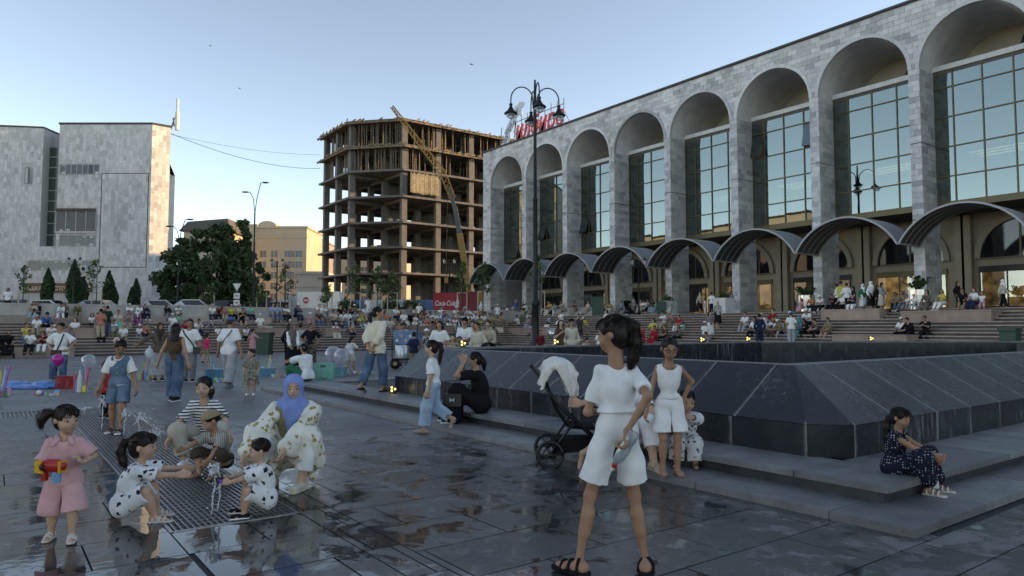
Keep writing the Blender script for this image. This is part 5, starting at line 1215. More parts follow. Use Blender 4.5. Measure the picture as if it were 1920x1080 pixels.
class Person:
    def __init__(s, label, loc, psi, H, kind='adult', pose=None, det=1, skin=0, name='person', group=None, cat='person', curl=(.5, .5), rz=None, pn=None, seed=0, body=True):
        s.root = thing(name, label, cat, loc, HEAD(psi) if rz is None else rz, group); s.s = skeleton(H, kind, pose or {}); s.h = {2: .0075, 1: .014, 0: .03}[det]; s.det = det; s.H = H; s.seed = seed; s.skin = skin_mat(skin)
        if pn: s.s.pn = {q: np.array(v, float) for q, v in pn.items()}
        if body: s.add('body', [dict(p=body_prims(s.s, det >= 2 or (det == 1), curl))], s.skin)
    def add(s, name, groups, m, h=None, wob=0, wf=30., kind=None):
        me = sdf_mesh(name, groups, h or s.h, wob, wf, s.seed+len(name)); me.materials.append(fab(m) if isinstance(m, str) else m); return link(name, me, s.root)
    def top(s, m, sleeve=.42, hem=.06, loose=.018, flare=.0, name='shirt', sl=None, neck=.036, wob=.006, sr=None):
        k = s.s; H, b = s.H, k.P['bulk']; g = [torso_group(k, loose, hem, flare, neck)]
        if sleeve > 0:
            for q in 'LR': g.append(limb_group(k.sh[q], k.el[q], k.wr[q], sleeve, .031*H*b+loose*.5, (sr or (.04 if sleeve < .6 else .026))*H*b+loose*.5, H))
        return s.add(name, g, m, wob=wob if s.det else 0)
    def bottom(s, m, length=.97, loose=.014, r1=None, name='trousers', waist=.05, wob=.006, waistk=None):
        k = s.s; H, b = s.H, k.P['bulk']; w2 = k.rp*.036*H; wp = k.hip+_unit(k.mid-k.hip)*waist*H; g = [dict(p=[cone(k.hip-w2, k.hip+w2, .057*H*b+loose, k=.03*H), cone(k.hip-w2*.8, wp-w2*.8, .055*H*b+loose, .047*H*b+loose*.5, .03*H), cone(k.hip+w2*.8, wp+w2*.8, .055*H*b+loose, .047*H*b+loose*.5, .03*H)], cut=[(wp+k.up*.02*H, k.up)])]
        for q in 'LR': g.append(limb_group(k.hj[q], k.kn[q], k.an[q], length, .053*H*b+loose, (r1*H if r1 else (.036*H*b+loose)), H, k=.03*H)); g[-1]['k'] = .012*H; sg = -1 if q == 'L' else 1; cm = (k.hj['L']+k.hj['R'])/2; g[-1]['cut'].append((cm+k.rp*sg*.004*H, -k.rp*sg)) if k.hip[2] > .4*H else None
        return s.add(name, g, m, wob=wob if s.det else 0)
    def skirt(s, m, hem=.3, r1=.13, loose=.016, name='skirt', waist=.07, wob=.007, tilt=(0, 0)):
        k = s.s; H, b = s.H, k.P['bulk']; wp = k.hip+_unit(k.mid-k.hip)*waist*H; e = k.hip+V3(tilt[0]*H, tilt[1]*H, -hem*H); d = V3(0, 0, -1.)
        w0, w1 = k.rp*.03*H, k.rp*.03*H; pr = [cone(wp-w0, k.hip-w1, .05*H*b+loose*.6, .06*H*b+loose, .04), cone(wp+w0, k.hip+w1, .05*H*b+loose*.6, .06*H*b+loose, .04), cone(k.hip-w1, e-w1+d*.06, .06*H*b+loose, r1*H, .05), cone(k.hip+w1, e+w1+d*.06, .06*H*b+loose, r1*H, .05)]
        for q in 'LR': pr.append(cone(k.hj[q], k.kn[q], .058*H*b+loose, .045*H*b+loose, .05))
        return s.add(name, [dict(p=pr, cut=[(e, d)], sub=[cone(e-d*.02-w1*.4, e+d*.1-w1*.4, r1*H-.02)])], m, wob=wob if s.det else 0, wf=45)
    def lap(s, m, loose=.02, drop=.25, name='skirt', wob=.006, to=.5):
        """skirt of someone seated or crouching: cloth over both thighs that hangs from the knees"""
        k = s.s; H, b = s.H, k.P['bulk']; pr = [cone(k.hip-k.rp*.04*H, k.hip+k.rp*.04*H, .06*H*b+loose, k=.05), cone(k.hip, k.mid, .056*H*b+loose, .05*H*b+loose*.6, .04)]
        km = (k.kn['L']+k.kn['R'])/2
        for q in 'LR': e = k.kn[q]+(k.an[q]-k.kn[q])*to; pr += [cone(k.hj[q], k.kn[q], .056*H*b+loose, .046*H*b+loose, .06), cone(k.kn[q], e, .05*H*b+loose, .058*H*b+loose*1.2, .06)]
        pr += [cone(k.hip, km, .05*H*b+loose, .04*H*b+loose, .06), cone(k.kn['L'], k.kn['R'], .045*H*b+loose, k=.06)]
        return s.add(name, [dict(p=pr)], m, wob=wob if s.det else 0, wf=40)
    def shoes(s, m, kind='sneaker', sole=None, name='shoe'):
        k = s.s; H = s.H
        for q in 'LR':
            a = k.an[q]; t = k.toe[q]; z = V3(0, 0, 1); l = np.cross(t, z); pr = [cone(a-t*.02*H-z*.018*H, a+t*.088*H-z*.022*H, .027*H, .022*H, .01), cone(a-t*.02*H-z*.025*H, a-z*.004*H-t*.006*H, .028*H, .027*H, .01)]
            fl = a-z*.042*H
            if kind == 'sneaker':
                o = s.add(name, [dict(p=pr, cut=[(fl, -z), (a+z*.02*H, z)])], m, h=min(s.h, .012))
                if s.det: so = [dict(p=[cone(a-t*.022*H-z*.036*H, a+t*.09*H-z*.036*H, .03*H, .026*H, .01)], cut=[(fl, -z), (fl+z*.014*H, z)])]; x = s.add('sole', so, sole or 'white', h=min(s.h, .01)); x.parent = o; 
            else:
                so = [dict(p=[cone(a-t*.022*H-z*.036*H, a+t*.095*H-z*.036*H, .029*H, .03*H, .01)], cut=[(fl, -z), (fl+z*.016*H, z)])]; o = s.add('sandal', so, sole or m, h=min(s.h, .01))
                if s.det:
                    for f0, hh in ((.068, .034), (.034, .042), (-.008, .058)):
                        c0 = a+t*f0*H; pts = [c0+l*.029*H*x_-z*(.036-(1-abs(x_)**2.5)*hh)*H for x_ in (-1, -.75, -.4, 0, .4, .75, 1)]
                        st = MB().tube([tuple(p) for p in pts], .0065*H, 6).build('strap', fab(m) if isinstance(m, str) else m, o, smooth=True)
    def hair(s, style='short', col=(.012, .009, .008), tail=None, fringe=0, name='hair', r=.0):
        k = s.s; hh = k.hh; M = np.stack([k.hr, k.hf, k.hu]); g = [dict(p=[ell(hpt(k, 0, -.025, .66), V3(.405, .475, .405)*hh*(1+r), M, .02*hh), ell(hpt(k, 0, -.2, .45), V3(.36, .3, .4)*hh, M, .1*hh)], sub=[ell(hpt(k, 0, .52-fringe*.04, .34-fringe*.06), V3(.33, .42, .43)*hh, M)])]
        if style == 'short': g[0]['sub'] += [ell(hpt(k, 0, -.05, -.02), V3(.6, .6, .28)*hh, M)]
        if style == 'buzz': g[0]['p'] = g[0]['p'][:1]; g[0]['p'][0] = ell(hpt(k, 0, -.03, .65), V3(.385, .46, .4)*hh, M, .02*hh); g[0]['sub'] += [ell(hpt(k, 0, .05, .1), V3(.6, .6, .38)*hh, M)]
        if style in ('long', 'bob'):
            Lg = 2.1 if style == 'long' else .75
            for x in (-.3, -.15, 0, .15, .3): g.append(dict(p=[cone(hpt(k, x*1.05, -.25+abs(x)*.35, .6), hpt(k, x*1.2, -.36+abs(x)*.2, .6-Lg*.6), .17*hh, .16*hh, .05), cone(hpt(k, x*1.2, -.36+abs(x)*.2, .6-Lg*.6), hpt(k, x*1.1, -.4, .6-Lg*1.2), .16*hh, .1*hh, .05)], k=.03))
        if style == 'pony' or tail:
            pts = tail or [(0, -.5, .75), (0, -.72, .6), (0, -.75, .2), (0, -.68, -.15)]; q = [hpt(k, *p) for p in pts]; n = len(q)-1
            g.append(dict(p=[cone(q[i], q[i+1], (.075+.07*math.sin(math.pi*(i+.4)/(n+.6)))*hh*1.15, (.075+.07*math.sin(math.pi*(i+1.4)/(n+1.6)))*hh*(1.15 if i < n-1 else .6), .02) for i in range(n)], k=.01))
        if style == 'bun': g.append(dict(p=[ell(hpt(k, 0, -.48, .72), V3(.17, .15, .17)*hh, M)], k=.02))
        if style == 'updo': g.append(dict(p=[ell(hpt(k, 0, -.1, 1.04), V3(.18, .18, .15)*hh, M)], k=.02))
        o = s.add(name, g, hair_mat(col), h=min(s.h, .012) if s.det else s.h, wob=.0025 if s.det else 0, wf=90)
        if s.det >= 2: s.strands(o, style, col, (tail or ([(0, -.5, .75), (0, -.72, .6), (0, -.75, .2), (0, -.68, -.15)] if style == 'pony' else None)), fringe)
        return o
    def strands(s, o, style, col, tail, fringe):
        k = s.s; hh = k.hh; g_ = np.random.default_rng(s.seed+3); V = []; Q = []; n = 520
        end = V3(*tail[0]) if tail else V3(0, -.5, .1)
        def rib(pts, w0):
            b = len(V); pts = [np.array(p) for p in pts]; sd = _unit(np.cross(pts[-1]-pts[0], g_.normal(size=3)))
            for i, p in enumerate(pts): w_ = w0*(1-.75*i/(len(pts)-1)); V.append(p-sd*w_); V.append(p+sd*w_)
            for i in range(len(pts)-1): Q.append((b+2*i, b+2*i+1, b+2*i+3, b+2*i+2))
        for i in range(n):
            a = g_.uniform(-math.pi, math.pi); el_ = g_.uniform(.02, 1.45); d = V3(math.cos(el_)*math.sin(a), math.cos(el_)*math.cos(a)*.95, math.sin(el_))
            if d[1] > .62 and d[2] < .62: continue
            if style in ('short', 'buzz', 'bob', 'long') and not tail: tgt = V3(d[0]*1.1, d[1]*.9-.15, -.35 if style != 'buzz' else d[2]-.5)
            else: tgt = V3(end[0], end[1], end[2]-.66)*1.0
            pts = []; q = d.copy(); rr_ = g_.uniform(1.0, 1.035)+(.03 if g_.random() < .12 else 0)
            for j in range(7):
                e = V3(.405, .475, .405)*rr_; p_ = _unit(q)*e; pts.append(hpt(k, p_[0], p_[1]-.025, p_[2]+.66)); q = _unit(q)*.8+_unit(tgt)*.2+g_.normal(size=3)*.012
            rib(pts, hh*g_.uniform(.006, .013))
        if tail:
            T_ = [V3(*p) for p in tail]; m = len(T_)
            for i in range(200):
                of = g_.normal(size=3)*.055; pts = []
                for j in range(m*2-1):
                    f = j/2; i0 = int(f); p_ = T_[i0] if i0 == f else (T_[i0]+T_[i0+1])/2
                    pts.append(hpt(k, *(p_+of*(1.0+.6*math.sin(math.pi*j/(2*m-2)))+g_.normal(size=3)*.012)))
                pts.append(pts[-1]+(pts[-1]-pts[-2])*g_.uniform(.1, .9)); rib(pts, hh*g_.uniform(.006, .012))
        if fringe:
            for i in range(60):
                x = g_.uniform(-.3, .3); pts = [hpt(k, x*.6, .28, .98), hpt(k, x*.85, .42, .86), hpt(k, x, .46, .74-.06*fringe*g_.random()), hpt(k, x*1.05, .45, .68-.08*fringe*g_.random())]; rib(pts, hh*.011)
        me = fast_mesh('strands', np.array(V), np.array(Q)); me.materials.append(hair_mat(col)); link('strands', me, o)['kind'] = 'stuff'
    def face(s, lips=(.33, .11, .09), brow=(.015, .011, .01), glasses=False, gaze=0):
        k = s.s; hh = k.hh; M = np.stack([k.hr, k.hf, k.hu]); ew = mat('eye white', (.55, .53, .5), .3, var=0); ei = mat('eye dark', (.012, .008, .006), .15, var=0); lp = mat('lips %s' % (lips,), lips, .4, var=.05)
        rot = Matrix([list(k.hr), list(k.hf), list(k.hu)]).transposed().to_euler()
        for x in (-1, 1):
            e = MB().ball((0, 0, 0), (.075*hh, .03*hh, .032*hh), 12, 8).build('eye', ew, s.root, smooth=True); e.location = hpt(k, x*.155, .395, .465); e.rotation_euler = rot
            i = MB().ball((gaze*.02*hh, .012*hh, -.002*hh), (.036*hh, .026*hh, .034*hh), 10, 8).build('iris', ei, e, smooth=True)
            l_ = MB().tube([(-.085*hh, .008*hh, .005*hh), (-.03*hh, .03*hh, .032*hh), (.04*hh, .03*hh, .032*hh), (.085*hh, .005*hh, .01*hh)], .009*hh, 6).build('eyelid', mat('lash dark', (.02, .014, .012), .6, var=0), e)
            bpts = [hpt(k, x*(.06), .435, .575), hpt(k, x*.15, .415, .61), hpt(k, x*.25, .36, .585)]; MB().tube([tuple(p) for p in bpts], [.016*hh, .018*hh, .008*hh], 6).build('eyebrow', mat('brow %s' % (brow,), brow, .8, var=0), s.root)
        lpm = MB().ball((0, .0, .012*hh), (.105*hh, .022*hh, .02*hh), 12, 6).ball((0, 0, -.016*hh), (.085*hh, .024*hh, .022*hh), 12, 6).build('lips', lp, s.root, smooth=True); lpm.location = hpt(k, 0, .44, .218); lpm.rotation_euler = rot
        if glasses:
            gm = MB()
            for x in (-1, 1):
                pts = [(x*.18*hh+.125*hh*math.cos(a), 0, .09*hh*math.sin(a)) for a in [i*math.pi/8 for i in range(17)]]; gm.tube(pts, .014*hh, 6)
                gm.tube([(x*.3*hh, 0, .03*hh), (x*.42*hh, -.15*hh, .03*hh), (x*.41*hh, -.45*hh, .02*hh)], .012*hh, 6)
            gm.tube([(-.055*hh, .01*hh, .02*hh), (.055*hh, .01*hh, .02*hh)], .012*hh, 6); o = gm.build('glasses', m_black, s.root); o.location = hpt(k, 0, .48, .455); o.rotation_euler = rot
    def cap(s, m, visor=True, name='cap', back=False, wob=.002, lift=0):
        k = s.s; hh = k.hh; M = np.stack([k.hr, k.hf, k.hu]); c = hpt(k, 0, -.02, .70+lift); dn = -k.hu
        g = [dict(p=[ell(c, V3(.425, .5, .4)*hh, M, .02)], cut=[(c-k.hu*.02*hh, dn)])]
        if visor: f = -1 if back else 1; v = hpt(k, 0, .42*f, .70+lift); g.append(dict(p=[ell(v, V3(.32, .34, .03)*hh, M, .02)], k=.01))
        return s.add(name, g, m, h=min(s.h, .012) if s.det else .02, wob=wob)
    def brim(s, m, r=.75, name='hat'):
        k = s.s; hh = k.hh; M = np.stack([k.hr, k.hf, k.hu]); c = hpt(k, 0, -.02, .72); return s.add(name, [dict(p=[ell(c+k.hu*.02*hh, V3(.43, .5, .42)*hh, M, .02)], cut=[(c-k.hu*.02*hh, -k.hu)]), dict(p=[ell(c, V3(r, r*1.05, .07)*hh, M, .03)], k=.02)], m, h=min(s.h, .014))
    def hijab(s, m, drape=.5, name='headscarf', back=.3):
        k = s.s; hh = k.hh; M = np.stack([k.hr, k.hf, k.hu])
        g = [dict(p=[ell(hpt(k, 0, -.04, .62), V3(.445, .53, .475)*hh, M, .05*hh), ell(hpt(k, 0, -.02, .2), V3(.42, .45, .45)*hh, M, .15*hh), cone(hpt(k, 0, .12, -.05), k.neck-k.up*.02*s.H+k.fw*.04*s.H, .36*hh, .42*hh, .15*hh),
                    cone(k.neck-k.rs*.05*s.H, k.neck+k.rs*.05*s.H, .3*hh, k=.15*hh), cone(k.neck+k.fw*.05*s.H, k.neck-k.up*drape*.28*s.H+k.fw*.075*s.H, .38*hh, .16*hh, .1*hh), cone(k.neck-k.fw*.03*s.H, k.neck-k.up*back*.25*s.H-k.fw*.05*s.H, .4*hh, .2*hh, .1*hh)],
                  sub=[ell(hpt(k, 0, .52, .395), V3(.275, .42, .365)*hh, M)])]
        return s.add(name, g, m, wob=.004 if s.det else 0, wf=55)
# ================================================================== the people in front
white = W(.8)
# toddler in pink with the bubble gun
p = Person('toddler in a pink shirt and wide pink shorts holding a red toy gun', G(116, 1012), 158, .93, 'tot', dict(slim=.88, hR=(.07, .15, .50), hL=(-.13, .15, .555), eR=(1, -.5, -.6), eL=(-1, -.3, -.6), dR=(-.6, .6, .15), dL=(.35, .35, .85), fR=(.075, -.05, 0), fL=(-.075, .07, 0), head=(38, 2), lean=(3, 0, 0), tR=(.15, 1, 0), tL=(-.1, 1, 0)), 2, 2, curl=(.5, .7))
pk = fabric('pink muslin', (.66, .36, .37), None, fold=.6); pinkt = p
p.top(pk, .48, .04, .018, .012, sr=.052); p.bottom(pk, .58, .016, .092, 'shorts', wob=.006)
cg = p.s; p.add('collar', [dict(p=[cone(cg.neck+cg.rs*x+cg.fw*.03-cg.up*.005, cg.neck+cg.rs*x*1.6+cg.fw*.075-cg.up*.035, .02, .012, .01) for x in (-.035, .035)]+[cone(cg.neck-cg.rs*.045-cg.fw*.01, cg.neck+cg.rs*.045-cg.fw*.01, .02)], sub=[cone(cg.neck, cg.neck+cg.up*.1, .036)])], pk)
p.hair('pony', (.018, .012, .009), [(.26, -.3, .75), (.52, -.42, .74), (.62, -.48, .55), (.62, -.5, .25)], fringe=1.5); p.face(); p.shoes(W(.6), 'sandal', fabric('pale sole', (.6, .5, .45)))
# girl in denim
p = Person('girl in a denim waistcoat and denim shorts walking over the grate looking down', G(222, 812), 172, 1.31, 'child', dict(lean=(7, 0, 0), head=(26, 32), hR=(.19, .04, .43), hL=(-.19, .07, .43), fR=(.075, -.04, 0), fL=(-.045, .08, 0)), 2, 1)
dn = fabric('denim', (.085, .15, .22), 'denim', (.23, .33, .42)); denim = p
p.top(white, .46, .02, .012, .0, sr=.05); p.top(dn, 0, .0, .02, .004, 'waistcoat', neck=.05); p.bottom(dn, .43, .016, .068, 'shorts'); p.hair('pony', (.012, .009, .008), [(0, -.4, .4), (.05, -.5, .1), (.1, -.45, -.2)]); p.face(); p.shoes(m_black, 'sandal', white)
k = p.s; fl = thing('hair_flower', 'pale pink flower clip in the hair of the girl in denim', 'hair clip', p.root.location, p.root.rotation_euler.z)
for i in range(5):
    q = hpt(k, .27, -.02, 1.0); a = i*1.257; MB().ball(tuple(q+(k.hr*math.cos(a)*.8+k.hf*.3+k.hu*math.sin(a))*.028), (.022, .018, .022), 8, 6).build('petal', fabric('petal pink', (.75, .5, .42)), fl, smooth=True)
for i in range(4): q = k.mid+k.fw*(.062*1.31+.026)+k.up*(.11-.07*i); MB().ball(tuple(q), .009, 8, 6).build('button', mat('button steel', (.6, .6, .6), .3, .8), bpy.data.objects['waistcoat'], smooth=True)
# child behind her
p = Person('small child in red and black half hidden behind the girl in denim', G(203, 783), 195, .95, 'tot', dict(head=(0, 25)), 1, 0); p.top('red', .4, .02); p.bottom('black', .95); p.hair('short'); p.shoes('black', sole='white')
# striped girl
p = Person('girl in a black and white striped T-shirt crouching behind the children', G(378, 868), 168, 1.36, 'child', dict(hip=(0, -.12, .2), lean=(22, 0, 0), head=(-4, 3), hR=(.2, .13, .2), hL=(-.23, .14, .2), fR=(.1, .1, 0), fL=(-.1, .08, 0), kR=(.7, 1, .8), kL=(-.5, 1, .8), eR=(1, -.6, 0), eL=(-1, -.6, 0)), 2, 2, curl=(.3, .3))
p.top(fabric('striped jersey', (.74, .74, .72), 'stripes', (.02, .022, .03), 32, fold=.25), .45, .05, .014, sr=.046); p.bottom(fabric('cream twill', (.52, .47, .38)), .9, .02, .055); p.hair('pony', (.014, .01, .008), [(-.15, -.4, .5), (-.32, -.2, .2), (-.35, -.05, -.05)]); p.face(); p.shoes('white')
# toddler in the beige cap
p = Person('toddler in a beige cap and striped shirt squatting at the grate', G(404, 893), 205, .95, 'tot', dict(hip=(0, -.08, .15), lean=(24, 0, 0), head=(-30, 18), hR=(.16, .34, .27), hL=(-.12, .2, .2), fR=(.11, .1, 0), fL=(-.1, .1, 0), kR=(.7, 1, 1), kL=(-.6, 1, 1), dR=(.1, 1, -.1)), 2, 0, curl=(.4, .2))
p.top(fabric('pinstripe cotton', (.5, .47, .4), 'vstripes', (.09, .08, .06), 46), .5, .03, .016, sr=.05); p.bottom(fabric('brown linen', (.09, .065, .045)), .62, .02, .07, 'shorts'); p.cap(fabric('beige corduroy', (.33, .24, .15)), True, 'cap', back=True); p.hair('buzz'); p.face(); p.shoes(fabric('brown strap', (.2, .15, .11)), 'sandal')
k = p.s; pt = k.mid+k.fw*.105+k.up*.06-k.rs*.03; bd = MB().box(-.035, .035, -.006, .006, -.035, .035).build('chest_badge', fabric('badge brown', (.06, .04, .03)), p.root); bd.location = pt; bd.rotation_euler = Matrix([list(k.rs), list(k.fw), list(k.up)]).transposed().to_euler()
lt = MB(); [lt.box(x-.006, x+.006, .007, .012, -.022, .022) for x in (-.016, .016)]; lt.box(-.016, .016, .007, .0115, -.006, .006); lt.build('badge_letter', white, bd)
# squatting girl in white print
prn = fabric('white print jersey', (.74, .75, .77), 'floral', (.02, .02, .025), 19, fold=.3)
p = Person('little girl with a ponytail in a white spotted outfit squatting by the jet', G(272, 976), 74, 1.0, 'tot', dict(hip=(0, -.14, .13), lean=(26, 0, 0), head=(-6, -4), hR=(.06, .38, .30), hL=(-.12, .46, .32), fR=(.09, .08, 0), fL=(-.09, .06, 0), kR=(.4, 1, 1.2), kL=(-.4, 1, 1.2), eR=(.3, -.3, -1), eL=(-.3, -.3, -1), dR=(0, 1, .05), dL=(0, 1, -.05)), 2, 2, curl=(.35, .35))
p.top(prn, .5, .04, .016, sr=.05); p.bottom(prn, .5, .02, .075, 'shorts'); p.hair('pony', (.016, .011, .009), [(0, -.42, .78), (0, -.68, .72), (0, -.8, .4), (0, -.74, 0), (0, -.66, -.22)], fringe=1.6); p.face(); p.shoes(W(.58), 'sandal')
# squatting boy
prb = fabric('white print cotton', (.75, .75, .75), 'floral', (.02, .018, .02), 18, fold=.3)
p = Person('baby boy with cropped hair in white spotted clothes squatting by the jet', G(468, 966), -112, .86, 'tot', dict(hip=(0, -.14, .135), lean=(14, 0, 0), head=(4, 2), hR=(.05, .25, .3), hL=(-.06, .25, .28), fR=(.1, .06, 0), fL=(-.1, .05, 0), kR=(.4, 1, 1.2), kL=(-.4, 1, 1.2), eR=(1, -.3, -.4), eL=(-1, -.3, -.4), dR=(-.5, .8, .1), dL=(.5, .8, .1)), 2, 2, curl=(.8, .8))
p.top(prb, .52, .04, .016, sr=.05); p.bottom(prb, .5, .022, .08, 'shorts'); p.hair('buzz', (.02, .014, .011)); p.face(); p.shoes('black', sole='white'); boyp = p
k = p.s; ty = thing('purple_toy', 'small purple toy held by the baby boy', 'toy', p.root.location, p.root.rotation_euler.z); q = (k.wr['L']+k.wr['R'])/2+V3(0, .05, 0)
MB().ball(tuple(q), (.03, .025, .018), 10, 8).build('shell', fabric('toy purple', (.2, .08, .4)), ty, smooth=True); MB().ball(tuple(q+V3(0, 0, .02)), (.018, .018, .014), 10, 8).build('knob', m_black, ty, smooth=True)
# woman in the blue headscarf
p = Person('woman in a blue headscarf and cream floral coat squatting', G(543, 915), 172, 1.62, 'adult', dict(hip=(0, -.16, .155), lean=(20, 0, 0), head=(8, 4), hR=(.21, .16, .19), hL=(.02, .2, .21), fR=(.1, -.05, 0), fL=(-.07, .06, 0), kR=(.5, 1, .55), kL=(-.35, 1, 1.0), eR=(1, -.4, .1), eL=(-1, -.2, -.2), dR=(.2, .4, -.9), dL=(.3, .3, -.9), tL=(.3, 1, 0)), 2, 2, curl=(.5, .4))
k = p.s; H = 1.62; flo = fabric('floral coat', (.76, .73, .63), 'floral', (.36, .26, .1), 17, fold=.55); sf = fabric('blue scarf', (.19, .29, .6), None, fold=.7)
p.top(fabric('olive rib', (.27, .24, .13), 'vstripes', (.2, .18, .1), 60), 0, -.02, .012, name='vest', neck=.03)
p.bottom('white', .86, .012, .045)
def drape(q, sg):
    e = k.el[q]+V3(sg*.015, -.01, 0); w_ = k.wr[q]+(k.el[q]-k.wr[q])*.22
    return [cone(k.sh[q]-k.up*.01, e, .062, .072, .05), cone(e, w_, .072, .075, .04), cone(e+V3(0, -.03, -.02), k.hip+V3(sg*.16, .06, -.02), .05, .07, .09), cone(w_+V3(0, -.02, -.05), k.hip+V3(sg*.16, .2, -.1), .05, .05, .08), cone(k.sh[q]-k.fw*.04-k.up*.03, k.hip+V3(sg*.12, -.02, .02), .06, .1, .09), cone(k.hip+V3(sg*.12, -.02, .0), k.hip+V3(sg*.17, .08, -.16), .1, .055, .08)]
coat = [dict(p=drape('L', -1)+[cone(k.hip+V3(-.05, 0, 0), k.kn['L'], .1, .07, .08), cone(k.kn['L'], k.kn['L']+(k.an['L']-k.kn['L'])*.4, .072, .08, .05), cone(k.kn['L']+V3(-.03, -.02, -.03), k.an['L']+V3(-.14, -.1, .14), .065, .05, .09), cone(k.kn['L']+V3(.02, -.02, -.08), k.kn['L']+V3(.08, -.06, -.2), .05, .04, .07)], k=.03),
        dict(p=drape('R', 1)+[cone(k.hip+V3(.05, 0, 0), k.kn['R'], .1, .07, .08), cone(k.kn['R'], k.an['R']+V3(.06, 0, .1), .07, .07, .06), cone(k.kn['R'], k.an['R']+V3(.14, -.05, .08), .06, .05, .09)], k=.03), dict(p=[cone(k.sh['L']-k.fw*.03, k.sh['R']-k.fw*.03, .055, k=.05), cone(k.mid-k.fw*.05, k.hip-k.fw*.06, .1, .13, .06)], k=.05)]
p.add('coat', coat, flo, wob=.011, wf=42); p.hijab(sf, .75); p.face(lips=(.36, .14, .13)); p.shoes(fabric('cream canvas', (.55, .5, .4)), sole=fabric('cream sole', (.5, .46, .38)))
# tall girl in white
p = Person('tall girl in a white T-shirt and white shorts with her back turned holding a bottle', G(1160, 1080), -14, 1.5, 'child', dict(slim=.72, prop=dict(head=.134, hip=.548, sho=.808, th=.262, sh=.25), lean=(2, 0, 0), head=(48, 2), hR=(.0, -.1, .56), hL=(.0, .13, .6), eR=(.25, -1, 0), eL=(-.1, .3, -1), dR=(-.15, -.15, -1), fR=(.11, .0, 0), fL=(-.15, .03, 0), kR=(.1, 1, 0), kL=(-.1, 1, 0), tR=(.5, 1, 0), tL=(-.7, 1, 0)), 2, 1, curl=(.75, .8)); tall = p
lin = fabric('white linen', (.74, .74, .74), None, fold=.45)
p.top(fabric('white jersey', (.78, .785, .79), None, fold=.25), .40, -.065, .011, .006, sr=.04, name='t_shirt'); p.bottom(lin, .40, .01, .06, 'shorts', waist=.075, wob=.007); p.hair('pony', (.011, .008, .007), [(.05, -.36, .9), (.08, -.6, .72), (.1, -.62, .25), (.12, -.5, -.2), (.12, -.4, -.5)], fringe=1); p.face(); p.shoes('black', 'sandal')
# girl with glasses
p = Person('girl with glasses in a white sleeveless top and white shorts standing barefoot', G(1256, 890, .06), 178, 1.29, 'child', dict(slim=.9, head=(0, 10), hR=(.17, .02, .44), hL=(-.13, -.1, .52), eL=(-1, -.35, .1), fR=(.05, 0, 0), fL=(-.05, .02, 0), dL=(.4, -.5, -.4)), 2, 1); gg = p
p.top(W(.74), 0, -.035, .012, .004, name='tank_top', neck=.05); p.bottom(lin, .44, .014, .078, 'shorts', waist=.045); p.hair('pony', (.01, .008, .007), [(0, -.45, .6), (0, -.55, .2), (0, -.5, -.2)]); p.face(glasses=True)
# small boy sitting beside her
p = Person('small boy in white patterned pyjamas sitting on the fountain step hiding his face', G(1287, 876, .06), 196, .98, 'tot', dict(hip=(0, -.2, .23), lean=(16, 0, 0), head=(20, 18), hL=(-.06, .12, .5), hR=(.06, .12, .44), fR=(.1, .02, 0), fL=(-.09, .03, 0), eL=(-1, 0, -.5), eR=(1, 0, -.5)), 2, 0)
pj = fabric('white pattern pyjama', (.6, .6, .6), 'floral', (.05, .05, .07), 22); p.top(pj, .9, .04, .02, sr=.036); p.bottom(pj, .93, .03, .075); p.hair('buzz'); p.face(); p.shoes('brown', 'sandal')
# woman sitting behind the tall girl
p = Person('woman in white sitting on the fountain step behind the tall girl', G(1196, 880, .06), 170, 1.6, 'adult', dict(hip=(0, -.25, .17), lean=(10, 0, 0), head=(12, 8), hR=(.42, .02, .38), hL=(-.12, .1, .25), fR=(.08, .05, 0), fL=(-.08, .05, 0), eR=(.4, -.2, -1), dR=(.9, .2, .1)), 2, 2); p.top('white', .45, .05); p.bottom('white', .8, .016); p.hair('bun'); p.face(); p.shoes('beige', 'sandal')
# barefoot child behind the tall girl
p = Person('barefoot child in a pale dress stepping out behind the tall girl', G(1165, 872), 78, 1.2, 'child', dict(hip=(0, 0, .4), lean=(24, 0, 0), head=(0, 10), fL=(-.05, .14, 0), fR=(.07, -.4, .06), kR=(.1, .6, -1), tR=(.1, -.3, -1), hR=(.14, .44, .42), hL=(-.1, .3, .5), dR=(.2, .9, -.2)), 2, 2, curl=(.3, .4)); p.top(fabric('pale pink cotton', (.6, .52, .5)), .4, .05, name='dress_top'); p.skirt(fabric('pale pink cotton', (.6, .52, .5)), .12, .11, name='dress_skirt'); p.hair('pony')
# girl in the dotted dress
dots = fabric('navy dotted cotton', (.012, .014, .03), 'dots', (.55, .55, .55), 48, fold=.4)
p = Person('girl in a navy polka dot dress sitting on the fountain step at right', G(1752, 926, .06), 132, 1.07, 'child', dict(hip=(.02, -.27, .17), lean=(10, 0, 0), head=(-14, 8), hR=(.0, .02, .29), hL=(.03, .05, .27), fR=(.08, -.02, 0), fL=(-.1, .0, 0), kR=(.3, 1, 1), kL=(-.3, 1, 1), eR=(1, -.5, -.4), eL=(-1, -.3, -.4), dR=(-.4, .6, -.5), dL=(.4, .6, -.5)), 2, 1, curl=(.6, .6)); dotg = p
p.top(dots, .12, .06, .014, name='bodice', neck=.045, sr=.06); p.lap(dots, .024, to=.62); p.bottom(dots, .78, .01, .04, 'leggings'); p.hair('pony', (.01, .008, .007), [(0, -.45, .55), (0, -.62, .3), (0, -.66, -.2), (0, -.6, -.75), (0, -.55, -1.1)], fringe=1.2); p.face(); p.shoes(W(.6), 'slide', W(.55))
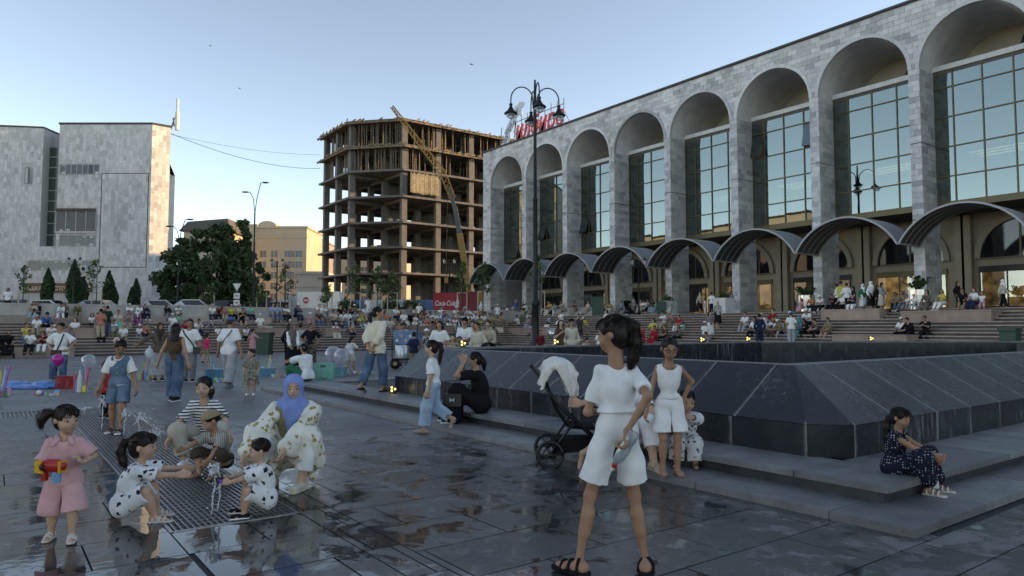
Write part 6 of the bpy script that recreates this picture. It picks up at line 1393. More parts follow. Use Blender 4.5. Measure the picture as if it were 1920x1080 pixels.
k = p.s; hb = MB().prism([(0, -.03), (.035, .005), (.03, .03), (.012, .032), (0, .02), (-.012, .032), (-.03, .03), (-.035, .005)], 'y', -.004, .004).build('heart_patch', fabric('gold patch', (.42, .28, .1)), p.root); hb.location = k.mid+k.fw*.092+k.up*.07-k.rs*.02; hb.rotation_euler = Matrix([list(k.rs), list(k.fw), list(k.up)]).transposed().to_euler()
# woman in black
p = Person('woman in black sitting on the fountain step with both hands at her face', G(862, 792, .06), -84, 1.6, 'adult', dict(hip=(0, -.2, .165), lean=(12, 0, 0), head=(12, 4), hL=(-.07, -.045, .53), hR=(.05, -.02, .53), eL=(-.8, .5, -1), eR=(.8, .5, -1), fR=(.06, .1, 0), fL=(-.08, .04, 0), dL=(.15, -.1, 1), dR=(-.1, -.1, 1), kR=(.2, 1, 1), kL=(-.2, 1, 1)), 2, 0, curl=(.5, .5)); wb = p
p.top('black', .45, .05, .02); p.lap('black', .03, to=.9); p.hair('pony', (.011, .008, .007), [(0, -.5, .6), (0, -.62, .25), (0, -.6, -.2)]); p.face(); p.shoes('black', sole='white')
# girl in white tee and light blue trousers
p = Person('girl in a white T-shirt and light blue wide trousers walking left', G(812, 812), -84, 1.27, 'child', dict(lean=(4, 0, 0), head=(0, 0), hL=(-.13, .03, .41), hR=(.13, .05, .41), fL=(-.05, .08, 0), fR=(.05, -.2, .1), kR=(0, 1, 0), tR=(.05, .4, -1)), 2, 2)
p.top(white, .42, .0, .014, sr=.045); p.bottom(fabric('pale blue cotton', (.33, .46, .58), None, fold=.5), .92, .018, .062); p.hair('pony', (.02, .012, .009), [(0, -.42, .85), (0, -.68, .72), (0, -.74, .3), (.05, -.62, -.2), (0, -.6, -.6)]); p.face(); p.shoes(fabric('pink shoe', (.42, .29, .25)), sole=fabric('tan sole', (.3, .22, .17)))
# ------------------------------------------------------------------ middle distance
p = Person('woman in a cream shirt and jeans walking away with hands behind her back', G(705, 735, .2), 28, 1.63, 'adult', dict(lean=(2, 0, 0), head=(-55, 0), hL=(-.02, -.105, .5), hR=(.03, -.11, .515), eL=(-1, -.5, 0), eR=(1, -.5, 0), dL=(.7, -.1, -.5), dR=(-.7, -.1, -.5), fR=(.05, .06, 0), fL=(-.06, -.2, .035), tL=(0, 1, -.5)), 2, 0)
p.top(fabric('cream linen shirt', (.72, .65, .52), None, fold=.6), .8, .07, .03, .01, sr=.04); p.bottom('jeans', .93, .016, .048); p.hair('pony', (.012, .009, .008), [(0, -.45, .55), (0, -.66, .35), (0, -.7, -.1), (0, -.6, -.4)]); p.face(); p.shoes('black', 'sandal')
p = Person('small girl in a grey flowered dress and white shoes facing the camera', G(470, 741), 172, 1.02, 'tot', dict(head=(-25, 0), fR=(.06, 0, 0), fL=(-.06, 0, 0)), 1, 2); fd = fabric('grey flower dress', (.36, .33, .26), 'mess', (.1, .09, .06), 40); p.top(fd, .45, .02, .016, sr=.05); p.skirt(fd, .2, .16); p.hair('pony', (.014, .01, .008), [(.3, -.35, .4), (.38, -.25, .1)]); p.face(); p.shoes('white', sole='white')
p = Person('man in a white T-shirt, blue cap and grey trousers walking away', G(428, 727), 12, 1.7, 'adult', dict(fL=(-.06, .1, 0), fR=(.07, -.13, 0), hL=(-.22, .06, .47), hR=(.2, .0, .45), head=(0, 0)), 1, 1); p.top('white', .45, .06, .03, sr=.05); p.bottom('lightgrey', .96, .028, .06); p.hair('short', (.03, .024, .02)); p.cap('blue', True, back=False); p.shoes('grey', sole='grey'); man18 = p
p = Person('woman with long black hair in a brown top and wide jeans seen from behind', G(325, 752), 6, 1.52, 'adult', dict(hL=(-.24, .0, .44), hR=(.2, .0, .44), fL=(-.06, .06, 0), fR=(.06, -.08, 0)), 2, 0); p.top('brown', 0, .0, .008); p.bottom('jeans', .97, .02, .07); p.hair('long'); p.shoes(fabric('dark shoe', (.03, .03, .03)), sole='white')
p = Person('man in a white T-shirt with a black cross body bag facing the camera', G(354, 716), 172, 1.68, 'adult', dict(head=(8, 2), hL=(-.19, .06, .44), hR=(.16, .05, .44)), 1, 1); p.top('white', .46, .06, .026, sr=.05); p.bottom('grey', .96, .016); p.hair('short'); p.face(); p.shoes('black', sole='white'); man20 = p
p = Person('woman in a brown headscarf reaching out her arm', G(297, 714), 150, 1.58, 'adult', dict(hR=(.34, .14, .6), dR=(.8, .3, -.3), head=(20, 0)), 1, 0); p.top(fabric('brown knit', (.13, .1, .075)), .95, .14, .03, sr=.03); p.skirt('lightgrey', .42, .12); p.hijab(fabric('dark brown scarf', (.06, .045, .04))); p.face(); p.shoes('black')
p = Person('woman in a white T-shirt and jeans with hands on hips', G(112, 719), 178, 1.57, 'adult', dict(head=(0, 0), hR=(.13, .03, .535), hL=(-.13, .03, .535), eR=(1, -.25, 0), eL=(-1, -.25, 0), dR=(-.7, .5, -.4), dL=(.7, .5, -.4), fR=(.12, 0, 0), fL=(-.05, 0, 0)), 2, 0); p.top('white', .45, .05, .03, sr=.055); p.bottom('jeans', .92, .018, .055); p.hair('short'); p.face(); p.shoes('white'); wh = p
p = Person('woman in a white bandana and green trousers squatting by the mint bag', G(563, 726, .06), -58, 1.58, 'adult', dict(hip=(0, -.14, .17), lean=(16, 0, 0), head=(0, 5), hR=(.05, .3, .36), hL=(-.06, .28, .34), fR=(.09, .12, 0), fL=(-.09, .1, 0), kR=(.4, 1, 1), kL=(-.4, 1, 1)), 2, 1); p.top('white', .5, .05, .028, sr=.05); p.bottom('green', .95, .022, .05); p.cap(fabric('bandana', (.6, .6, .6), 'mess', (.1, .1, .15), 30), False, 'bandana', lift=-.12); p.hair('bun'); p.face(); p.shoes('black', sole='white')
p = Person('girl in a white printed T-shirt and pale shorts standing by the balloons', G(657, 700), 28, 1.2, 'child', dict(head=(-35, 12), hR=(.16, .2, .62), fL=(-.07, -.1, 0), fR=(.05, .08, 0)), 1, 0); p.top(fabric('faint print tee', (.62, .62, .62), 'spots', (.35, .25, .35), 14), .45, .04, .018); p.bottom(fabric('cream shorts', (.55, .52, .42)), .4, .024, .07, 'shorts'); p.hair('bob'); p.shoes('white')
p = Person('woman in a black top and patterned skirt with hands on hips', G(582, 690), 172, 1.63, 'adult', dict(head=(40, 0), hR=(.12, .03, .53), hL=(-.12, .03, .53), eR=(1, -.2, 0), eL=(-1, -.2, 0)), 1, 1); p.top('black', .5, .05, .02); p.skirt(fabric('leopard skirt', (.2, .16, .12), 'mess', (.02, .02, .02), 22), .4, .1); p.hair('short', (.05, .03, .02)); p.face(); p.shoes('black')
p = Person('woman in a grey brown headscarf with a bag standing on the plaza', G(547, 694), 148, 1.58, 'adult', dict(hR=(.08, .16, .5), hL=(-.08, .16, .5), head=(35, 0)), 1, 2); p.top(fabric('grey brown vest', (.17, .14, .12)), 0, .14, .03); p.top('white', .95, .05, .02, name='blouse', sr=.03); p.skirt('black', .42, .1); p.hijab(fabric('taupe scarf', (.16, .12, .11)), .9); p.face(); p.shoes('black')
p = Person('man in a grey T-shirt seen from behind between two women', G(562, 686), 10, 1.62, 'adult', {}, 1, 1); p.top('lightgrey', .45, .05, .02); p.bottom('black', .55, .02, .06, 'shorts'); p.hair('short'); p.shoes('black')
p = Person('long haired person in black behind the woman with the headscarf', G(540, 684), 20, 1.62, 'adult', {}, 1, 1); p.top('black', .9, .05, .02); p.bottom('black', .96); p.hair('long'); p.shoes('black')
p = Person('girl in a bright red T-shirt and khaki shorts near the toys', G(387, 682), 20, 1.22, 'child', dict(fL=(-.05, -.12, .02), head=(-30, 0)), 1, 0); p.top('rose', .45, .03, .016); p.bottom('khaki', .42, .02, .06, 'shorts'); p.hair('pony'); p.shoes('black')
p = Person('girl in a pink T-shirt carrying a pink bag by the litter bin', G(473, 668), 20, 1.42, 'child', dict(hR=(.2, .2, .62), head=(-40, 0)), 1, 0); p.top('pink', .45, .05, .016); p.skirt('pink', .25, .1); p.hair('pony', tail=[(0, -.5, .75), (0, -.72, .5), (0, -.75, .0), (0, -.68, -.6)]); p.shoes('white')
# group behind the fountain
def grp(px, Y, label, H, psi, kind, pose, top, bot, hr='short', hat=None, skirt=False, skin=0, z=0, sleeve=.45, hc=(.012, .009, .008)):
    p = Person(label, GX(px, z, Y), psi, H, kind, pose, 1, skin); p.top(top, sleeve, .06, .024)
    (p.skirt(bot, .3, .11) if skirt else p.bottom(bot, .95, .018)); p.hair(hr, hc); p.shoes('black')
    if abs(psi) > 100: p.face()
    if hat: p.cap(hat)
    return p
arms = dict(hR=(-.02, .13, .56), hL=(.02, .13, .59), eR=(1, -.3, -.5), eL=(-1, -.3, -.5))
grp(824, 19.6, 'woman in a white T-shirt with a shoulder bag standing behind the fountain', 1.64, 172, 'adult', dict(hL=(-.1, .15, .6), head=(-20, 0)), 'white', 'beige', 'bob')
grp(849, 19.0, 'child in a beige set standing behind the fountain', 1.28, 178, 'child', dict(hR=(.06, .13, .6)), 'beigeprint', 'beige', skin=2)
grp(861, 20.2, 'dark haired child peering out behind the fountain', 1.2, 178, 'child', {}, 'grey', 'grey')
grp(872, 20.3, 'man in a white polo shirt and black cap with folded arms', 1.74, 190, 'adult', dict(arms, head=(-25, 0)), 'white', 'khaki', hat='black', skin=1)
grp(886, 21.0, 'person in a dark top standing behind the man in the polo shirt', 1.66, 180, 'adult', {}, 'darkprint', 'black', 'bob')
grp(896, 19.4, 'woman in a cream cardigan with a checked bag looking left', 1.6, 215, 'adult', dict(hR=(.1, .12, .52)), 'cream', 'cream', 'short', sleeve=.9, hc=(.02, .014, .012))
grp(916, 19.8, 'woman in a beige shirt standing over a stroller', 1.66, 196, 'adult', dict(hR=(.1, .22, .58), hL=(-.1, .22, .58)), 'beige', 'beige', 'bun', sleeve=.9, skin=2)
grp(776, 23.3, 'boy in a navy T-shirt at the ice cream cart', 1.32, 10, 'child', {}, 'navy', 'khaki', skin=1)
p = grp(757, 25.8, 'ice cream seller in a white jacket and green hat leaning on the cart', 1.66, 175, 'adult', dict(lean=(24, 0, 0), hR=(.12, .24, .6), hL=(-.12, .24, .6)), 'white', 'grey', sleeve=.95, skin=1); p.brim('darkgreen')
p = grp(800, 26, 'child in a white cap and checked shirt beside the cart', 1.4, 190, 'child', {}, 'bwprint', 'grey'); p.brim('white', .6)
# ================================================================== the crowd on the stairs: a few poses, every person an object of its own
_T = {}
SIT = dict(sit=dict(hip=(0, -.12, .075), lean=(12, 0, 0), hR=(.07, .14, .13), hL=(-.07, .15, .14), fR=(.07, .24, -.185), fL=(-.07, .25, -.185), head=(0, 6)),
           lean=dict(hip=(0, -.12, .075), lean=(34, 0, 0), hR=(.06, .25, .14), hL=(-.06, .25, .15), fR=(.09, .24, -.185), fL=(-.09, .22, -.185), head=(6, 26)),
           back=dict(hip=(0, -.12, .075), lean=(-4, 0, 0), hR=(.15, .06, .14), hL=(-.08, .12, .15), fR=(.04, .3, -.185), fL=(-.1, .24, -.185), head=(-18, 0)),
           turn=dict(hip=(0, -.12, .075), lean=(10, 0, -18), hR=(.08, .16, .16), hL=(-.1, .12, .14), fR=(.12, .22, -.185), fL=(-.03, .24, -.185), head=(38, 0)),
           phone=dict(hip=(0, -.12, .075), lean=(16, 0, 0), hR=(.03, .2, .27), hL=(-.02, .2, .26), fR=(.07, .24, -.185), fL=(-.08, .24, -.185), head=(0, 24)),
           stand=dict(fR=(.06, .02, 0), fL=(-.06, -.02, 0)), walk=dict(fR=(.05, .12, 0), fL=(-.05, -.12, 0), hR=(.14, -.06, .44), hL=(-.14, .12, .46)), fold=dict(hR=(-.02, .13, .56), hL=(.02, .13, .59), eR=(1, -.3, -.5), eL=(-1, -.3, -.5), head=(15, 4)), call=dict(hR=(.08, .14, .72), hL=(-.1, .12, .5), head=(-20, 0)))
class Bag: pass
def tmpl(kind, pose, part, var):
    key = (kind, pose, part, var)
    if key in _T: return _T[key]
    q = Person.__new__(Person); H = {'adult': 1.66, 'child': 1.25, 'tot': .95}[kind]; q.s = skeleton(H, kind, SIT[pose]); q.h = .026; q.det = 0; q.H = H; q.seed = 0; out = []
    q.root = None
    def add(name, groups, m, h=None, wob=0, wf=30., kind=None): me = sdf_mesh(name, groups, h or q.h, wob, wf); out.append((name, me)); return None
    q.add = add
    if part == 'body': add('body', [dict(p=body_prims(q.s, False))], None)
    elif part == 'top': q.top('white', {'s': .45, 'l': .93, 'n': 0}[var], .06, .02, sr=.032 if var == 'l' else None)
    elif part == 'bottom':
        if var == 'skirt': (q.skirt('white', .34, .12) if pose in ('stand', 'walk', 'fold', 'call') else q.lap('white', .026, to=.75))
        elif var == 'shorts': q.bottom('white', .45, .022, .065, 'shorts')
        else: q.bottom('white', .95, .016)
    elif part == 'hair': q.hair(var)
    elif part == 'hat': q.h = .018; (q.brim('white', .65) if var == 'brim' else q.hijab('white') if var == 'scarf' else q.cap('white'))
    elif part == 'shoes': q.shoes('white')
    for n, me in out:
        if not me.materials: me.materials.append(None)
    _T[key] = out; return out
CROWD = []
def place_crowd(px, yh, zone, pose, top, bot, extra='', kind='adult', sl='s'):
    CROWD.append((px, yh, zone, pose, top, bot, extra, kind, sl))
L_ = """18 619 B sit black black long|58 618 B turn white black bun|81 621 B phone maroon white bob|62 574 W turn beige lightjeans bob|69 571 W sit black navy short l|87 587 L lean blue black navycap l|114 573 W lean white white short l|121 572 W sit darkprint black short|145 571 W sit olive khaki short l
102 609 L sit white grey whitecap . child|133 616 L sit grey grey short . child|173 587 L sit white black bob . child|183 584 Ls stand lightblue lightblue:skirt bob . child|189 577 Ls stand coral beige short|201 572 Ls stand darkgreen jeans short|222 581 L sit cream mint:skirt short|241 582 L sit beigeprint beigeprint:skirt short l|258 579 L sit purpleprint purpleprint:skirt whitescarf l
243 572 W sit white grey whitecap|262 571 W sit white black blackcap|274 576 W turn navy navy short l|315 573 W turn black grey long l|13 567 P stand white black long|194 575 W sit red grey redcap . child
410 572 W sit maroon black short|420 577 W turn coral beige bob|450 571 W sit cream beige beigebrim|455 575 L phone black black:shorts short|470 570 W sit mint navy short|513 568 W sit lightblue grey short|537 571 W turn white black long|559 570 W phone navy navy whitecap l|582 583 L sit pink pink whitebrim . child|599 577 L sit brown jeans short|615 582 L sit khaki khaki short . child
639 569 W sit black khaki blackcap|655 571 W phone black black short l|665 573 W lean darkprint black short|690 566 P stand white white short l|744 570 W sit white navy short|768 572 Ws stand grey black short|786 566 Ws stand white black bob|791 578 L phone khaki white bob l|818 579 L sit white khaki short|835 577 L sit blue beige short l|857 576 L lean lightblue navy short|856 564 W sit white grey whitecap|870 566 W sit beigeprint maroon pinkscarf l|881 568 W sit white beige short|893 572 L sit white beige whitecap|902 566 W call white grey whitescarf l|908 578 L sit white grey short|920 576 L sit beige khaki beigebrim l|933 569 Ws stand white grey whitecap|936 594 L sit beigeprint beigeprint:skirt short|873 567 W sit white beige whitebrim|829 568 W turn white khaki short
950 571 T sit white grey bob . child|967 563 Ts stand blue khaki whitecap|980 566 T turn navy navy:skirt navyscarf l|999 574 T lean teal navy short|1026 562 T sit red black short|1038 568 Ts stand lightblue white short . child|1052 564 T phone beige beige short l|1076 566 T phone maroon black short|1129 566 T sit coral black short|1163 566 T turn lightblue grey short|1189 562 Ts stand lightgrey grey short|1201 566 T sit white black short|1209 568 T lean white beige short|1223 563 T phone black lightjeans long
968 591 R phone white khaki short|998 595 R sit black lightjeans bob l|1013 609 G stand maroon maroon short l child|1051 598 G call brown black bob|1071 597 G stand cream beige darkbrim l|1087 591 Rs stand dotblack dotblack:skirt bob|1101 594 G phone2 cream beige short|1124 607 G stand white grey beigecap . child|1046 622 G sit2 white grey short|1060 603 R sit olive grey short
1204 609 R fold2 red red:skirt short l|1225 610 R sit red red:skirt short l|1244 609 R sit brown black short|1270 609 R turn darkprint black bob l|1313 548 Ts walk beige black:skirt beigescarf l|1335 547 Ts stand white navy short|1346 563 Rs walk bwprint black:skirt beigescarf l|1323 570 Ts stand white white bob . child|1331 582 Rs stand grey white:skirt long|1321 602 Rs stand white grey whitecap . child|1372 548 Ts call lightgrey white long l|1325 624 R lean grey grey short
1501 537 Ts stand beige beige bob l|1502 566 Rt sit pink pink:skirt bob . child|1522 560 Rt lean orange navy short|1539 558 Rt lean white black whitecap|1560 566 Rt phone black black short|1577 560 Rt turn white black whitecap|1578 526 Ts stand yellow black blackcap|1571 531 Ts fold white black short l|1589 529 Ts stand white black short l|1602 535 Ts stand navy lightjeans bob|1619 532 Ts stand green white:skirt whitescarf l|1634 526 Ts stand white black:skirt whitescarf l|1654 529 Ts fold lightgrey cream:skirt long l|1646 540 Ts stand black black bob l
1737 549 Rt sit darkprint darkprint:skirt bob l|1765 550 Rt turn yellow white bob|1806 551 Rt sit black black:shorts short|1826 549 Rt turn white navy:skirt short|1842 557 Rt back white pink short . child|1797 545 Ts stand black black long l|1882 523 Ts walk cream black whitescarf l
1412 594 R sit white black long|1424 587 Rs stand navy navy blackcap l|1452 594 R turn brown brown:skirt brownscarf l|1460 600 R lean khaki lightgrey whitecap l|1475 591 R sit orange khaki short l|1483 584 Rs stand white lightgrey bluecap|1495 593 R sit teal teal:skirt tealscarf l|1506 598 R phone black black bob|1529 599 R lean darkprint black short|1549 595 R sit khaki olive:shorts short
1687 595 R sit white black whitecap|1703 597 R lean black black short l|1734 592 R phone black black short"""
def ray_xy(px): d = ray(px, 600); return d.x, d.y
def proj_y(p): v = Vector(p)-Vector((0, 0, CAM_H)); return 540-F_PX*v.dot(_up)/v.dot(_fw)
rf = random.Random(77); TOPS = ['white']*9+['lightblue', 'beige', 'cream', 'black', 'pink', 'navy', 'lightgrey', 'mint', 'coral', 'yellow', 'beigeprint', 'khaki', 'red']; BOTS = ['black', 'jeans', 'beige', 'grey', 'navy', 'lightjeans', 'khaki', 'white', 'cream:skirt', 'lightgrey']; HDS = ['short', 'short', 'bob', 'long', 'whitecap', 'short', 'beigebrim', 'bun']
fill = []; used = []
for zone, n, lo_, hi_, ys in (('L', 40, 620, 945, (572, 608)), ('W', 12, 640, 940, (566, 572)), ('L', 12, 150, 590, (585, 612)), ('W', 8, 330, 640, (568, 572)), ('R', 20, 960, 1290, (580, 610)), ('T', 14, 960, 1260, (562, 568)), ('R', 9, 1390, 1560, (578, 600)), ('L', 8, 20, 300, (588, 614)), ('Rt', 5, 1590, 1720, (556, 560))):
    for _ in range(n):
        for tr in range(30):
            px = rf.uniform(lo_, hi_); py = rf.uniform(*ys)
            if all(abs(px-u) > 7 or abs(py-v) > 9 for u, v in used): break
        used.append((px, py)); fill.append('%.0f %.0f %s %s %s %s %s%s' % (px, py, zone, rf.choice(('sit', 'lean', 'turn', 'phone', 'back')), rf.choice(TOPS), rf.choice(BOTS), rf.choice(HDS), ' . child' if rf.random() < .18 else ''))
L_ += '|'+'|'.join(fill)
recs = []
for ent in L_.replace('\n', '|').split('|'):
    f = ent.split(); px, yh, zone, pose, top, bot, hd = float(f[0]), float(f[1]), f[2], f[3], f[4], f[5], f[6]; sl = f[7] if len(f) > 7 else '.'; kind = f[8] if len(f) > 8 else 'adult'
    pose = pose.rstrip('2'); dx, dy = ray_xy(px); best = None
    stand = pose in ('stand', 'walk', 'fold', 'call'); Hn = {'adult': 1.66, 'child': 1.25}[kind]; top_h = Hn if stand else Hn*{'sit': .525, 'lean': .46, 'back': .53, 'turn': .52, 'phone': .51}[pose]
    cands = []
    if zone in ('L', 'Ls'): cands = [(dx/dy*(41+TR*k+(.2 if stand else .3)), 41+TR*k+(.2 if stand else .3), (k+1)*RS) for k in range(NL)]
    elif zone in ('W',): cands = [(dx/dy*47.3, 47.3, ZL+.42)]
    elif zone == 'Ws': cands = [(dx/dy*46.4, 46.4, ZL)]
    elif zone == 'P': cands = [(dx/dy*50, 50, 2.32)]
    elif zone == 'B': cands = [(dx/dy*40.75, 40.75, .45)]
    elif zone in ('R', 'Rs'): cands = [(30+TR*k+(.2 if stand else .3), dy/dx*(30+TR*k+(.2 if stand else .3)), (k+1)*RS) for k in range(NR)]
    elif zone == 'Rt': cands = [(35.2+.25, dy/dx*35.45, 14*RS+.3)]
    elif zone == 'T': cands = [(37.6, dy/dx*37.6, 2.3+.4)]
    elif zone == 'Ts': cands = [(38.3 if px > 1480 else 37.4, dy/dx*(38.3 if px > 1480 else 37.4), 2.303)]
    elif zone == 'G': cands = [(dx*t, dy*t, 0) for t in (24, 27, 30, 33)]
    if zone == 'G' and not stand: top_h += .0
    best = min(cands, key=lambda c: abs(proj_y((c[0], c[1], c[2]+top_h))-yh)); got = proj_y((best[0], best[1], best[2]+top_h)); Yd = Vector(best).dot(_F)
    sc = max(.86, min(1.1, 1+((got-yh)*Yd/F_PX)/top_h)) * random.uniform(.985, 1.015)
    side_r = zone[0] in 'RT' and zone != 'T' or zone == 'T'
    rz = (R(90) if side_r else R(180)) + R(random.uniform(-14, 14))
    if stand: rz = {'Ls': HEAD(random.choice((-30, 20, 150))), 'Ws': HEAD(160), 'P': HEAD(random.choice((90, 160))), 'G': HEAD(random.choice((170, 150, -120))), 'Rs': HEAD(random.choice((10, 30, 160))), 'Ts': HEAD(random.choice((150, 30, -60, 170)))}.get(zone, rz)
    if zone == 'G' and pose == 'sit': rz = HEAD(10)
    recs.append(dict(px=px, loc=best, sc=sc, rz=rz, pose=pose, top=top, bot=bot, hd=hd, sl=sl, kind=kind, zone=zone, stand=stand))
NICE = dict(lightblue='light blue', lightgrey='light grey', darkgreen='dark green', lightjeans='pale jeans', dotblack='dotted black', bwprint='black and white printed', purpleprint='purple printed', beigeprint='beige printed', darkprint='dark printed')
WHERE = dict(B='on the lowest left bench', L='on the left stairs', Ls='on the left stairs', W='on the wall ledge', Ws='below the retaining wall', P='on the pavement behind the wall', R='on the right stairs', Rs='on the right stairs', Rt='atop the right stairs', T='along the terrace edge', Ts='on the terrace', G='behind the fountain')
def desc(r):
    b, _, t = r['bot'].partition(':'); t = t or 'trousers'; b_ = NICE.get(b, b); bt = b_ if 'jeans' in b_ else b_+' '+t; h = ''
    for w_ in ('cap', 'brim', 'scarf'):
        if r['hd'].endswith(w_): h = ' and %s %s' % (r['hd'][:-len(w_)], {'cap': 'cap', 'brim': 'hat', 'scarf': 'headscarf'}[w_])
    s = '%s in %s top, %s%s %s %s' % ('child' if r['kind'] == 'child' else 'person', NICE.get(r['top'], r['top']), bt, h, 'standing' if r['stand'] else 'seated', WHERE[r['zone']]); return s
from collections import defaultdict
byd = defaultdict(list)
for r in recs: byd[desc(r)].append(r)
ORD = ['first', 'second', 'third', 'fourth', 'fifth', 'sixth', 'seventh', 'eighth', 'ninth', 'tenth', 'eleventh', 'twelfth']
for d, rs in byd.items():
    rs.sort(key=lambda r: r['px'])
    for i, r in enumerate(rs): r['label'] = d if len(rs) == 1 else d.replace('person in', '%s from left in' % ORD[i], 1).replace('child in', '%s child from left in' % ORD[i], 1)
for i, r in enumerate(recs):
    if len(r['label'].split()) > 16: r['label'] = r['label'].replace(' standing', '').replace(' seated', '').replace('black and white printed', 'monochrome printed')
    t = thing('person', r['label'], 'person', r['loc'], r['rz'], 'people gathered on the stairs and terrace'); t.scale = (r['sc'],)*3; k = r['kind']; po = r['pose']
    def put(part, var, m, nm=None):
        for n, me in tmpl(k, po, part, var):
            o = link(nm or n, me, t); o.material_slots[0].link = 'OBJECT'; o.material_slots[0].material = m
    put('body', '', skin_mat(i*7 % 3)); put('top', {'l': 'l', '.': 's'}.get(r['sl'], 's'), fab(r['top']), 'top'); b, _, tp = r['bot'].partition(':'); put('bottom', tp or 'trousers', fab(b), tp or 'trousers'); put('shoes', '', fab(('white', 'black', 'grey', 'beige')[i*5 % 4]))
    hd = r['hd']; hc = hair_mat((.012, .009, .008)) if i % 9 else hair_mat((.05, .03, .02))
    if hd.endswith('scarf'): put('hat', 'scarf', fab({'beige': 'beige', 'tealscarf': 'teal'}.get(hd[:-5], hd[:-5])), 'headscarf')
    elif hd.endswith('cap'): put('hair', 'short', hc); put('hat', 'cap', fab(hd[:-3]), 'cap')
    elif hd.endswith('brim'): put('hair', 'short', hc); put('hat', 'brim', fab('black' if hd == 'darkbrim' else hd[:-4]), 'hat')
    else: put('hair', hd, hc)
# ================================================================== things people hold, wear or have put down
def plast(n, c, rough=.3): return mat('plastic ' + n, c, rough, var=.06, spec=.5)
def clear(name, tint=(.85, .9, .92), a=.35):
    if name in _M: return _M[name]
    m, t, b, N = nodes(name); t.nodes.remove(b); L = t.links.new
    tr = N('ShaderNodeBsdfTransparent'); tr.inputs[0].default_value = c4(tint); gl_ = N('ShaderNodeBsdfGlossy', i_Roughness=.06); df = N('ShaderNodeBsdfDiffuse'); df.inputs[0].default_value = c4(tint)
    lw = N('ShaderNodeLayerWeight', i_Blend=.35); mx = N('ShaderNodeMixShader'); L(lw.outputs['Facing'], mx.inputs[0]); L(tr.outputs[0], mx.inputs[1]); L(gl_.outputs[0], mx.inputs[2])
    m2 = N('ShaderNodeMixShader'); m2.inputs[0].default_value = a; L(mx.outputs[0], m2.inputs[1]); L(df.outputs[0], m2.inputs[2]); L(m2.outputs[0], t.nodes['Material Output'].inputs[0]); _M[name] = m; return m
def wpt(P, v): return P.root.matrix_world @ Vector(v) if False else Vector(P.root.location) + Matrix.Rotation(P.root.rotation_euler.z, 3, 'Z') @ Vector(v)
# bubble gun
k = pinkt.s; g0 = wpt(pinkt, k.wr['R']+V3(-.03, .075, .055)); bg = thing('toy_bubble_gun', 'red toy bubble gun with yellow flames and a small blue bottle', 'toy', g0, HEAD(100))
me = sdf_mesh('gun_body', [dict(p=[cone((0, -.07, .004), (0, .075, .006), .036, .031, .02), cone((0, -.02, .03), (0, .05, .032), .016, .012, .02), cone((0, .02, -.02), (0, .05, -.03), .02, .018, .02)])], .006); me.materials.append(plast('red', (.45, .02, .02))); link('gun_body', me, bg)
MB().prism([(-.085, -.035), (-.02, -.04), (-.05, -.01), (-.005, .0), (-.05, .012), (-.02, .045), (-.085, .04)], 'x', .028, .041).build('flame', plast('orange', (.7, .35, .03)), bg)
MB().box(-.033, .033, .078, .09, -.033, .038).build('rim', plast('orange', (.7, .35, .03)), bg); o = MB().lathe([(.018, 0), (.018, .012), (.01, .014)], n=14).build('nozzle', m_black, bg); o.location = (-.0, -.03, 0); o.rotation_euler = (0, R(90), 0); o.location = (.034, -.03, 0)
MB().lathe([(.026, -.1), (.028, -.06), (.028, -.04), (.02, -.03)], n=14).build('soap_bottle', mat('soap bottle', (.12, .32, .5), .15, var=.3, scale=30), bg).location = (0, .04, 0); MB().box(-.014, .014, -.06, -.03, -.09, -.03).build('grip', plast('red', (.45, .02, .02)), bg)
# bottle in the tall girl's hand
k = tall.s; g0 = wpt(tall, k.wr['R']+_unit(k.hd['R'])*.085); bt = thing('water_bottle', 'clear crumpled plastic bottle with a red cap held upside down by the tall girl', 'bottle', g0, PHI); bt.rotation_euler = (R(200), R(28), PHI)
MB().lathe([(.0, -.09), (.03, -.085), (.033, -.04), (.029, -.01), (.034, .02), (.033, .07), (.026, .1), (.014, .125), (.013, .135)], n=18).build('bottle_body', clear('clear plastic', (.62, .7, .73), .28), bt, smooth=True)
MB().lathe([(.0165, .13), (.0165, .15), (.015, .152)], n=16).build('cap_ring', plast('red', (.45, .02, .02)), bt); MB().lathe([(.013, .15), (.012, .17), (.007, .175), (.006, .185)], n=14).build('sport_cap', W(.7), bt)
# bottle between the dotted girl's feet
g0 = wpt(dotg, V3(0.0, .0, 0)); bt = thing('glass_bottle', 'clear drink bottle standing between the feet of the girl in the dotted dress', 'bottle', g0, 0)
MB().lathe([(.03, 0), (.034, .01), (.034, .1), (.028, .13), (.013, .17), (.013, .2)], n=18).build('bottle_body', clear('clear glass', (.5, .55, .55), .1), bt, smooth=True); MB().lathe([(.0346, .05), (.0346, .1)], n=18).build('label_band', W(.6), bt); MB().lathe([(.015, .19), (.015, .21)], n=12).build('cap', m_black, bt)
# handbag and phone of the woman in black
k = wb.s; g0 = wpt(wb, (k.kn['L']+k.an['L'])/2+V3(-.1, .02, .1)); hb_ = thing('black_handbag', 'black handbag with a white clasp at the knees of the woman in black', 'handbag', g0, HEAD(180))
MB().box(-.13, .13, -.05, .05, -.1, .07).build('bag_body', mat('black leather', (.012, .012, .013), .35), hb_); MB().prism([(-.135, .075), (.135, .075), (.12, -.03), (-.12, -.03)], 'y', .05, .062).build('flap', mat('black leather', (.012, .012, .013), .35), hb_)
cl_ = MB(); cl_.box(-.03, -.018, .063, .072, -.035, .015); cl_.box(.018, .03, .063, .072, -.035, .015); cl_.box(-.018, .018, .063, .07, -.017, -.003); cl_.build('clasp', W(.75), hb_); MB().tube([(-.12, 0, .07), (-.1, 0, .25), (.1, 0, .25), (.12, 0, .07)], .008, 6).build('handle', mat('black leather', (.012, .012, .013), .35), hb_)
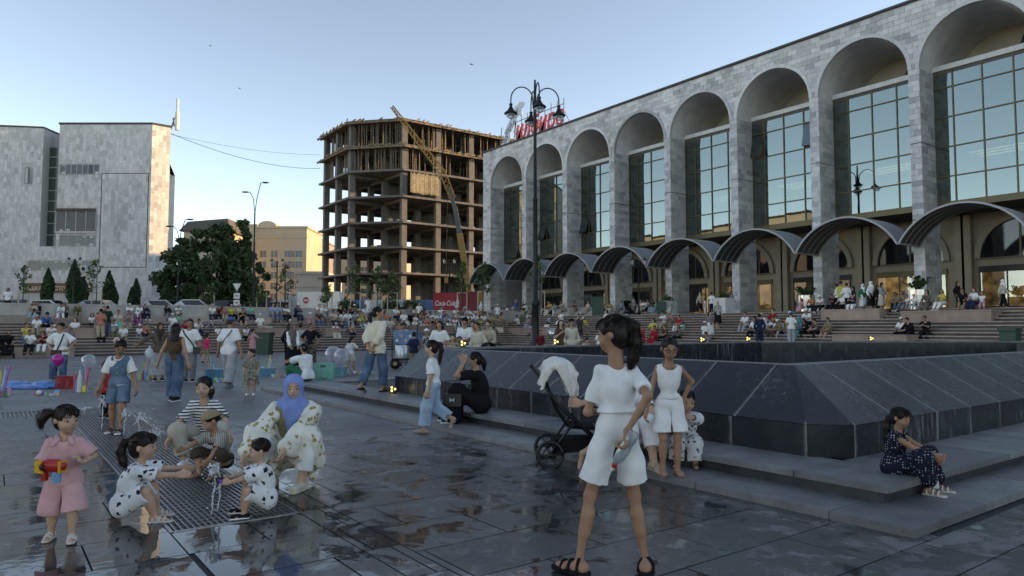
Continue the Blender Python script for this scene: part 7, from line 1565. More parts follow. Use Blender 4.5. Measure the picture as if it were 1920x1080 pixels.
# stroller
def stroller(loc, rz, label, s=1.0, cloth=True, name='stroller'):
    t = thing(name, label, 'stroller', loc, rz); t.scale = (s,)*3; st_ = mat('stroller frame', (.012, .012, .013), .35, .4); fb_ = fabric('stroller cloth', (.012, .012, .014))
    for y in (-.24, .24):
        f_ = MB(); f_.tube([(-.48, y*.9, 1.02), (-.2, y, .62), (.34, y, .12)], .016, 8); f_.tube([(-.02, y, .5), (-.3, y, .12)], .014, 8); f_.tube([(-.3, y, .14), (.3, y, .18)], .01, 6); f_.build('frame', st_, t, smooth=True)
    MB().tube([(-.48, -.22, 1.02), (-.5, 0, 1.04), (-.48, .22, 1.02)], .02, 8).build('handle', st_, t, smooth=True)
    for x, r in ((-.3, .13), (.34, .12)):
        for y in (-.27, .27):
            w_ = MB(); pts = [(x+r*math.cos(a), y, r+r*math.sin(a)) for a in [i*math.pi/10 for i in range(21)]]; w_.tube(pts, .02, 8); wh_ = w_.build('wheel', m_black, t, smooth=True); sp_ = MB()
            for i in range(6): a = i*math.pi/3; sp_.beam((x, y, r), (x+r*.9*math.cos(a), y, r+r*.9*math.sin(a)), .012, .012)
            sp_.ball((x, y, r), .03, 8, 6); sp_.build('spokes', st_, wh_)
    def sheet(pts, wd, nm, m, th=.03):
        mb = MB(); n = len(pts); 
        for i in range(n-1):
            (x0, z0), (x1, z1) = pts[i], pts[i+1]; d = Vector((z1-z0, 0, -(x1-x0))).normalized()*th; q = [(x0, -wd, z0), (x1, -wd, z1), (x1, wd, z1), (x0, wd, z0)]; mb.add(q+[tuple(Vector(p)+d) for p in q], [(0,1,2,3),(7,6,5,4),(0,4,5,1),(1,5,6,2),(2,6,7,3),(3,7,4,0)])
        return mb.build(nm, m, t, smooth=False)
    sheet([(-.34, .92), (-.22, .6), (-.1, .42), (.18, .4), (.32, .22)], .2, 'seat', fb_)
    sheet([(-.36, .94), (-.3, 1.05), (-.18, 1.08), (-.06, 1.0), (.0, .88)], .215, 'hood', fb_); MB().box(-.26, .24, -.19, .19, .14, .27).build('basket', fb_, t); MB().tube([(.1, -.22, .58), (.24, 0, .62), (.1, .22, .58)], .02, 8).build('bumper_bar', st_, t, smooth=True)
    if cloth:
        V = []; Q = []; prof = [(-.4, .98), (-.34, 1.07), (-.24, 1.115), (-.13, 1.1), (-.05, 1.03), (-.01, .96)]; nu, nv = 29, 41; g_ = random.Random(5)
        for i in range(nu):
            f = i/(nu-1)*(len(prof)-1); i0 = min(int(f), len(prof)-2); fx = f-i0; x = prof[i0][0]*(1-fx)+prof[i0+1][0]*fx; z = prof[i0][1]*(1-fx)+prof[i0+1][1]*fx; lng = .1+.08*math.sin(i*.35+1)+.2*(i/nu)
            for j in range(nv):
                v = -1+2*j/(nv-1); av_ = abs(v); sg = 1 if v > 0 else -1
                if av_ < .55: y = v/.55*.225; zz = z+.012*math.sin(i*.9+j*.7)-.02*(av_/.55)**4
                else: q = (av_-.55)/.45; y = sg*(.225+.035*math.sin(q*2.2)+.022*math.sin(i*1.15+j*.2)*q); zz = z-.02-q*lng+.0*q
                V.append((x+.012*math.sin(j*.8+i*.2)+.01*g_.gauss(0, .4), y, zz))
        for i in range(nu-1):
            for j in range(nv-1): Q.append((i*nv+j, (i+1)*nv+j, (i+1)*nv+j+1, i*nv+j+1))
        me = fast_mesh('muslin_cloth', np.array(V), np.array(Q)); me.materials.append(fabric('muslin', (.72, .69, .64), fold=.8)); link('muslin_cloth', me, t)
    return t
stroller(G(1082, 868), HEAD(90)+R(90), 'black stroller with a white muslin cloth over its hood beside the fountain step', .98)
stroller(G(8, 672), HEAD(40), 'dark stroller parked at the left edge of the picture', 1.0, False)
stroller(GX(903, 0, 18.6), HEAD(160), 'stroller in front of the woman in the beige shirt', .95, False)
stroller(GX(1180, 2.303, 51), HEAD(60), 'stroller parked on the terrace between seated people', 1.0, False)
# straps of bags worn across the body
def strap(P, a, b, label, m='black', bag=None):
    k = P.s; n = 14; H = P.H; pts = []
    t = thing('shoulder_bag', label, 'bag', P.root.location, P.root.rotation_euler.z); mb = MB(); pa, pb = np.array(a, float), np.array(b, float)
    def surf(v): 
        c_ = k.hip*(1-np.clip((v[2]-k.hip[2])/(k.neck[2]-k.hip[2]), 0, 1))+k.neck*np.clip((v[2]-k.hip[2])/(k.neck[2]-k.hip[2]), 0, 1); d = v-c_; d[2] = 0; e = math.sqrt((d[0]/(.115*H))**2+(d[1]/(.088*H))**2)+1e-6; return c_+d/e
    for sgn in (1, -1):
        pts = [surf(V3(pa[0]+(pb[0]-pa[0])*i/n, sgn*.08*H, pa[2]+(pb[2]-pa[2])*i/n)) for i in range(n+1)]; mb.tube([tuple(p) for p in pts], .016, 6)
    mb.build('strap', fab(m), t)
    if bag is not None: c_ = V3(*b); MB().box(c_[0]-bag[0], c_[0]+bag[0], c_[1]-.04, c_[1]+.05, c_[2]-bag[1], c_[2]+bag[1]*.6).build('pouch', mat('black leather', (.012, .012, .013), .35), t)
strap(man20, (.1*1.68, 0, 1.36), (-.13*1.68, .1, .84), 'black cross body bag worn by the man facing the camera', 'black', (.09, .11))
strap(man18, (.1*1.7, 0, 1.36), (-.12*1.7, 0, .95), 'dark strap across the back of the man in the blue cap', 'grey')
strap(wh, (-.09*1.57, 0, 1.26), (.02*1.57, .13, .8), 'navy belt bag on the woman with hands on hips', 'navy', (.12, .08))
# ---- toy stalls on the ground
def crate(px, py, w_, d_, h_, m, label, name='plastic_basket', rz=0):
    t = thing(name, label, 'basket', G(px, py), PHI+rz); g_ = MB()
    for z in [h_*i/5 for i in range(6)]:
        for (x0, x1, y0, y1) in ((-w_/2, w_/2, -d_/2, -d_/2+.012), (-w_/2, w_/2, d_/2-.012, d_/2), (-w_/2, -w_/2+.012, -d_/2, d_/2), (w_/2-.012, w_/2, -d_/2, d_/2)): g_.box(x0, x1, y0, y1, z, z+h_*.11)
    n = 9
    for i in range(n+1):
        x = -w_/2+w_*i/n
        for y in (-d_/2, d_/2-.01): g_.box(x-.006, x+.006, y-.001, y+.011, 0, h_*1.1)
    g_.build('basket_sides', m, t); MB().box(-w_/2+.01, w_/2-.01, -d_/2+.01, d_/2-.01, .01, .03).build('basket_floor', m, t); MB().box(-w_/2-.012, w_/2+.012, -d_/2-.012, d_/2+.012, h_*1.08, h_*1.12).build('rim', m, t); return t
TOYC = [(.6, .1, .15), (.1, .35, .6), (.7, .65, .1), (.15, .55, .2), (.65, .3, .5), (.6, .6, .6), (.4, .1, .45), (.1, .5, .55), (.75, .4, .1), (.62, .62, .58)]
def toys(px, py, n, w_, d_, label, hmax=.25, rods=0, name='toy_pile', z0=0):
    p = G(px, py); p.z = z0; r_ = random.Random(int(px)); cs = r_.sample(range(10), 10)
    t = thing(name, label, 'toys', p, PHI)
    for i in range(n):
        x, y = r_.uniform(-w_/2, w_/2), r_.uniform(-d_/2, d_/2); h_ = r_.uniform(.3, 1)*hmax; m = plast('toy %d' % (cs[i % 10]), TOYC[cs[i % 10]], .35); s_ = r_.uniform(.025, .06)
        if i % 3 == 0: MB().lathe([(s_*.8, 0), (s_*.8, h_*.7), (s_*.4, h_*.8), (s_*.4, h_)], n=12).build('toy_bottle', m, t).location = (x, y, .002)
        elif i % 3 == 1: o = MB().box(-s_, s_, -s_*.6, s_*.6, 0, h_*.8).build('toy_box', m, t); o.location = (x, y, .002); o.rotation_euler = (0, 0, r_.random()*3)
        else: MB().ball((0, 0, s_), s_, 10, 8).build('toy_ball', m, t, smooth=True).location = (x, y, .002)
    for i in range(rods):
        x, y = r_.uniform(-w_/3, w_/3), r_.uniform(-d_/3, d_/3); m = plast('toy %d' % (cs[(i+3) % 10]), TOYC[cs[(i+3) % 10]], .35); MB().tube([(x, y, .05), (x*1.5+r_.uniform(-.1, .1), y, .4+.25*r_.random())], .018, 8).build('toy_wand', m, t)
    return t
crate(128, 728, .42, .3, .26, plast('basket red', (.35, .02, .03)), 'red plastic basket of toys beside the woman with hands on hips')
toys(128, 727, 9, .34, .22, 'toys heaped in the red basket', .34)
toys(152, 735, 8, .24, .16, 'green and purple bubble toys right of the red basket', .5, 3)
toys(95, 741, 12, .7, .2, 'row of small toys in front of the blue sheets', .09)
toys(2, 742, 8, .3, .2, 'toys with blue wands at the left edge of the picture', .2, 4)
toys(272, 712, 14, .5, .3, 'boxed toys with green wands behind the girl in denim', .35, 4)
crate(406, 712, .5, .35, .26, plast('basket blue', (.05, .28, .42)), 'blue plastic basket left of the small girl in the flowered dress'); toys(404, 711, 10, .4, .25, 'toys standing in the blue basket behind the walking man', .4, 4); toys(395, 716, 10, .7, .15, 'low row of toy cans before the blue basket', .12)
crate(500, 706, .4, .3, .22, plast('basket blue', (.05, .28, .42)), 'blue plastic basket right of the small girl in the flowered dress'); toys(500, 705, 8, .3, .2, 'wands and toys in the basket right of the flowered dress', .35, 4); toys(527, 708, 10, .5, .14, 'small pink and white toys left of the squatting woman', .1)
crate(635, 705, .42, .3, .24, plast('basket teal', (.08, .35, .42)), 'teal plastic basket under the clear balloons'); toys(635, 704, 10, .34, .22, 'colourful toys in the teal basket under the balloons', .4, 3); toys(668, 703, 16, .9, .2, 'row of small bottles right of the balloon basket', .16); toys(690, 700, 5, .3, .2, 'yellow and pink toy tubs near the cream shirt woman', .2)
def balloon(px, py, Y, r, m, label, gy=None, z=None):
    p = PX(px, py, Y); t = thing('balloon', label, 'balloon', (p.x, p.y, 0.02)); z = p.z
    MB().lathe([(.0, -r*1.15), (r*.25, -r*1.05), (r*.75, -r*.62), (r, 0), (r*.85, r*.6), (r*.5, r*.93), (.0, r*1.05)], n=20).build('skin', m, t, smooth=True).location = (0, 0, z)
    MB().tube([(0, 0, 0), (.01, 0, z-r*1.15)], .006, 5).build('stick', W(.6), t); MB().lathe([(.03, -.02), (.012, .0)], n=8).build('knot', m, t).location = (0, 0, z-r*1.14); return t
balloon(109, 676, 16.6, .13, mat('magenta balloon', (.5, .02, .25), .2, var=.2, scale=25), 'magenta balloon on a stick above the red basket')
cb1 = clear('clear balloon', (.85, .85, .9), .16)
balloon(166, 680, 15.8, .155, cb1, 'clear confetti balloon right of the magenta one'); balloon(625, 668, 20.6, .26, cb1, 'left clear balloon of the pair above the teal basket'); balloon(641, 671, 20.3, .24, cb1, 'right clear balloon of the pair above the teal basket'); balloon(1037, 627, 33, .27, mat('silver balloon', (.5, .5, .52), .15, .8), 'silver balloon behind the fountain beside the lamp post')
# sheets and bags lying about
me = sdf_mesh('sheet', [dict(p=[ell((-.35, 0, .05), (.38, .22, .13)), ell((.25, .05, .05), (.4, .2, .12)), ell((0, -.2, .03), (.5, .15, .07))], cut=[((0, 0, 0), (0, 0, -1))])], .02, .012, 18); me.materials.append(mat('blue film', (.06, .2, .5), .25, var=.3, scale=6)); t = thing('blue_plastic_sheet', 'crumpled blue plastic sheet on the paving left of the red basket', 'sheet', G(62, 728), PHI); link('sheet', me, t)
t = thing('mint_shopping_bag', 'mint green shopping bag with curly print beside the squatting woman', 'bag', G(607, 722, .06), HEAD(180)); mint = fabric('mint bag', (.2, .52, .42), None)
MB().prism([(-.22, 0), (.22, 0), (.25, .5), (.1, .52), (-.1, .52), (-.25, .5)], 'y', -.1, .1).build('bag_body', mint, t); MB().prism([(-.07, .42), (.07, .42), (.06, .47), (-.06, .47)], 'y', .095, .104).build('handle_hole', mat('handle hole', (.05, .12, .1), .6), t)
sq = MB(); pts = [(-.12+.02*i+.02*math.sin(i*1.9), .106, .16+.035*math.cos(i*1.4)) for i in range(13)]; sq.tube(pts, .006, 5); sq.build('curly_print', mat('print green', (.05, .2, .17), .6), t)
t = thing('white_carrier_bag', 'white carrier bag held by the woman with the outstretched arm', 'bag', PX(281, 655, 18.4), PHI); me = sdf_mesh('bag_body', [dict(p=[ell((0, 0, -.1), (.1, .07, .13)), cone((0, 0, 0), (0, 0, .08), .04, .02, .05)])], .015, .012, 30); me.materials.append(clear('thin plastic', (.8, .85, .85), .5)); link('bag_body', me, t)
# ---- ice cream cart
t = thing('ice_cream_cart', 'blue and white ice cream cart with a steel drum on wheels', 'cart', GX(757, 0, 24.4), PHI); cbl = mat('cart blue poster', (.1, .2, .36), .4, var=.5, scale=5)
MB().box(-.3, .55, -.28, .28, .85, 1.32).build('upper_box', cbl, t); ps = MB(); [ps.lathe([(.05, 0), (.05, .004)], n=8) for _ in range(1)]
MB().lathe([(.26, .3), (.27, .35), (.27, .82), (.25, .85)], n=24).build('steel_drum', mat('brushed steel', (.45, .5, .53), .3, .7, var=.2), t, smooth=True).location = (-.02, 0, 0)
for i in range(5): o = MB().lathe([(.001, 0), (.055, .0), (.055, .004)], n=10).build('poster_scoop', plast('scoop %d' % (i % 3), ((.62, .6, .55), (.6, .25, .2), (.55, .4, .3))[i % 3], .5), t); o.rotation_euler = (R(90), 0, 0); o.location = (-.18+.15*i, -.283, .98+.15*(i % 2))
MB().tube([(-.34, -.3, .1), (-.34, -.3, 1.0)], .02, 6).tube([(.5, -.28, .1), (.5, -.28, 1.5)], .02, 6).tube([(-.34, -.3, .35), (.5, -.3, .35)], .02, 6).build('frame', m_black, t)
for x in (-.25, .4): o = MB().lathe([(.05, -.05), (.17, -.05), (.19, 0), (.17, .05), (.05, .05)], n=18).build('wheel', m_black, t, smooth=True); o.rotation_euler = (R(90), 0, 0); o.location = (x, -.2, .19); MB().lathe([(.0, 0), (.07, 0), (.07, .07)], n=10).build('hub', plast('hub yellow', (.5, .35, .1)), o)
# ---- bicycle leaning on the stairs
def bicycle(loc, rz, label):
    t = thing('bicycle', label, 'bicycle', loc, rz); st_ = mat('bike silver', (.5, .5, .5), .3, .6)
    for x in (-.52, .52):
        w_ = MB(); w_.tube([(x+.33*math.cos(a), 0, .34+.33*math.sin(a)) for a in [i*math.pi/14 for i in range(29)]], .018, 6); o = w_.build('wheel', m_black, t, smooth=True); s_ = MB()
        for i in range(9): a = i*math.pi*2/9; s_.beam((x, 0, .34), (x+.32*math.cos(a), 0, .34+.32*math.sin(a)), .005)
        s_.build('spokes', st_, o)
    f_ = MB(); [f_.tube(q, .018, 7) for q in ([(-.05, 0, .3), (.42, 0, .75)], [(-.05, 0, .3), (-.2, 0, .78)], [(-.18, 0, .72), (.4, 0, .8)], [(.4, 0, .86), (.52, 0, .34)], [(-.05, 0, .3), (-.52, 0, .34)], [(-.52, 0, .34), (-.18, 0, .72)])]; f_.build('frame', st_, t, smooth=True)
    MB().tube([(.38, 0, .84), (.36, 0, .95)], .014, 6).tube([(.36, -.26, .97), (.36, .26, .97)], .013, 6).build('handlebar', m_black, t); MB().ball((-.22, 0, .84), (.13, .06, .035), 10, 6).build('saddle', m_black, t, smooth=True); MB().lathe([(.09, -.006), (.09, .006)], n=14).build('crank', m_black, t).rotation_euler = (R(90), 0, 0); return t
kb = 6; dx, dy = ray_xy(403); yb = 41+TR*kb+.2; bicycle((dx/dy*yb, yb, (kb+1)*RS), R(8), 'silver bicycle standing across the left stairs')
# ---- litter bins
def bin_(loc, rz, label, s=1.0):
    t = thing('litter_bin', label, 'bin', loc, rz, 'green litter bins'); t.scale = (s,)*3; gm = plast('bin green', (.015, .06, .04), .45)
    MB().prism([(-.26, 0), (.26, 0), (.31, .95), (-.31, .95)], 'y', -.3, .3).build('bin_body', gm, t); MB().box(-.34, .34, -.34, .36, .95, 1.02).build('lid', gm, t); MB().box(-.33, .33, .33, .4, .9, .98).build('handle', gm, t)
    for x in (-.24, .24): o = MB().lathe([(.02, -.03), (.1, -.03), (.1, .03), (.02, .03)], n=12).build('wheel', m_black, t); o.rotation_euler = (0, R(90), 0); o.location = (x, .3, .1)
bin_(GX(497, 0, 37.8), PHI, 'dark green wheeled litter bin at the foot of the left stairs', 1.15); bin_(GX(1121, 2.303, 52), PHI, 'dark green litter bin on the terrace before the arcade', 1.35)
dx, dy = ray_xy(1893); bin_((30+TR*3, dy/dx*(30+TR*3), RS*3), R(90), 'dark green litter bin on the stairs at the right edge', .92); bin_(GX(1240, 2.303, 48.5), PHI, 'low dark bin beside the white planter on the terrace', .9)
# ================================================================== street furniture
lampg = mat('lamp iron', (.014, .018, .018), .45, .4, var=.2); globe = clear('lamp globe', (.85, .88, .88), .22)
def tall_lamp(loc, h, label):
    t = thing('tall_lamp_post', label, 'lamp post', loc, PHI+R(8)); MB().lathe([(.3, 0), (.3, .5), (.2, .7), (.19, 2.6), (.23, 2.65), (.23, 2.8), (.14, 2.95), (.125, h*.55), (.15, h*.55+.05), (.15, h*.55+.12), (.1, h*.55+.2), (.085, h-1.6), (.1, h-1.55), (.06, h-.2), (.05, h)], n=16).build('pole', lampg, t, smooth=True)
    for i in range(4):
        a = i*math.pi/2+R(0); pts = []; Rr = .62
        for j in range(15): q = math.pi*(1-j/14*1.0); pts.append((.12+Rr+Rr*math.cos(q), 0, h-1.15+Rr*1.15*math.sin(q)+(0 if j else -.25)))
        pts += [(.12+2*Rr, 0, h-1.45)]; ar_ = MB().tube([(.06, 0, h-1.7)]+pts, .035, 8).build('arm', lampg, t, smooth=True); ar_.rotation_euler = (0, 0, a)
        hd_ = MB().lathe([(.04, .12), (.1, .08), (.1, .02), (.07, -.02), (.1, -.12), (.2, -.3), (.36, -.42), (.38, -.48), (.3, -.5)], n=18).build('lamp_head', lampg, t, smooth=True); px_ = .12+2*Rr; hd_.location = (px_*math.cos(a), px_*math.sin(a), h-1.5)
        MB().lathe([(.0, -.76), (.14, -.73), (.25, -.63), (.28, -.5)], n=16).build('glass_bowl', globe, hd_, smooth=True)
    return t
tl_ = PX(1003, 150, 39); tall_lamp((tl_.x, tl_.y, 0), tl_.z, 'tall black lamp post with four curved arms near the middle of the picture')
def arm_lamp(px, Y, ytop, label):
    p = PX(px, ytop, Y); h = p.z-2.2; t = thing('street_light', label, 'street light', (p.x, p.y, 2.2), PHI, 'double headed street lights'); MB().lathe([(.14, 0), (.12, 1.2), (.08, 1.3), (.06, h*.78)], n=10).build('pole', lampg, t, smooth=True)
    for s, z in ((-1, h*.93), (1, h)):
        MB().tube([(0, 0, h*.77), (s*.15, 0, h*.88), (s*.45, 0, z-.05), (s*.75, 0, z)], .035, 6).build('arm', lampg, t, smooth=True); o = MB().ball((s*.85, 0, z-.02), (.32, .16, .07), 12, 6).build('lamp_head', lampg, t, smooth=True)
arm_lamp(479, 60, 342, 'taller double headed street light beside the big trees'); arm_lamp(337, 58, 411, 'shorter double headed street light in the tree shade')
def lantern(px, Y, ytop, z0, label):
    p = PX(px, ytop, Y); h = p.z-z0; t = thing('lantern_post', label, 'lamp post', (p.x, p.y, z0), PHI, 'classic posts with two lanterns'); MB().lathe([(.12, 0), (.12, .3), (.06, .5), (.05, h-.55), (.08, h-.5), (.03, h-.2)], n=10).build('pole', lampg, t, smooth=True); MB().tube([(-.45, 0, h-.6), (-.4, 0, h-.72), (0, 0, h-.68), (.4, 0, h-.72), (.45, 0, h-.6)], .025, 6).build('arm', lampg, t)
    for s in (-.45, .45):
        g_ = MB().lathe([(.07, 0), (.13, .32)], n=6).build('lantern_glass', globe, t); g_.location = (s, 0, h-.55); MB().lathe([(.16, .32), (.1, .42), (.03, .48), (.03, .54)], n=6).build('lantern_cap', lampg, g_); MB().lathe([(.03, -.06), (.075, 0)], n=6).build('lantern_base', lampg, g_)
lantern(140, 57, 481, 2.2, 'classic lamp post with two lanterns before the canteen'); lantern(520, 60, 484, 2.2, 'classic lamp post with two lanterns before the tan apartment block'); lantern(1197, 50, 482, 2.3, 'classic lamp post with two lanterns under the canopies'); lantern(843, 62, 482, 2.2, 'classic lamp post with two lanterns before the concrete frame')
# planters
def planter(px, z, Y, r, h, label, m, n=900, ph=.7):
    t = thing('round_planter', label, 'planter', GX(px, z, Y), PHI); MB().lathe([(r, 0), (r, h*.32), (r*1.015, h*.33), (r*1.015, h*.36), (r, h*.37), (r, h*.66), (r*1.015, h*.67), (r*1.015, h*.7), (r, h*.71), (r, h), (r*.9, h), (r*.88, h-.06), (0, h-.06)], n=36).build('tub', m, t, smooth=False); g_ = random.Random(int(px)); pts = []
    st_ = MB()
    for i in range(26):
        a = g_.random()*6.28; q = g_.uniform(.2, 1)*r*1.15; zz = h+ph*g_.uniform(.4, 1); st_.tube([(q*.3*math.cos(a), q*.3*math.sin(a), h-.05), (q*math.cos(a), q*math.sin(a), zz)], .01, 4); pts += [[q*f*math.cos(a)+g_.gauss(0, .04), q*f*math.sin(a)+g_.gauss(0, .04), h+(zz-h)*f] for f in [g_.uniform(.3, 1.05) for _ in range(n//26)]]
    st_.build('stems', mat('bark', (.06, .048, .038)), t); leaves('foliage', np.array(pts), .07, leaf_mat('leaf bush', (.03, .055, .02)), t, seed=int(px))
m_ss = mat('stainless tub', (.5, .5, .5), .22, .9, var=.1, stretch=(1, 1, 8)); planter(1722, 2.303, 36.5, .62, 1.05, 'large stainless steel planter with a dark shrub on the terrace', m_ss); planter(1512, 2.303, 40.5, .5, .95, 'stainless steel planter with a leafy shrub between two pillars', m_ss, 700, .55)
for px, Y, lab in ((1252, 49, 'white square planter box beside a pillar'), (1358, 44, 'white square planter box behind the walking women')):
    t = thing('square_planter', lab, 'planter', GX(px, 2.303, Y), 0); MB().box(-.45, .45, -.45, .45, 0, .95).build('box', m_white, t); leaves('foliage', blob_pts([(0, 0, 1.05, .35), (.2, .1, 1.0, .25)], 500, int(px)), .06, leaf_mat('leaf bush', (.03, .055, .02)), t)
# low parapet and seat along the terrace edge on the far half
tw_ = thing('terrace_seat_wall', 'low pale stone seat wall along the far terrace edge', 'wall', (37.6, 44, 2.3))
for i in range(8): MB().box(.0, .5, -11+i*2.8+.006, -11+i*2.8+2.794, .004, .4).build('seat_block', CONC, tw_); MB().box(.51, .8, -11+i*2.8+.006, -11+i*2.8+2.794, .004, .75).build('back_block', CONC, tw_)
# ---- street behind the stairs: cars, banner, barriers, signs
def car(px, Y, col, label, psi=90, kind='car', s=1.0):
    t = thing('parked_' + kind, label, kind, GX(px, 2.2, Y), HEAD(psi)); bm_ = mat('car paint %s' % (col,), col, .25, .2, var=.03, spec=.6); gm = m_dglass
    prof = [(-2.1, .35), (-2.1, .85), (-1.75, .98), (-1.25, 1.02), (-.65, 1.46), (.75, 1.48), (1.35, 1.05), (2.05, .92), (2.12, .6), (2.1, .35)] if kind == 'car' else [(-2.4, .4), (-2.4, 2.3), (1.2, 2.35), (1.3, 1.7), (2.2, 1.2), (2.4, .9), (2.4, .4)]
    bd = MB(); n = len(prof)
    for y, f in ((-.86, 1), (.86, 1)): pass
    vs = [(0, 0, 0)]*0; L_ = []
    for y in (-.86, -.8, .8, .86): L_.append([(x_, y*(1 if z_ < 1.03 or kind != 'car' else .82), z_-(.02 if abs(y) > .82 else 0)) for x_, z_ in prof])
    vs = [tuple((p[1], p[0], p[2])) for l in L_ for p in l]; fs = [(i+j*n, (i+1) % n+j*n, (i+1) % n+(j+1)*n, i+(j+1)*n) for j in range(3) for i in range(n)]+[tuple(range(n)), tuple(range(4*n-1, 3*n-1, -1))]; bd.add(vs, fs).build('car_body', bm_, t, smooth=False)
    if kind == 'car':
        for sx in (-1, 1): MB().add([(sx*.80, -1.12, 1.03), (sx*.80, 1.2, 1.03), (sx*.72, .7, 1.4), (sx*.72, -.62, 1.4)], [(0,1,2,3)]).build('side_window', gm, t)
        MB().add([(-.68, 1.33, 1.08), (.68, 1.33, 1.08), (.6, .8, 1.45), (-.6, .8, 1.45)], [(0,1,2,3)]).build('windscreen', gm, t)
    for y in (-1.3, 1.3):
        for x in (-.8, .8): o = MB().lathe([(.1, -.1), (.3, -.1), (.32, 0), (.3, .1), (.1, .1)], n=16).build('wheel', m_black, t); o.rotation_euler = (0, R(90), 0); o.location = (x, y, .32)
    for x in (-.62, .62): MB().box(x-.16, x+.16, 2.06, 2.13, .66, .82).build('headlight', W(.7), t)
car(22, 57, (.1, .13, .17), 'dark blue grey car left of the canteen door'); car(85, 58, (.55, .57, .58), 'white car before the canteen', 90); car(180, 58, (.3, .33, .36), 'grey car right of the canteen'); car(300, 58, (.4, .42, .44), 'silver car at the corner of the stone office block'); car(362, 57, (.5, .52, .55), 'pale car under the big trees', 90); car(425, 59, (.08, .08, .09), 'black car behind the men on the wall', 90)
car(613, 62, (.6, .6, .6), 'white delivery van left of the concrete frame', 90, 'van'); car(590, 70, (.5, .5, .5), 'second pale van behind the white van', 90, 'van')
t = thing('red_banner_box', 'red soft drink banner hoarding with white lettering below the crane', 'banner', GX(851, 2.2, 60), PHI); cfb = CF(851, 2.2, 60); rd = mat('banner red', (.36, .012, .02), .5, var=.15, scale=2)
MB().box(cfb.x(812), cfb.x(864), -.1, .1, 0, cfb.z(549)).build('front_panel', rd, t); MB().box(cfb.x(864)+.02, cfb.x(894), -.05, 1.2, 0, cfb.z(547)).build('side_panel', mat('banner dark red', (.2, .012, .02), .5, var=.2), t)
tx = bpy.data.curves.new('lt', 'FONT'); tx.body = 'Coca-Cola'; tx.size = .8; tx.extrude = .01; tx.shear = .3; tx.offset = .012; to = bpy.data.objects.new('lt', tx); COL.objects.link(to); bpy.context.view_layer.update(); me = bpy.data.meshes.new_from_object(to.evaluated_get(bpy.context.evaluated_depsgraph_get())); bpy.data.objects.remove(to); xs_ = [v.co.x for v in me.vertices]
me.materials.clear(); me.materials.append(W(.75)); o = link('banner_letters', me, t); s_ = (cfb.x(853)-cfb.x(815))/(max(xs_)-min(xs_)); o.scale = (s_, s_*1.5, 1); o.location = (cfb.x(815), -.13, cfb.z(573)); o.rotation_euler = (R(90), 0, 0)
MB().lathe([(.12, 0), (.13, .45), (.1, .6), (.05, .85), (.05, 1.0)], n=12).build('bottle_emblem', W(.75), t).location = (cfb.x(858), -.16, cfb.z(577))
hb2 = thing('site_hoarding', 'white and blue construction hoarding in front of the concrete frame', 'hoarding', GX(720, 2.2, 68), PHI); cfh = CF(720, 2.2, 68)
for i in range(14):
    x0 = cfh.x(588+i*19); MB().box(x0+.02, x0+.93, -.03, .03, 0, 1.9).build('hoarding_panel', (mat('hoarding blue', (.06, .16, .3), .5) if i in (4, 10, 11) else mat('hoarding white', (.5, .52, .53), .6, var=.15, scale=1)), hb2)
ki = thing('low_kiosk', 'low brown kiosk with a pale flat roof behind the seated men', 'kiosk', GX(545, 2.2, 75), PHI); cfk = CF(545, 2.2, 75); MB().box(cfk.x(500), cfk.x(590), 0, 4, 0, cfk.z(566)).build('wall', mat('kiosk brown', (.22, .17, .13), .7), ki); MB().prism([(cfk.x(492), cfk.z(567)), (cfk.x(582), cfk.z(557)), (cfk.x(592), cfk.z(557)), (cfk.x(592), cfk.z(567))], 'y', -.6, 4.5).build('roof', m_white, ki)
for px in (512, 530, 548, 566): MB().box(cfk.x(px), cfk.x(px+12), -.03, 0, .9, cfk.z(569)).build('shop_window', m_wpane, ki)
k2 = thing('dark_kiosk', 'small dark grey kiosk behind the wall near the road signs', 'kiosk', GX(478, 2.2, 66), PHI); MB().box(-.9, .9, 0, 1.5, 0, 2.0).build('wall', mat('kiosk dark', (.06, .06, .09), .5), k2); MB().box(-1, 1, -.1, 1.6, 2.0, 2.1).build('roof', mat('kiosk rust', (.16, .1, .08), .6), k2)
def rsign(px, Y, label, kind):
    t = thing('road_sign', label, 'sign', GX(px, 2.3, Y), PHI); t.scale = (.8, .8, .88); MB().tube([(0, 0, 0), (0, 0, 2.9 if kind == 'yield' else 1.6)], .035, 8).build('pole', m_fr, t)
    if kind == 'yield':
        MB().prism([(-.42, 2.9), (.42, 2.9), (0, 2.2)], 'y', -.06, -.04).build('triangle', m_white, t)
        MB().prism([(-.3, 2.83), (.3, 2.83), (0, 2.33)], 'y', -.068, -.061).build('triangle_field', W(.75), t)
        for z in (1.55, .95): MB().box(-.3, .3, -.06, -.04, z, z+.5).build('plate', W(.65), t); MB().box(-.14, .14, -.066, -.061, z+.21, z+.29).build('plate_symbol', m_black, t)
    else:
        o = MB().lathe([(.0, 0), (.3, 0), (.3, .02), (0, .02)], n=24).build('disc', plast('red', (.45, .02, .02)), t); o.rotation_euler = (R(90), 0, 0); o.location = (0, -.04, 1.5); MB().box(-.2, .2, -.075, -.062, 1.44, 1.56).build('bar_mark', W(.7), t)
rsign(443, 55, 'give way triangle with two white plates on a post', 'yield'); rsign(573, 57, 'round red no entry sign near the white van', 'stop')
# overhead cables
for i, (y0, y1, sag) in enumerate(((247, 316, 1.1), (250, 290, .6))):
    a, b = PX(312, y0, 76), PX(600, y1, 110); t = thing('overhead_cable', ['heavier sagging cable from the stone office block to the concrete frame', 'thinner upper cable from the stone office block to the concrete frame'][i], 'cable', a); MB().tube([tuple((b-a)*f-Vector((0, 0, sag*4*f*(1-f)))) for f in [j/16 for j in range(17)]], .03-.012*i, 5).build('wire', lampg, t)
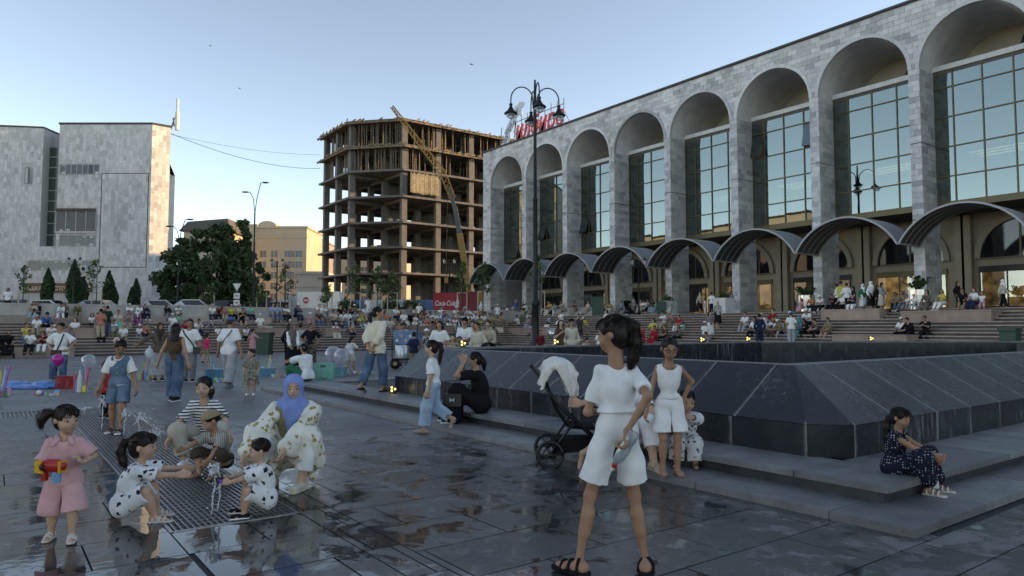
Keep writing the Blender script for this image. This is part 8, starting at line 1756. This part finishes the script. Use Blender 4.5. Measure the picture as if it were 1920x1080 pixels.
# ---- water jets on the grate
def water_mat():
    if 'jet water' in _M: return _M['jet water']
    m, t, b, N = nodes('jet water'); b.inputs['Base Color'].default_value = (.85, .9, .93, 1); b.inputs['Roughness'].default_value = .08; b.inputs['Transmission Weight'].default_value = .4; b.inputs['IOR'].default_value = 1.33; _M['jet water'] = m; return m
wm_ = water_mat()
def jet(px, py, h, label, seed, spread=.06, two=False):
    t = thing('water_jet', label, 'water jet', G(px, py), PHI); r_ = random.Random(seed); pr = []; x = y = 0
    for s in ((0, 0), (spread*1.1, .02))[:2 if two else 1]:
        z = 0; px_, py_ = s; 
        while z < h: q = (px_+r_.gauss(0, .006), py_+r_.gauss(0, .006), z+h*.09); pr.append(cone((px_, py_, z), q, r_.uniform(.004, .009), r_.uniform(.004, .009), .008)); px_, py_, z = q
    for i in range(14): pr.append(ell((r_.gauss(0, spread*.6), r_.gauss(0, spread*.5), h*r_.uniform(.82, 1.12)), (r_.uniform(.006, .014),)*3, None, .012))
    for i in range(5):
        a = r_.random()*6.28; pr.append(cone((0, 0, h*.95), (spread*math.cos(a), spread*math.sin(a), h*r_.uniform(.7, .95)), .01, .006, .012))
    me = sdf_mesh('column', [dict(p=pr)], .006, .002, 90); me.materials.append(wm_); link('column', me, t); dr = MB()
    for i in range(26): dr.ball((r_.gauss(0, spread*1.5), r_.gauss(0, spread*1.2), abs(r_.gauss(h*.55, h*.4))), r_.uniform(.003, .008), 6, 4)
    dr.build('droplets', wm_, t, smooth=True, kind='stuff')
jet(396, 962, .34, 'tall water jet between the two squatting children', 1, .035, True); jet(288, 862, .3, 'splashing water jet right of the girl in denim', 2, .07); jet(262, 842, .38, 'tall splashing jet behind the squatting girl', 3, .09); jet(190, 806, .42, 'water jet left of the girl in denim', 4, .05); jet(160, 778, .12, 'low bubbling jet at the far end of the grate', 5, .09); jet(232, 815, .3, 'thin water jet between the legs of the girl in denim', 6, .03)
# ---- birds
for i, (px, py, Y) in enumerate(((394, 86, 90), (449, 166, 90), (884, 121, 70))):
    t = thing('flying_bird', ['dark bird flying high above the stone office block', 'dark bird flying above the gap between the buildings', 'dark bird flying above the concrete frame'][i], 'bird', PX(px, py, Y), PHI+i); me = sdf_mesh('bird_body', [dict(p=[cone((0, -.12, 0), (0, .12, .02), .03, .045, .02), cone((0, .12, .02), (0, .19, .04), .03, .015, .02), cone((0, 0, .02), (.16, .03, .1), .022, .014, .02), cone((.16, .03, .1), (.3, -.06, .06), .014, .005, .01), cone((0, 0, .02), (-.16, .03, .1), .022, .014, .02), cone((-.16, .03, .1), (-.3, -.06, .06), .014, .005, .01), cone((0, -.12, 0), (0, -.22, 0), .025, .03, .02)])], .012); me.materials.append(m_black); link('bird_body', me, t)
